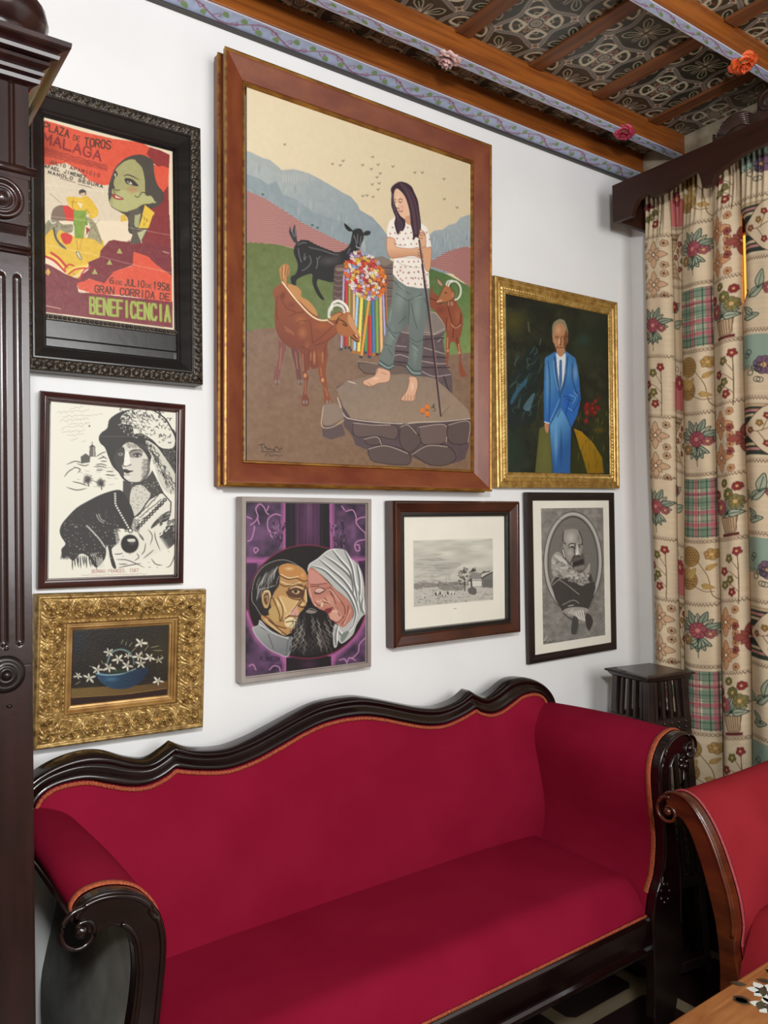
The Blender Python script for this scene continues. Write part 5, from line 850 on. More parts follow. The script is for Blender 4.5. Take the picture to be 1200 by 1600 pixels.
# ---------------------------------------------------------------- one repeat of the painted ceiling tiles (283 mm), ring in the middle, knots at the corners
def ceiling_tile():
    S = 283.; p = Paint(112, 112, [(0, 0), (S, 0), (S, S), (0, S)], '#38392f', seed=2)
    n = p.noise(14, 14)[..., None]; p.img = hx('#2e3329')*(1-n)+hx('#453a30')*n
    LT, MD, DK, BN = '#c9bea6', '#77706a', '#1f2a22', '#66402f'
    c = S/2; q = S/4
    def four(f):
        for sx in (-1, 1):
            for sy in (-1, 1): f(sx, sy)
    def ornate(x0, y0, w):
        # a quadrant panel curling round (x0, y0), outlined in cream
        for sx in (-1, 1):
            for sy in (-1, 1):
                P_ = [(x0+sx*14, y0+sy*22), (x0+sx*26, y0+sy*12), (x0+sx*58, y0+sy*14), (x0+sx*61, y0+sy*32), (x0+sx*50, y0+sy*52), (x0+sx*30, y0+sy*60), (x0+sx*14, y0+sy*56)]
                p.poly(P_, LT, sm=True); Q_ = [(x0+sx*24, y0+sy*26), (x0+sx*52, y0+sy*20), (x0+sx*54, y0+sy*34), (x0+sx*44, y0+sy*46), (x0+sx*26, y0+sy*52)]
                p.poly(Q_, '#23372b', sm=True); p.blob(x0+sx*40, y0+sy*36, 10, 8, BN, soft=.5)
                p.line([(x0+sx*20, y0+sy*38), (x0+sx*34, y0+sy*30), (x0+sx*30, y0+sy*20)], 3, LT, sm=True)
    # grey interlaced straps
    def straps():
        for w, col in ((17, DK), (14, LT), (11, MD)):
            for i in (-1, 0, 1, 2):
                for a in (0, 1):
                    o = q+i*2*q; pts = []
                    for k in range(-1, 10): pts.append((k*q/1.0, o+(10 if k % 2 else -10)*(1 if i % 2 else -1)))
                    p.line([(y, x) for x, y in pts] if a else pts, w, col, sm=True, soft=1)
    straps()
    for x0, y0 in ((c, c), (0, 0), (S, 0), (0, S), (S, S)): ornate(x0, y0, 1)
    for x0, y0 in ((c, 0), (c, S), (0, c), (S, c)):
        for k in range(4):
            a = k*math.pi/2+math.pi/4; p.poly([(x0+8*math.cos(a), y0+8*math.sin(a)), (x0+46*math.cos(a)-12*math.sin(a), y0+46*math.sin(a)+12*math.cos(a)), (x0+64*math.cos(a), y0+64*math.sin(a)), (x0+46*math.cos(a)+12*math.sin(a), y0+46*math.sin(a)-12*math.cos(a))], '#1d3024', sm=True, line=LT, lw=3); p.line([(x0+14*math.cos(a), y0+14*math.sin(a)), (x0+50*math.cos(a), y0+50*math.sin(a))], 2.2, LT)
        p.lines([[(x0-40, y0), (x0+40, y0)], [(x0, y0-40), (x0, y0+40)]], 13, LT, soft=1); p.lines([[(x0-42, y0), (x0+42, y0)], [(x0, y0-42), (x0, y0+42)]], 9, MD, soft=1); p.lines([[(x0-42, y0), (x0+42, y0)], [(x0, y0-42), (x0, y0+42)]], 2, DK)
    # stars at the crossings
    for x0 in (q, 3*q):
        for y0 in (q, 3*q):
            s = 14; P_ = []
            for k in range(8): a = k*math.pi/4; R = s*1.25 if k % 2 == 0 else s*.5; P_.append((x0+R*math.cos(a), y0+R*math.sin(a)))
            p.poly(P_, '#d2c7ad'); p.poly([(x0+(a-x0)*.6, y0+(b-y0)*.6) for a, b in P_], BN)
    # ring medallions
    for x0, y0 in ((c, c), (0, 0), (S, 0), (0, S), (S, S)):
        p.blob(x0, y0, 24, 24, LT, soft=.05); p.blob(x0, y0, 21, 21, '#3d3c40', soft=.05); p.blob(x0, y0, 15, 15, LT, soft=.05); p.blob(x0, y0, 12, 12, '#5f5249', soft=.1); p.ring(x0, y0, 6, 6, 2.5, LT)
        for k in range(4): a = k*math.pi/2; p.poly([(x0+26*math.cos(a)-9*math.sin(a), y0+26*math.sin(a)+9*math.cos(a)), (x0+46*math.cos(a), y0+46*math.sin(a)), (x0+26*math.cos(a)+9*math.sin(a), y0+26*math.sin(a)-9*math.cos(a))], '#6e4636', sm=True, line=LT, lw=1.6)
    return p.done()

# ---------------------------------------------------------------- vine painted along the blue underside of a beam, one 600 mm repeat
def vine_strip():
    p = Paint(300, 20, [(0, 0), (600, 0), (600, 42), (0, 42)], '#b9c6e6', seed=3)
    n = p.noise(60, 4)[..., None]; p.img = p.img*(.92+.1*n); r = p.rng
    p.line([(0, 2.5), (600, 2.5)], 3.2, '#d5d2dc'); p.line([(0, 39.5), (600, 39.5)], 3.2, '#cfc6c4')
    pts = [(x, 21+13*math.sin(x/600*2*math.pi*3)) for x in range(-20, 640, 15)]
    p.line(pts, 2.4, '#9c4460', sm=True)
    for x in range(15, 600, 50):
        y = 21+13*math.sin(x/600*2*math.pi*3); d = 1 if y < 21 else -1
        p.line([(x, y), (x+14, y+d*10), (x+22, y+d*4), (x+15, y+d*2)], 1.7, '#9c4460', sm=True)
        p.poly([(x+25, 21+d*6-7), (x+36, 21+d*6-3), (x+40, 21+d*6+6), (x+28, 21+d*6+5), (x+20, 21+d*6+1)], '#7f9c62', sm=True)
    return p.done()
# ================================================================ THE SETTING
plaster = mat('white_plaster', '#ebebea', .85, c2='#e5e5e4', scale=(3, 3, 3), bump=.35, bscale=14, spec=.2)
def struct(o): o['kind'] = 'structure'; return o
struct(MB().box((-1.5, 0, -.05), (2.6, .12, 3.0)).build('wall_back', plaster))
plaster2 = mat('beige_plaster', '#9a8e7c', .9, c2='#8d8170', scale=(3, 3, 3), bump=.3, bscale=14)
wr = mat('white_plaster_window_wall', '#e9e8e6', .85, c2='#e3e2df', scale=(3, 3, 3), bump=.35, bscale=14, spec=.2)
w = MB(); w.box((2.5, -3.6, -.05), (2.62, -1.15, 3.0)); w.box((2.5, -.36, -.05), (2.62, 0, 3.0)); w.box((2.5, -1.15, 2.46), (2.62, -.36, 3.0)); w.box((2.5, -1.15, -.05), (2.62, -.36, .95)); struct(w.build('wall_right', wr))
struct(MB().box((-1.62, -3.6, -.05), (-1.5, .12, 3.0)).build('wall_left', plaster2)); struct(MB().box((-1.62, -3.72, -.05), (2.62, -3.6, 3.0)).build('wall_front', plaster2))
# floor: patterned tiles
fm = mat('floor_tiles', '#2c1f1d', .3, c2='#241918', scale=(6, 6, 6), bump=.1); nt = fm.node_tree; N, L = nt.nodes, nt.links
tc = N.new('ShaderNodeTexCoord'); sx = N.new('ShaderNodeSeparateXYZ'); L.new(tc.outputs['Object'], sx.inputs[0])
def mth(op, a, b=None, c=None):
    n = N.new('ShaderNodeMath'); n.operation = op
    for i, x in enumerate((a, b, c)):
        if x is None: continue
        if isinstance(x, (int, float)): n.inputs[i].default_value = x
        else: L.new(x, n.inputs[i])
    return n.outputs[0]
P_ = .34
fx = mth('ABSOLUTE', mth('SUBTRACT', mth('FRACT', mth('DIVIDE', mth('ADD', sx.outputs[0], -.42+3.4), P_)), .5)); fy = mth('ABSOLUTE', mth('SUBTRACT', mth('FRACT', mth('DIVIDE', mth('ADD', sx.outputs[1], .27+3.4+.17), P_)), .5))
line = mth('LESS_THAN', mth('MINIMUM', mth('SUBTRACT', .5, fx), fy), .07); dia = mth('GREATER_THAN', mth('ADD', fx, mth('SUBTRACT', .5, fy)), .80)
mk = mth('MAXIMUM', line, dia); mx = N.new('ShaderNodeMixRGB'); mx.inputs[1].default_value = srgb('#2b1c1c'); L.new(mk, mx.inputs[0])
nz = N.new('ShaderNodeTexNoise'); nz.inputs['Scale'].default_value = 9; rp = N.new('ShaderNodeValToRGB'); rp.color_ramp.elements[0].color = srgb('#8a7c62'); rp.color_ramp.elements[1].color = srgb('#a3977b'); L.new(tc.outputs['Object'], nz.inputs['Vector']); L.new(nz.outputs['Fac'], rp.inputs[0]); L.new(rp.outputs[0], mx.inputs[2])
L.new(mx.outputs[0], N['Principled BSDF'].inputs['Base Color'])
struct(MB().box((-1.6, -3.7, -.06), (2.6, .1, 0)).build('floor', fm))
struct(MB().box((2.47, -3.55, 0), (2.5, -.0, .225)).build('baseboard_right', mat('dark_skirting', '#1c1512', .35, c2='#120d0b', scale=(4, 4, 30)), bevel=.004))
struct(MB().box((2.44, -1.3, .228), (2.5, 0, .30)).build('trim_1', mat('grey_stone_ledge', '#8e8b85', .6, c2='#7c7974', bump=.2), bevel=.004))

pine = mat('pine_beam', '#9a571f', .42, c2='#743c14', scale=(3, 60, 60), bump=.25, bscale=90, detail=5, dist=.6, coat=.15)
pine2 = mat('dark_batten', '#7c4a28', .5, c2='#5a331b', scale=(60, 4, 60), bump=.25, bscale=90, detail=5)
vine = painted('vine_painted_wood', .5)
VS = vine_strip()
tile_m = painted('majolica_tile', .35, bump=.3, bscale=200, coat=.1)
# painted tiles above the battens
ct = struct(MB().box((-1.5, -3.6, 2.812), (2.6, .1, 2.9)).build('ceiling', mat('ceiling_boards', '#4a3424', .6, c2='#3a281b', scale=(3, 40, 3))))
CT = ceiling_tile(); S = .2835
yy, xx = np.meshgrid(np.linspace(S/2, -S/2, 112), np.linspace(-S/2, S/2, 112), indexing='ij')
first = None
for j in range(-1, 5):
    for i in range(-5, 4):
        x = 1.594+i*S; y = -.385-j*S
        if first is None:
            first = color_grid('painted_tile', CT, np.stack([xx, yy, np.zeros_like(xx)], -1), tile_m, ct); o = first
        else:
            o = first.copy(); COL.objects.link(o)
        o.location = (x, y, 2.80)
# beams parallel to the picture wall
def beam(y0, y1, label, face_h=.082, z=2.73):
    t = thing('ceiling_beam', label, 'beam', (1.0, (y0+y1)/2, z), group=None)
    b = MB(); b.box((-1.4, y0, z+.002), (2.498, y1, z+face_h)); b.build('beam_timber', pine, t, bevel=.003, world=True)
    n = 1100; xs = np.linspace(.2, 2.495, n); r = VS[:, (np.arange(n)*300*2.295/(.6*n)).astype(int) % 300]
    X, Y = np.meshgrid(xs, np.linspace(y0+.002, y1-.002, VS.shape[0])); pos = np.stack([X, Y, np.full_like(X, z)], -1)-np.array([1.0, (y0+y1)/2, z])
    color_grid('painted_underside', r, pos, vine, t, solid=.0015)
    return t
beam(-.074, -.004, 'pine beam against the picture wall, with a blue vine-painted underside')
beam(-.244, -.205, 'pine beam with a blue vine underside carrying the pale pink and deep pink roses')
beam(-.686, -.652, 'pine beam farthest from the picture wall, carrying the orange rose')
beam(-1.13, -1.095, 'pine beam nearest the viewer, beyond the top edge of the photo')
struct(MB().box((-1.5, -.014, 2.722), (2.5, 0, 2.731)).build('trim_2', mat('thin_dark_moulding', '#3a3634', .5), bevel=.002))
for y0, y1 in ((-.652, -.244), (-1.095, -.686)):
    for k in range(-4, 4):
        x = 1.736+k*S
        t = tag(MB().box((x-.026, y0+.003, 2.789), (x+.026, y1-.003, 2.7995)).build('ceiling_batten', pine2, bevel=.002), group='battens across the tiled ceiling', cat='batten', label='dark batten running between two pine beams under the painted ceiling tiles')

struct(MB().box((2.484, -3.5, 2.60), (2.5, -.0, 2.799)).build('trim_3', mat('old_plaster_band', '#a39782', .85, c2='#6f6350', scale=(14, 14, 14), bump=.6, bscale=40, detail=6)))

# ================================================================ ROSES on the beams
def rose(name, loc, c1, c2, label, seed, R=.034):
    r = random.Random(seed); t = thing(name, label, 'flower', loc)
    pm = mat(name+'_petals_'+str(seed), c1, .45, c2=c2, scale=(25, 25, 25), coat=.2, lo=.3, hi=.7)
    b = MB()
    for ring, (n, rr, hh, cup) in enumerate(((6, 1.0, .35, .5), (6, .78, .55, .8), (5, .5, .75, 1.1), (4, .26, .85, 1.3))):
        for k in range(n):
            a = k*2*math.pi/n+ring*.5+r.uniform(-.15, .15); G = []
            for u in np.linspace(0, 1, 7):
                row = []
                for v in np.linspace(-1, 1, 7):
                    w_ = math.sin(min(1, u*1.25)*math.pi/2)*(1-max(0, u-.75)*1.4*abs(v))*.62*rr/math.sqrt(n/5)
                    rad = rr*(.15+.85*u**1.1)-.12*abs(v)**2*u; z = -hh*(u**1.4)*cup*.55+.06*math.sin(v*4+k)*u+.16*(u > .86)*(1 if ring < 2 else 0)
                    row.append((R*(rad*math.cos(a)-v*w_*math.sin(a)), R*(rad*math.sin(a)+v*w_*math.cos(a)), R*z))
                G.append(row)
            b.grid(G)
    b.build('petals', pm, t, solid=.0012)
    MB().sphere((0, 0, -R*.35), R*.2, 8).build('bud', pm, t); MB().lathe([(.001, -.004), (.012, -.003), (.013, .004), (.004, .008)], n=12).build('calyx', mat('rose_calyx', '#4c5a34', .6), t)
    return t
rose('ceramic_rose', (1.418, -.222, 2.727), '#e6c9c4', '#b98a8a', 'pale pink rose fixed under the beam above the large goat painting', 1, .040).rotation_euler = (.35, .12, .3)
rose('ceramic_rose', (2.164, -.232, 2.727), '#c8405c', '#8f2038', 'deep pink rose fixed under the beam near the curtain pelmet', 2, .036).rotation_euler = (.3, .15, 1.3)
rose('ceramic_rose', (2.118, -.668, 2.727), '#e2642a', '#c2461c', 'orange rose under the farther beam, above the carved pelmet crest', 3, .040).rotation_euler = (.25, .2, 2.1)

# ================================================================ PICTURES
# x, z of the bottom middle, width, height, in-plane turn, lean (degrees), thickness
FR = {
'poster': (.5675, 1.8008, .4098, .6178, .0055, 1.2, .05), 'main': (1.2595, 1.5575, .8856, 1.0655, -.0048, 1.3, .063), 'blue': (2.0647, 1.5719, .6067, .6699, .0099, 1.18, .026),
'drawing': (.5647, 1.3276, .3282, .4288, -.0169, 1.2, .021), 'gold': (.5735, .9854, .3826, .3288, -.0301, 1.2, .044), 'purple': (1.064, 1.0678, .3926, .4637, -.0091, 1.2, .033),
'engr': (1.5846, 1.1084, .4983, .4173, .0002, 1.0, .045), 'dark': (2.1208, .9973, .4446, .561, .0084, .8, .016)}
def pic_thing(k, name, label, cat):
    x, z, w, h, rot, tilt, t = FR[k]
    o = thing(name, label, cat)
    o.matrix_basis = Matrix.Translation((x, -.002, z)) @ Matrix.Rotation(-rot, 4, 'Y') @ Matrix.Rotation(math.radians(tilt), 4, 'X')
    return o, w, h, t
def sweep(b, w, h, prof, ml=0, seg=None, disp=None, smooth=False, sides=(0, 1, 2, 3)):
    # rectangular frame: prof = [(inset, depth)], swept with mitred corners
    for sd in sides:
        G = []
        for pi, (d, t) in enumerate(prof):
            x0, x1, z0, z1 = -w/2+d, w/2-d, d, h-d
            A, B = {0: ((x0, z0), (x1, z0)), 1: ((x1, z0), (x1, z1)), 2: ((x1, z1), (x0, z1)), 3: ((x0, z1), (x0, z0))}[sd]
            Ls = math.hypot(B[0]-A[0], B[1]-A[1]); full = (w if sd % 2 == 0 else h); n = max(1, int(round(full/seg))) if seg else 1; row = []
            for k in range(n+1):
                u = k/n; px, pz = A[0]+(B[0]-A[0])*u, A[1]+(B[1]-A[1])*u; tt = t
                if disp: tt = t+disp(d, (d+u*Ls), full)
                row.append((px, -tt, pz))
            G.append(row)
        b.grid(G, smooth)
    return b
def panel(name, rgb, l, r, bt, tp, dep, m, parent, solid=.0):
    rgb = rgb*.955; ny, nx = rgb.shape[:2]; X, Z = np.meshgrid(np.linspace(l, r, nx), np.linspace(tp, bt, ny))
    return color_grid(name, rgb, np.stack([X, np.full_like(X, -dep), Z], -1), m, parent, solid)
oil = painted('oil_paint', .55, bump=.25, bscale=300); paper = painted('printed_paper', .6, bump=.05)
cardm = mat('cream_mount_board', '#e6e2d4', .8, c2='#e0dccd', scale=(8, 8, 8))

# 1 large painting of the goats
o, w, h, t = pic_thing('main', 'painting', 'largest framed painting, a barefoot woman with goats and a ribboned flower bouquet', 'painting')
redw = mat('red_brown_frame', '#6b2f1b', .42, c2='#7f4324', scale=(9, 40, 9), bump=.25, bscale=60, detail=6, coat=.1)
gilt = mat('worn_gilt', '#a97a32', .38, .55, c2='#7a4c1e', scale=(18, 18, 60), detail=5, bump=.2)
sweep(MB(), w, h, [(.0, 0), (0, .022), (.004, .026), (.007, .03), (.007, .046), (.002, .05), (.001, .058)]).build('frame_side', redw, o)
sweep(MB(), w, h, [(.001, .057), (.0, .0625), (.004, .0645), (.0075, .062)]).build('gilt_edge', gilt, o)
sweep(MB(), w, h, [(-.001, .02), (-.0025, .024), (-.001, .028), (.004, .029)]).build('gilt_bead', gilt, o)
sweep(MB(), w, h, [(.0075, .062), (.012, .061), (.045, .048), (.056, .043), (.057, .041)]).build('frame', redw, o)
sweep(MB(), w, h, [(.057, .041), (.059, .044), (.0625, .044), (.066, .0355)]).build('gilt_slip', gilt, o)
panel('canvas', paint_goats(), -.3711, .3827, .0618, .9986, .035, oil, o, .004)
# 2 bullfight poster
o, w, h, t = pic_thing('poster', 'framed_poster', 'bullfight poster with a woman\'s green face in a wide black carved frame', 'poster')
blk = mat('black_polished_wood', '#23211f', .3, c2='#191716', scale=(8, 8, 60), bump=.15, bscale=50, coat=.35)
brz = mat('dark_bronze_carving', '#2e2822', .38, .35, c2='#463c30', scale=(60, 60, 60), bump=.3, bscale=160)
def carve(d, s, full):
    P = .0235; u = ((s % P)/P-.5); v = (d-.0125)/.0105
    bead = .0065*max(0, 1-((u*2.5)**2+(v*1.5)**2))**.5 if (u*2.5)**2+(v*1.5)**2 < 1 else 0
    return bead+.0022*math.sin(u*16)*math.cos(v*5)*(abs(v) < 1)+.0015*math.cos(v*14+u*6)
sweep(MB(), w, h, [(0, 0), (0, .044), (.002, .048)]+[(.002+.0021*i, .048+.001*math.sin(i/10*math.pi)) for i in range(1, 11)]+[(.025, .046)], seg=.0021, disp=lambda d, s, f: carve(d, s, f) if .003 < d < .0235 else 0, smooth=True).build('carved_border', brz, o)
sweep(MB(), w, h, [(.025, .047), (.026, .050), (.029, .050), (.031, .047), (.05, .033), (.054, .029), (.0555, .03), (.058, .026), (.058, .012)]).build('frame', blk, o)
MB().box((-.156, -.0165, .05), (.154, -.004, .57)).build('backing', blk, o)
MB().box((-.152, -.023, .0765), (.148, -.0125, .1165)).build('lower_panel', blk, o, bevel=.002)
b = MB().box((-.152, -.025, .116), (.148, -.0125, .128)); [b.sphere((-.147+.0098*i, -.0255, .122), .0036, 5, (1.2, 1, 1)) for i in range(31)]; b.build('beaded_strip', brz, o)
panel('poster_sheet', paint_poster(), -.1513, .1434, .1287, .5549, .0205, painted('old_poster_paper', .42, bump=.5, bscale=25), o, .001)
# 3 ink drawing
o, w, h, t = pic_thing('drawing', 'framed_drawing', 'black ink drawing of a lady in a patterned hat, thin dark red wood frame', 'drawing')
mah = mat('mahogany_frame', '#44201a', .32, c2='#2f1511', scale=(10, 60, 10), coat=.4, bump=.1)
sweep(MB(), w, h, [(0, 0), (0, .015), (.002, .019), (.006, .021), (.009, .019), (.0105, .0165), (.013, .018), (.016, .0175), (.018, .013), (.0205, .0125), (.0215, .0075)]).build('frame', mah, o)
panel('drawing_sheet', paint_lady(), -.1408, .1478, .0207, .4081, .008, paper, o, .001)
# 4 gilt still life
o, w, h, t = pic_thing('gold', 'still_life_painting', 'small still life of white flowers in a blue bowl in a heavy gold frame', 'painting')
gold = mat('antique_gold', '#c4a365', .36, .5, c2='#6e5027', scale=(70, 70, 70), bump=.3, bscale=120, detail=5, lo=.3, hi=.7)
def acan(d, s, full):
    if not .010 < d < .058: return 0
    v = (d-.034)/.024; P = .052; u = (s % P)/P-.5; e = (1-v*v)
    r = math.hypot(u*2.1, v*.95); a = math.atan2(v, u*2.1)
    leaf_ = .0052*math.cos(a*5)*math.exp(-(r-.55)**2*9); core = .006*max(0, 1-(r*2.6)**2); cr = .0025*math.sin(r*22+a*2)
    c = .007*math.exp(-((s-.02)**2+(d-.03)**2)/.0003)+.007*math.exp(-((full-s-.02)**2+(d-.03)**2)/.0003)
    return e*(leaf_+core+cr)+c+.0012*math.sin(s*900)*math.cos(d*700)*e
prof = [(0, 0), (-.002, .02), (0, .036), (.004, .042), (.008, .042)]+[(.010+.0016*i, .0365-.010*(i/30)+.007*math.sin(i/30*math.pi)) for i in range(31)]
sweep(MB(), w, h, prof, seg=.0019, disp=acan, smooth=True).build('carved_frame', gold, o)
def bd(d, s, full): return .0018*abs(math.sin(s*330)) if .0595 < d < .0635 else 0
sweep(MB(), w, h, [(.058, .0265), (.0595, .027), (.061, .030), (.063, .029), (.065, .024)], seg=.0024, disp=bd, smooth=True).build('bead_moulding', gold, o)
sweep(MB(), w, h, [(.065, .024), (.067, .026), (.070, .026), (.071, .021), (.074, .022), (.0765, .021), (.077, .017), (.081, .016), (.0835, .011)]).build('inner_moulding', mat('smooth_gold', '#b8935a', .32, .5, c2='#8f6a3c', scale=(20, 20, 20)), o)
panel('canvas', paint_jasmine(), -.1085, .1139, .0775, .2468, .0115, painted('varnished_oil_paint', .35, bump=.2, bscale=250, coat=.1), o, .003)
# 5 purple painting
o, w, h, t = pic_thing('purple', 'painting', 'purple painting of a man and a white-veiled woman with their heads together, grey frame', 'painting')
gry = mat('silver_grey_frame', '#a39a94', .4, .1, c2='#92877f', scale=(8, 8, 8))
sweep(MB(), w, h, [(0, 0), (0, .032), (.001, .033), (.0115, .033), (.012, .032), (.012, .0255), (.014, .0255), (.0155, .0225)]).build('frame', gry, o)
panel('canvas', paint_purple(), -.1785, .1848, .0148, .4496, .022, oil, o, .004)
# 6 engraving
o, w, h, t = pic_thing('engr', 'framed_engraving', 'small town landscape engraving on wide cream paper in a deep brown wood frame', 'engraving')
brw = mat('brown_moulded_frame', '#4b2313', .28, c2='#35180e', scale=(8, 50, 8), coat=.5, bump=.1)
sweep(MB(), w, h, [(0, 0), (0, .02), (.0, .037), (.002, .041), (.004, .045), (.007, .045), (.0085, .042), (.0105, .041), (.030, .034), (.033, .031), (.034, .031)]).build('frame', brw, o)
sweep(MB(), w, h, [(.034, .031), (.035, .033), (.038, .033), (.039, .029), (.042, .029), (.043, .031), (.0455, .030), (.047, .021), (.047, .019)]).build('inner_moulding', blk, o)
MB().box((-.2045, -.0195, .0475), (.2025, -.012, .3705)).build('mount', cardm, o)
pv = paint_view()
MB().box((-.1655, -.0199, .108), (.1539, -.0195, .3042)).build('plate_mark', mat('plate_mark_paper', '#dcd9cc', .8), o)
panel('print', pv, -.1627, .1511, .1103, .3014, .0203, paper, o)
b = MB(); b.box((-.012, -.0203, .0925), (.0, -.0199, .0945)); b.build('caption', mat('faint_ink', '#9d9a90', .8), o)
# 7 oval portrait
o, w, h, t = pic_thing('dark', 'framed_portrait', 'charcoal portrait of a bearded man in a ruff inside an oval, thin black frame', 'portrait')
sweep(MB(), w, h, [(0, 0), (0, .013), (.002, .016), (.012, .0165), (.024, .015), (.027, .0155), (.0285, .012)]).build('frame', mat('blackish_oak_frame', '#1d1413', .4, c2='#2a1b18', scale=(8, 60, 8), bump=.3, coat=.2), o)
MB().box((-.194, -.0124, .0265), (.1955, -.006, .5335)).build('mount', cardm, o)
panel('portrait_sheet', paint_oval(), -.1541, .162, .0575, .5077, .0129, paper, o)
# 8 man in blue
o, w, h, t = pic_thing('blue', 'painting', 'painting of a white-haired man in a bright blue suit, in a gold frame', 'painting')
def rope(d, s, full): return .0018*math.sin(s*520+d*500) if .030 < d < .042 else 0
sweep(MB(), w, h, [(0, 0), (0, .02), (.001, .0245), (.005, .0265), (.009, .0265), (.012, .0235), (.018, .022), (.021, .024), (.024, .0245), (.027, .0215), (.029, .0215)]).build('frame', mat('pale_gold', '#c4a05a', .34, .5, c2='#9a7437', scale=(60, 60, 60), detail=4, bump=.15), o)
sweep(MB(), w, h, [(.029, .0215), (.031, .0225), (.033, .0245), (.0355, .0255), (.038, .0245), (.041, .022), (.044, .0215)], seg=.0025, disp=rope, smooth=True).build('rope_moulding', mat('bright_gold', '#d2b06a', .32, .55, c2='#b08a45', scale=(60, 60, 60)), o)
sweep(MB(), w, h, [(.044, .0215), (.047, .0225), (.0505, .0205)]).build('inner_moulding', MATS['pale_gold'], o)
panel('canvas', paint_suit(), -.2530, .2530, .0505, .6195, .0195, painted('varnished_oil_paint', .35), o, .003)
# ================================================================ SEATING
velvet = mat('crimson_velvet', '#84152f', .9, c2='#7e112b', scale=(7, 7, 7), bump=.25, bscale=900, sheen=.0, spec=.04)
velvet2 = mat('coral_red_velvet', '#932730', .85, c2='#8a232a', scale=(7, 7, 7), bump=.25, bscale=900, sheen=.0, spec=.05)
dkw = mat('black_cherry_wood', '#190a09', .2, c2='#100606', scale=(6, 6, 30), coat=.35, bump=.05)
rdw = mat('reddish_brown_wood', '#5c2a12', .26, c2='#3c180b', scale=(6, 6, 30), coat=.35, bump=.05)
gimp = mat('orange_braid', '#b4582c', .7, c2='#7c3020', scale=(260, 260, 260), bump=.8, bscale=500)
gimp2 = mat('pink_braid', '#b0434a', .7, c2='#8f2f36', scale=(400, 400, 400), bump=.8, bscale=500)
greyf = mat('grey_lining_cloth', '#73736e', .9, c2='#5f605b', scale=(14, 14, 14), bump=.3, bscale=300)

def braid(b, P, r=.0042, nrm=(0, -1, 0)):
    P = [Vector(p) for p in P]; out = []; acc = 0
    # resample with scallops
    Q = [P[0]]
    for a, c in zip(P[:-1], P[1:]):
        n = max(1, int((c-a).length/.0022))
        for k in range(1, n+1): Q.append(a.lerp(c, k/n))
    R = [r*(1+.14*math.sin(i*1.6)) for i in range(len(Q))]
    b.tube(Q, R, 6, flat=.55, up=nrm)

# arm profile, left arm (sign -1): half-width from the centre, height
IN = [(.612, .40), (.613, .44), (.628, .50), (.650, .54), (.662, .59), (.665, .64), (.658, .70), (.651, .76), (.650, .80), (.658, .835), (.673, .860), (.692, .879), (.714, .890), (.738, .896), (.760, .896), (.778, .890), (.788, .877), (.786, .862)]
OUT = [(.779, .846), (.765, .838), (.750, .838), (.736, .842), (.722, .834), (.711, .820), (.703, .800), (.700, .768), (.701, .740), (.706, .70), (.716, .65), (.728, .60), (.737, .55), (.738, .48), (.735, .40)]

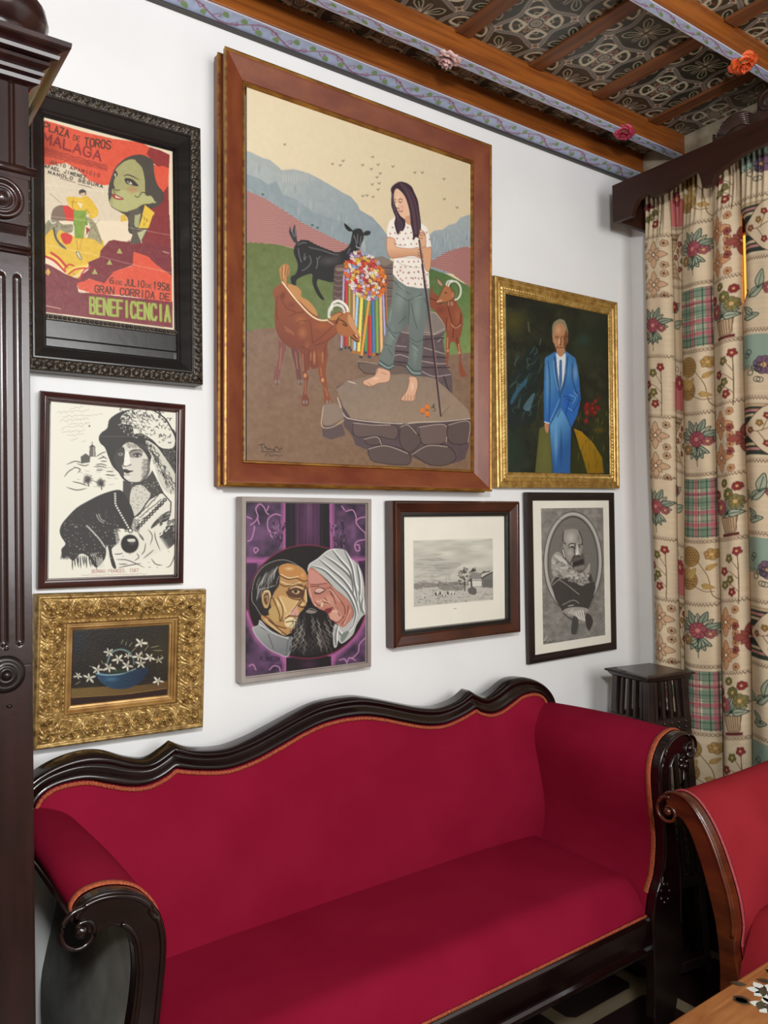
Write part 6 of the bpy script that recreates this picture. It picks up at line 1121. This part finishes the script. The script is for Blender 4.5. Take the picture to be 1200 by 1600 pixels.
def sofa(name, label, cat, loc, rotz, HW, D, fab, wood, br, inn, outp, zoff=0., back=None, back_h=None, lining=None):
    T = thing(name, label, cat, loc, (0, 0, rotz))
    # local frame: x along the width, front faces -y; y=0 is the back plane, front plane y=-D
    yf = -D
    I = spl(inn, 4); Oo = spl(outp, 4)
    for s, nm in ((-1, 'left'), (1, 'right')):
        # upholstered arm (fabric) : inner face and roll
        prof = [(s*a, z) for a, z in I]
        G = []
        for k in range(22):
            y = -.03+(yf+.035)*(k/21); u = k/21
            puff = .006*math.sin(math.pi*u)
            G.append([(x-s*puff*(1 if z < .86 else 0), y, z+(puff if z > .86 else 0)) for x, z in prof])
        a = MB(); a.grid(G); arm = a.build('arm', fab, T)
        # outer lining
        prof2 = [(s*p, z) for p, z in Oo]
        G = [[(x, -.03+(yf+.035)*u, z) for x, z in [prof[-1]]+prof2+[(prof2[-1][0], .34)]] for u in np.linspace(0, 1, 12)]
        MB().grid(G).build('outer_panel', lining or fab, arm)
        # wooden front post with scroll
        poly = [(s*a, z) for a, z in I[2:]]+[(s*a, z) for a, z in Oo]
        low = [(.737, .36), (.730, .29), (.716, .24), (.696, .18), (.684, .12), (.690, .05), (.700, .0), (.640, .0), (.622, .05), (.612, .12), (.606, .20), (.612, .27), (.612, .33)] if D > .5 or True else []
        k_ = 0
        if cat != 'sofa': low = [(.205, .34), (.200, .26), (.192, .16), (.200, .0), (.150, .0), (.140, .16), (.142, .26), (.148, .33)]
        poly = [(s*a, z) for a, z in I]+[(s*a, z) for a, z in Oo]+[(s*(a+k_), z) for a, z in low]
        p = MB(); p.prism(poly, 'y', yf-.022, yf+.004); post = p.build('front_post', wood, T, bevel=.004, seg=3)
        # raised mouldings on the post: inner line, outer line, scroll
        m = MB(); off = .008
        L1 = [(s*(a+off*(1 if z < .86 else .2)), yf-.022, z-(off if z > .84 else 0)) for a, z in I[10:-4]]
        m.tube(L1, .0042, 8)
        L2 = [(s*(a-off*(.9 if cat == 'sofa' else .5)), yf-.022, z+(.002 if z > .8 else 0)) for a, z in Oo[14:]]; (m.tube(L2, .0038, 8) if cat == 'sofa' else None)
        ex, ez = I[-6][0]-.006+.002, I[-6][1]-.032
        sp = []
        for q in np.linspace(0, 2.6*math.pi, 46): rr = .031*(1-q/(2.6*math.pi))**.8+.004; sp.append((s*(ex+rr*math.cos(math.pi/2-q+.2)), yf-.023, ez+rr*math.sin(math.pi/2-q+.2)))
        m.tube(sp, [.0045*(1-.3*i/46) for i in range(46)], 8); m.sphere((s*ex, yf-.024, ez), .010, 8, (1, .8, 1)); m.build('scroll_moulding', wood, post)
        # carved flower under the scroll and leaf cluster at the seat
        c = MB()
        fx, fz = (Oo[5][0]+.020), Oo[5][1]-.030
        if cat == 'sofa' and s > 0:
            for q in range(5): a_ = q*1.2566; c.sphere((s*(fx+.013*math.cos(a_)), yf-.006, fz+.013*math.sin(a_)), .010, 6, (1, .7, 1))
            c.tube([(s*fx, yf-.004, fz-.01), (s*(fx+.003), yf-.004, fz-.045), (s*(fx-.008), yf-.004, fz-.062)], .0045, 6); c.tube([(s*(fx+.02), yf-.004, fz+.035), (s*(fx+.022), yf-.004, fz), (s*(fx+.018), yf-.004, fz-.03)], .006, 6)
        if c.v: c.build('carved_flower', wood, post); c = MB()
        for q in range(7 if cat == 'sofa' else 0): a_ = q*.9; c.sphere((s*(I[6][0]+.045+.018*math.cos(a_)), yf-.021, .50+.024*math.sin(a_)), .0065, 5)
        c.build('carving', wood, post) if c.v else None
        # braid along the front edge of the arm
        q0 = 2 if D < .5 else 6; seq = I[8:-2]; G = []
        for i in range(len(seq)):
            (a0, z0), (a1, z1) = seq[max(0, i-1)], seq[min(len(seq)-1, i+1)]; L_ = math.hypot(a1-a0, z1-z0); nx_, nz_ = -(z1-z0)/L_, (a1-a0)/L_
            G.append([(s*(seq[i][0]+nx_*d_), yf+y_, seq[i][1]+nz_*d_) for y_, d_ in ((.003, .001), (.004, .0035), (.010, .0045), (.017 if cat == 'sofa' else .008, .0035), (.018 if cat == 'sofa' else .009, .001))])
        MB().grid(G).build('braid', br, arm)
        # bead rail under the roll, back leg
        MB().tube([(s*(I[-1][0]+.001), -.02, I[-1][1]-.002), (s*(I[-1][0]+.001), yf-.01, I[-1][1]-.002)], .006, 8).build('arm_rail', wood, arm)
        l = MB(); q = I[3][0]; l.hexa([(s*(q-.0), -.05, 0), (s*(q+.06), -.05, 0), (s*(q+.06), -.0, 0), (s*q, -.0, 0), (s*(q+.02), -.10, .36), (s*(q+.09), -.10, .36), (s*(q+.09), -.04, .36), (s*(q+.02), -.04, .36)]); l.build('back_leg', wood, T, bevel=.006)
    # seat
    hw = I[3][0]+.004
    nx, ny = 60, 26; G = []
    for i in range(nx+1):
        x = -hw+2*hw*i/nx; row = []
        for j in range(ny+1):
            v = j/ny; y = -.06+(yf+.06)*v
            z = .452+zoff+.098*(1-max(0, (v-.80)/.2)**2.4)*(1-.14*v)-.012*(abs(x)/hw)**6
            row.append((x, y, z))
        row += [(x, yf-.004, .448+zoff), (x, yf+.006, .43+zoff)] if cat == 'sofa' else [(x, yf-.012, .46), (x, yf-.018, .42), (x, yf-.012, .385), (x, yf+.01, .37)]; G.append(row)
    seat = MB().grid(G).build('seat', fab, T)
    g = MB(); braid(g, [(-hw+.01, yf-.006 if cat == 'sofa' else yf-.014, .452 if cat == 'sofa' else .382), (hw-.01, yf-.006 if cat == 'sofa' else yf-.014, .452 if cat == 'sofa' else .382)], .004); g.build('braid', br, seat)
    r = MB(); zr = zoff if cat == 'sofa' else -.075
    r.grid([[(x, y, z) for x in (-hw-.01, hw+.01)] for y, z in ((yf+.02, .450+zr), (yf-.006, .448+zr), (yf-.012, .44+zr), (yf-.008, .40+zr), (yf-.004, .375+zr), (yf-.012, .366+zr), (yf-.012, .356+zr), (yf+.02, .352+zr), (yf+.02, .450+zr))], smooth=False)
    r.box((-hw, -.05, .36+zr), (hw, -.03, .45+zr)); r.box((-hw-.01, yf, .34+zr), (-hw+.02, -.03, .44+zr)); r.box((hw-.02, yf, .34+zr), (hw+.01, -.03, .44+zr)); r.build('seat_rail', wood, T, bevel=.002)
    MB().box((-hw, yf+.02, .40+zr), (hw, -.05, .44+zr)).build('seat_base', mat('black_webbing', '#151212', .9), T)
    # back
    half_o, half_i = back
    def mirror(h): h = np.array(h); return np.concatenate([(-h[::-1])[:-1]*[1, -1], h]) if h[0][0] == 0 else h
    O2, I2 = mirror(half_o), mirror(half_i)
    def yb(z): return -.010-(1.0-z)*.11+.0
    # resample both curves at equal parameter
    def seglist(C):
        out = []
        for pa, pb in zip(C[:-1], C[1:]): out.append((pa, pb))
        return out
    def resamp(C, brk, n):
        # brk: indices of corners kept sharp
        C = np.array(C); res = []; ids = [0]+list(brk)+[len(C)-1]
        for a_, b_ in zip(ids[:-1], ids[1:]):
            S_ = smooth_pts(C[a_:b_+1], 8, closed=False); d = np.r_[0, np.cumsum(np.hypot(*np.diff(S_, axis=0).T))]; t_ = np.linspace(0, d[-1], n); Q = np.stack([np.interp(t_, d, S_[:, 0]), np.interp(t_, d, S_[:, 1])], 1); res.append(Q if not len(res) else Q[1:])
        return np.concatenate(res)
    bo = [i for i, p_ in enumerate(O2) if i in BRK[name][0]]; bi = [i for i, p_ in enumerate(I2) if i in BRK[name][1]]
    RO, RI = resamp(O2, bo, 40), resamp(I2, bi, 40)
    cs = [(0, .038), (0, .004), (.06, -.004), (.16, -.010), (.28, -.008), (.36, -.002), (.5, -.004), (.66, -.012), (.80, -.018), (.92, -.014), (1.0, -.006), (1.0, .02)]
    G = []
    for (ox, oz), (ix, iz) in zip(RO, RI):
        G.append([(ox+(ix-ox)*f, yb(oz+(iz-oz)*f)+d, oz+(iz-oz)*f) for f, d in cs])
    MB().grid(G).build('back_frame', wood, T)
    # upholstered back panel
    top = RI[np.argmin(RI[:, 0]):np.argmax(RI[:, 0])+1]; xs = np.linspace(top[0, 0]-.001, top[-1, 0]+.001, 150); zi = np.interp(xs, top[:, 0], top[:, 1])
    G = []
    for x, zt in zip(xs, zi):
        row = []
        for v in np.linspace(0, 1, 30):
            z = .44+(zt-.44)*v; e = min(1, (1-v)*7)*min(1, (1-abs(x)/xs.max())*14); nr = xs.max(); kx = 1-(1-.702/nr)*min(1, max(0, (.875-z)/.05)) if cat == 'sofa' else 1; row.append((x*kx, yb(z)-.006-.022*math.sqrt(max(0, e))-.018*math.sin(v*math.pi)*1, z))
        G.append(row)
    bk = MB().grid(G).build('back', fab, T)
    G = [[(x*(.9 if z < .7 else 1), .02, z) for z in (.40, .68, zt)] for x, zt in zip(xs, zi)]
    MB().grid(G).build('back_lining', lining or fab, T, solid=.004)
    g = MB(); braid(g, [(x*.998, yb(z)-.015, z-.004) for x, z in RI[6:-6]], .0048, (0, -1, 0)); g.build('braid', br, bk)
    return T

HO = [(0, 1.007), (.06, 1.004), (.12, .990), (.20, .966), (.265, .948), (.33, .939), (.40, .949), (.447, .970), (.470, .957), (.505, .944), (.55, .955), (.60, .976), (.645, .982), (.70, .973), (.75, .950), (.785, .915), (.800, .875), (.790, .83), (.705, .70), (.690, .42)]
HI = [(0, .960), (.06, .956), (.12, .943), (.19, .921), (.26, .901), (.33, .893), (.40, .904), (.452, .918), (.475, .905), (.515, .895), (.555, .899), (.60, .914), (.645, .930), (.70, .931), (.732, .917), (.748, .892), (.752, .86), (.736, .80), (.665, .68), (.650, .42)]
n_ = len(HO)-1
BRK = {'sofa': ({n_-16, n_-7, n_, n_+7, n_+16}, {n_-16, n_-7, n_, n_+7, n_+16})}
sf = sofa('sofa', 'long crimson velvet sofa with dark scrolled wood frame under the pictures', 'sofa', (1.115, -.09, 0), 0, .78, .48, velvet, dkw, gimp, IN, OUT, 0, (HO, HI), lining=greyf)

# armchair by the curtain, facing the left
IN2 = [(.150, .36), (.155, .42), (.165, .49), (.160, .54), (.168, .60), (.183, .65), (.202, .70), (.222, .74), (.247, .775), (.272, .796), (.300, .803), (.322, .797), (.334, .782), (.333, .768)]
OUT2 = [(.326, .755), (.312, .748), (.298, .747), (.286, .738), (.270, .715), (.255, .68), (.240, .64), (.226, .59), (.214, .54), (.207, .49), (.204, .43), (.206, .37)]
AO = [(0, .93), (.08, .925), (.15, .905), (.21, .87), (.24, .83), (.25, .76), (.24, .6), (.22, .42)]
AI = [(0, .88), (.08, .875), (.14, .858), (.18, .83), (.195, .80), (.20, .73), (.20, .6), (.19, .42)]
BRK['armchair'] = ({7}, {7})
ar = sofa('armchair', 'coral red armchair with a curved reddish wood arm, facing left before the curtain', 'armchair', (2.24, -1.005, 0), -math.pi/2, .33, .54, velvet2, rdw, gimp2, [(a, z) for a, z in IN2], OUT2, .03, (AO, AI))

# ================================================================ PEDESTAL
t = thing('plant_stand', 'dark wooden slatted pedestal in the corner between the sofa and the curtain', 'stand', (2.235, -.228, 0), (0, 0, math.radians(-11)))
wd = mat('dark_stand_wood', '#2c1d19', .35, c2='#201411', scale=(6, 6, 40), coat=.25, bump=.15)
b = MB()
for (r1, z1), (r2, z2) in zip(((.082, .945), (.088, .950), (.094, .958), (.101, .962), (.099, .967)), ((.088, .950), (.094, .958), (.101, .962), (.099, .967), (.086, .970))):
    for k in range(4):
        c_ = [(math.cos(a)*1.4142, math.sin(a)*1.4142) for a in (math.pi/4+k*math.pi/2, math.pi/4+(k+1)*math.pi/2)]
        b.add([(c_[0][0]*r1, c_[0][1]*r1, z1), (c_[1][0]*r1, c_[1][1]*r1, z1), (c_[1][0]*r2, c_[1][1]*r2, z2), (c_[0][0]*r2, c_[0][1]*r2, z2)], [(0, 1, 2, 3)])
b.add([(x*.086, y*.086, .970) for x, y in ((-1, -1), (1, -1), (1, 1), (-1, 1))], [(0, 1, 2, 3)]); b.add([(x*.082, y*.082, .945) for x, y in ((-1, -1), (1, -1), (1, 1), (-1, 1))], [(3, 2, 1, 0)]); b.build('top', wd, t)
def hwz(z): return .070+min(.95-z, .40)*.095
def slat(b, cx, cy, w1, z0, z1, dx, dy):
    # a slat whose centre follows the taper (cx, cy in -1..1 of the half width)
    P = []
    for z in (z0, z1):
        h_ = hwz(z); X, Y = cx*h_, cy*h_; P += [(X-w1*dx, Y-w1*dy, z), (X+w1*dx, Y-w1*dy, z), (X+w1*dx, Y+w1*dy, z), (X-w1*dx, Y+w1*dy, z)]
    b.hexa(P)
for sx_, sy_ in ((-1, -1), (1, -1), (1, 1), (-1, 1)):
    b = MB(); slat(b, sx_, sy_, .013, 0, .947, 1, 1); b.build('leg', wd, t, bevel=.002)
for k, (ax, ay) in enumerate(((0, -1), (1, 0), (0, 1), (-1, 0))):
    for q in (-.62, -.22, .2, .6):
        b = MB(); slat(b, ax+q*abs(ay), ay+q*abs(ax), .0055, .32, .946, 1, 1); b.build('slat', wd, t, bevel=.001)
for z0, z1 in ((.30, .33), (.785, .825)):
    b = MB(); h0 = hwz(z0)
    for sgn in (-1, 1): b.box((-h0, sgn*h0-.008, z0), (h0, sgn*h0+.008, z1)); b.box((sgn*h0-.008, -h0, z0), (sgn*h0+.008, h0, z1))
    rl = b.build('rail', wd, t, bevel=.0015)
    if z0 > .5:
        for sd in (0, 1):
            c = MB()
            for i in range(5):
                for j in range(2): u = -h0*.7+i*h0*.35; c.sphere((u, -h0-.009, z0+.012+j*.017) if sd else (-h0-.009, u, z0+.012+j*.017), .0055, 5)
            c.build('carved_beads', wd, rl)
b = MB(); h0 = hwz(.06); b.box((-h0-.012, -h0-.012, .04), (h0+.012, h0+.012, .075)); b.build('shelf', wd, t, bevel=.003)

# ================================================================ TABLE
t = thing('coffee_table', 'light honey wood table with a floral inlaid top at the bottom right corner', 'table', (1.18, -1.244, 0))
tw = mat('honey_wood', '#a56c3a', .35, c2='#8a5226', scale=(7, 50, 50), detail=5, bump=.1, coat=.3, dist=.8)
MB().box((-.46, -.29, .523), (.465, .28, .55)).build('tabletop', tw, t, bevel=.006, seg=3)
b = MB(); [b.box((x0, y0, .44), (x1, y1, .523)) for x0, y0, x1, y1 in ((-.38, -.25, .38, -.23), (-.38, .225, .38, .245), (-.38, -.25, -.36, .245), (.36, -.25, .38, .245))]; b.build('apron', tw, t, bevel=.002)
for sx_ in (-1, 1):
    for y_ in (-.23, .225): MB().lathe([(.028, .523), (.026, .44), (.02, .38), (.027, .33), (.018, .28), (.015, .10), (.022, .07), (.018, .03), (.02, 0)], (sx_*.36, y_, 0), 16).build('leg', tw, t)
# floral pattern set into the top
rr = random.Random(5); fl = MB(); lv = MB()
FLW = ((.300, .222), (.262, .192), (.36, .20), (.16, .12), (.33, .06))
def petal(b, x, y, L, a, z, wd_=.3):
    G = []
    for u in np.linspace(0, 1, 5): w_ = L*wd_*math.sin(u*math.pi)**.8; G.append([(x+L*u*math.cos(a)-w_*k*math.sin(a), y+L*u*math.sin(a)+w_*k*math.cos(a), z) for k in (-1, 0, 1)])
    b.grid(G)
for cx, cy in FLW:
    fl = MB()
    for k in range(7): petal(fl, cx, cy, .030+.008*rr.random(), k*.9+rr.random()*.3, .5503)
    fl.build('white_flower_print', mat('white_flower_print', '#d9ddd6', .5), t)
    for k in range(6): a = rr.uniform(0, 6.3); lv = MB(); petal(lv, cx+.035*math.cos(a), cy+.035*math.sin(a), .032, a+rr.uniform(-.5, .5), .5506, .26); lv.build('leaf_print', mat('dark_leaf_print', '#3b2a1c', .5, c2='#4b4a36', scale=(30, 30, 30)), t)


# ================================================================ WARDROBE at the left edge
t = thing('wardrobe', 'tall dark carved wardrobe cut off by the left edge of the photo', 'wardrobe', (-.13, -.225, 0))
ww = mat('wardrobe_wood', '#2c1512', .27, c2='#1c0d0c', scale=(30, 30, 3), coat=.28, bump=.1, detail=5)
MB().box((-.56, -.44, .06), (.289, -.004, 2.19)).build('body', ww, t, bevel=.003, world=True)
b = MB(); b.box((-.57, -.452, 0), (.296, -.004, .09)); b.build('plinth', ww, t, bevel=.004, world=True)
def front_sweep(b, prof, x0=-.56, x1=.289, yf=-.44):
    G = []
    for o_, z in prof: G.append([(x0-o_, -.004, z), (x0-o_, yf-o_, z), (x1+o_, yf-o_, z), (x1+o_, -.004, z)])
    b.grid(G, smooth=False)
b = MB(); cor = [(.012, 2.186), (.016, 2.190), (.024, 2.194), (.026, 2.200), (.022, 2.203), (.029, 2.206), (.031, 2.211), (.027, 2.214), (.033, 2.218), (.038, 2.2215), (.038, 2.227), (.034, 2.229), (.049, 2.2305), (.051, 2.236), (.047, 2.239), (.050, 2.241)]+[(.050+.011*math.sin(a), 2.243-.0*a+.004*(1-math.cos(a))) for a in (.4, .9)]+[(.063, 2.246), (.065, 2.248), (.066, 2.2555), (.064, 2.257), (-.1, 2.258)]
front_sweep(b, cor); b.build('cornice', ww, t, world=True)
b = MB(); b.lathe([(.001, 0), (.040, 0), (.052, .004), (.058, .012), (.053, .021), (.056, .023), (.066, .030), (.069, .042), (.066, .054), (.072, .062), (.085, .074), (.092, .092), (.088, .112), (.070, .130), (.045, .140), (.038, .150), (.05, .165), (.03, .19), (.001, .2)], (.262, -.345, 2.258), 40); b.build('finial', ww, t, world=True)
# pilaster: block with roundel, mouldings, fluted shaft
px0, px1 = .185, .297
b = MB()
def relief(b, x0, x1, z0, z1, nx, nz, f):
    G = [[(x0+(x1-x0)*i/nx, f((x0+(x1-x0)*i/nx), (z0+(z1-z0)*j/nz)), z0+(z1-z0)*j/nz) for i in range(nx+1)] for j in range(nz+1)]; b.grid(G)
cxp = (px0+px1)/2
def flute(x, z, zlo, zhi, fx, r):
    zz = min(max(z, zlo+r), zhi-r); d = math.hypot(x-fx, z-zz); return max(0, 1-(d/r)**2)**.5*r*.8 if d < r else 0
pil = MB(); pil.box((px0, -.452, .09), (px1, -.438, 2.186)); pil.box((px0+.001, -.4535, 1.0), (px1-.001, -.4519, 1.003)); p_o = pil.build('pilaster', ww, t, bevel=.001, world=True)
def fl_(x, z, zlo, zhi): return -.458+max(flute(x, z, zlo, zhi, fx, .0062) for fx in (cxp-.036, cxp-.012, cxp+.012, cxp+.036))
b = MB(); relief(b, px0, px1-.003, 1.24, 1.905, 112, 260, lambda x, z: fl_(x, z, 1.27, 1.872)); b.add([(px1-.003, -.458, 1.24), (px1-.003, -.45, 1.24), (px1-.003, -.45, 1.905), (px1-.003, -.458, 1.905)], [(0, 1, 2, 3)]); b.build('fluted_shaft', ww, p_o, world=False).location = (0, 0, 0)
p_o_off = t.location
bpy.data.objects[p_o.name].children[0].data.transform(Matrix.Translation(-Vector(t.location)))
b = MB(); relief(b, px0, px1, 2.052, 2.186, 90, 6, lambda x, z: -.459+max(flute(x, z, 1.9, 2.4, fx, .004) for fx in (cxp-.030, cxp, cxp+.030))); b.build('reeded_block', ww, t, world=True)
def hbar(b, z0, z1, o_, x1=px1): b.tube([(px0-.004, -.455-o_*.3, (z0+z1)/2), (x1+o_*.6, -.455-o_*.3, (z0+z1)/2)], (z1-z0)/2, 14, flat=1.)
b = MB(); hbar(b, 2.037, 2.052, .016); b.box((px0, -.462, 2.030), (px1+.001, -.445, 2.037)); b.build('moulding', ww, t, world=True); b = MB(); hbar(b, 1.906, 1.914, .006); hbar(b, 1.914, 1.921, .004); b.build('moulding', ww, t, world=True)
b = MB(); b.box((px0, -.463, 1.952), (px1-.002, -.445, 2.030)); blk_o = b.build('roundel_block', ww, t, bevel=.001, world=True)
b = MB(); b.grid([[(px0, -.463+.018*math.sin(a), 1.921+.031*(1-math.cos(a))), (px1-.004, -.463+.018*math.sin(a), 1.921+.031*(1-math.cos(a)))] for a in np.linspace(math.pi/2, 0, 8)][::-1] if False else [[(px0, -.448-.012*u**2, 1.921+.031*u), (px1-.004, -.448-.012*u**2, 1.921+.031*u)] for u in np.linspace(0, 1, 8)]); b.build('cove', ww, t, world=True)
b = MB(); b.lathe([(.034, 0), (.034, -.006), (.031, -.010), (.027, -.009), (.025, -.004), (.021, -.003), (.019, -.006), (.016, -.006), (.0145, -.002), (.0125, -.002), (.0115, -.008), (.007, -.012), (.0, -.013)], (.2535, -.463, 1.990), 36, 'y'); b.build('roundel', ww, t, world=True)
MB().box((px0, -.456, .11), (px1-.003, -.449, 1.235)).build('pilaster_panel', ww, t, bevel=.001, world=True)
b = MB(); b.lathe([(.030, 0), (.030, -.004), (.027, -.008), (.021, -.010), (.018, -.008), (.015, -.012), (.011, -.013), (.009, -.011), (.007, -.019), (.004, -.022), (0, -.0225)], (.2545, -.456, 1.226), 36, 'y')
for dx, dz in ((.0, .040), (.022, .046), (.004, -.052)): b.sphere((.2565+dx, -.457, 1.226+dz), .0045, 6, (1, .7, .7))
b.build('door_rosette', mat('dark_bronze_fitting', '#1c1716', .3, .5, c2='#2a2321'), t, world=True)
b = MB(); b.box((-.52, -.456, .14), (.165, -.44, 2.15)); d = b.build('door', ww, t, bevel=.004, world=True)
b = MB(); [b.box(*q) for q in (((-.44, -.463, .25), (.085, -.455, .95)), ((-.44, -.463, 1.08), (.085, -.455, 2.05)))]; b.build('door_panel', ww, t, bevel=.006, world=True)

# ================================================================ PELMET and CURTAINS
pw = mat('pelmet_wood', '#341a11', .45, c2='#28130c', scale=(10, 3, 30), coat=.0, bump=.1, spec=.3)
Lw = [(-.090, 2.499), (-.168, 2.499), (-.170, 2.505), (-.177, 2.525), (-.195, 2.546), (-.228, 2.555), (-.240, 2.552), (-.251, 2.534), (-.302, 2.534), (-.318, 2.540), (-.345, 2.549), (-.377, 2.555), (-.405, 2.559), (-.420, 2.553), (-.426, 2.534), (-.434, 2.500), (-.469, 2.500), (-.474, 2.513), (-.481, 2.524), (-.500, 2.535), (-.526, 2.543), (-.58, 2.556), (-.647, 2.557)]
yc = -.79
mir = [(2*yc-y, z) for y, z in Lw[::-1]]
t = thing('curtain_pelmet', 'dark carved wooden pelmet with scalloped lower edge above the curtain', 'pelmet', (2.39, -.79, 2.5))
MB().prism(Lw+mir+[(2*yc+.090, 2.630), (-.090, 2.630)], 'x', 2.28, 2.302).build('front_board', pw, t, bevel=.002, world=True)
b = MB(); b.box((2.302, -.108, 2.499), (2.499, -.090, 2.630)); b.build('end_board', pw, t, bevel=.002, world=True); MB().box((2.302, 2*yc+.090, 2.499), (2.499, 2*yc+.108, 2.630)).build('end_board', pw, t, bevel=.002, world=True)
MB().box((2.302, 2*yc+.108, 2.618), (2.44, -.108, 2.629)).build('top_board', pw, t, world=True)
b = MB(); cr = spl([(-.470, 2.628), (-.472, 2.655), (-.486, 2.645), (-.497, 2.662), (-.515, 2.681), (-.545, 2.689), (-.580, 2.680), (-.610, 2.660), (-.617, 2.690), (-.630, 2.706), (-.650, 2.712)], 4)
b.prism([tuple(p) for p in cr]+[(2*yc-y, z) for y, z in cr[::-1]], 'x', 2.283, 2.300); crest = b.build('crest', mat('crest_wood', '#3c2b25', .3, c2='#2b1d19', coat=.3), t, bevel=.003, world=True)
b = MB()
for s_ in (0, 1):
    F_ = (lambda y: y) if not s_ else (lambda y: 2*yc-y)
    for k in range(6): q = k/5; b.tube([(2.281, F_(-.492-.004*k), 2.640-.002*k+.003), (2.279, F_(-.510-.006*k), 2.664-.0035*k), (2.279, F_(-.545-.004*k), 2.680-.006*k), (2.281, F_(-.590), 2.672-.007*k)], [.002, .004, .0045, .002], 8)
    b.lathe([(.030, 0), (.031, -.005), (.027, -.009), (.023, -.006), (.017, -.006), (.014, -.010), (.008, -.013), (0, -.014)], (2.283, F_(-.652), 2.684), 28, 'x')
    for k in range(5): b.sphere((2.280, F_(-.484-.006*k), 2.640+.008*k), .004, 6)
    b.build('crest_carving', MATS['crest_wood'], crest).data.transform(Matrix.Translation(-Vector(t.location))); b = MB()

t = thing('curtain_rod', 'dark curtain rod hidden behind the wooden pelmet', 'rod', (2.47, -.7, 2.58)); MB().tube([(2.468, -1.42, 2.585), (2.468, -.125, 2.585)], .008, 10).build('pole', pw, t, world=True)
MB().box((2.463, -.52, 2.578), (2.499, -.505, 2.592)).build('bracket', pw, t, world=True)
TL = curtain_tiles(); clm = painted('woven_curtain_cloth', .85, bump=.5, bscale=700, spec=.15)
def curtain(label, cols, z0, z1, open_=None):
    # cols: (tile index, y at top, y at bottom of its near-viewer edge, fold depth)
    t = thing('curtain', label, 'curtain', (2.40, cols[0][1], z1))
    zz = np.arange(z0, z1, -.0021); rgb = []; pos = []
    hgt = z0-z1; rows_t = ((2.229-zz) % .633)/.633*302
    for ci in range(1, len(cols)):
        ti, yt, yb_, amp, x0 = cols[ci]; _, pt, pb, _, _ = cols[ci-1]
        T_ = TL[ti]; n = T_.shape[1]
        a = np.linspace(0, 1, n, endpoint=(ci == len(cols)-1))
        f = ((z0-zz)/hgt)[:, None]
        ya = pt+(pb-pt)*f; yb2 = yt+(yb_-yt)*f
        if open_ and ci == 1: ya = ya-open_*(np.clip((zz-2.13)/.04, 0, 1)*np.clip((2.44-zz)/.04, 0, 1))[:, None]
        Y = ya+(yb2-ya)*a[None]
        bul = np.sin(np.pi*a)[None]**.5
        gather = np.clip((zz-2.42)/.15, 0, 1)[:, None]
        X = 2.435-x0-amp*bul*(1-.55*gather)*(.75+.25*f)-.006*np.sin(Y*330)*gather-.0035*np.sin(a[None]*9+zz[:, None]*2.3+ci)+.004*np.sin(zz[:, None]*5+ci*2)
        Z = np.repeat(zz[:, None], n, 1)
        ri = rows_t[:, None]+3*np.sin(a[None]*3+ci); r0 = np.floor(ri).astype(int) % 302; r1 = (r0+1) % 302; fr = (ri-np.floor(ri))[..., None]
        c = np.arange(n)[None].repeat(len(zz), 0)
        rgb.append(T_[r0, c]*(1-fr)+T_[r1, c]*fr); pos.append(np.stack([X, Y, Z], -1))
    rgb = np.concatenate(rgb, 1); pos = np.concatenate(pos, 1)-np.array(t.location)
    color_grid('cloth', rgb, pos, clm, t, .0015)
    return t
# (tile, y top, y bottom, fold depth, forward offset)
curtain('patterned curtain panel hanging beside the picture wall, behind the pedestal', [(0, -.1125, -.122, 0, 0), (0, -.222, -.208, .052, .0), (1, -.272, -.224, .016, -.004), (2, -.378, -.376, .058, .0), (3, -.474, -.470, .055, .004)], 2.614, .305)
curtain('patterned curtain panel at the right edge of the photo, behind the armchair', [(0, -.4765, -.4725, 0, 0), (4, -.60, -.60, .055, .004), (0, -.71, -.71, .04, 0), (2, -.82, -.82, .045, 0), (3, -.93, -.93, .04, 0), (4, -1.05, -1.05, .045, 0), (0, -1.16, -1.16, .04, 0)], 2.614, .305, .014)
# window behind the curtains: the pane itself glows amber in place of light from outside
wm = mat('window_frame_wood', '#4a2d1f', .4, c2='#38210f')
t = struct(thing('window_1', loc=(2.56, -.755, .95)))
b = MB(); [b.box(*q) for q in (((2.53, -1.15, .95), (2.58, -1.10, 2.46)), ((2.53, -.41, .95), (2.58, -.36, 2.46)), ((2.53, -1.15, .95), (2.58, -.36, 1.0)), ((2.53, -1.15, 2.41), (2.58, -.36, 2.46)), ((2.54, -.775, 1.0), (2.57, -.735, 2.41)))]; b.build('window_frame', wm, t, bevel=.002, world=True)
gm = mat('amber_glow_pane', '#d98a2a', .2, c2='#c4641c', scale=(12, 12, 12)); bs = gm.node_tree.nodes['Principled BSDF']; bs.inputs['Emission Color'].default_value = (1, .42, .06, 1); bs.inputs['Emission Strength'].default_value = 1.4
MB().box((2.552, -1.10, 1.0), (2.558, -.41, 2.41)).build('window_pane', gm, t, world=True)
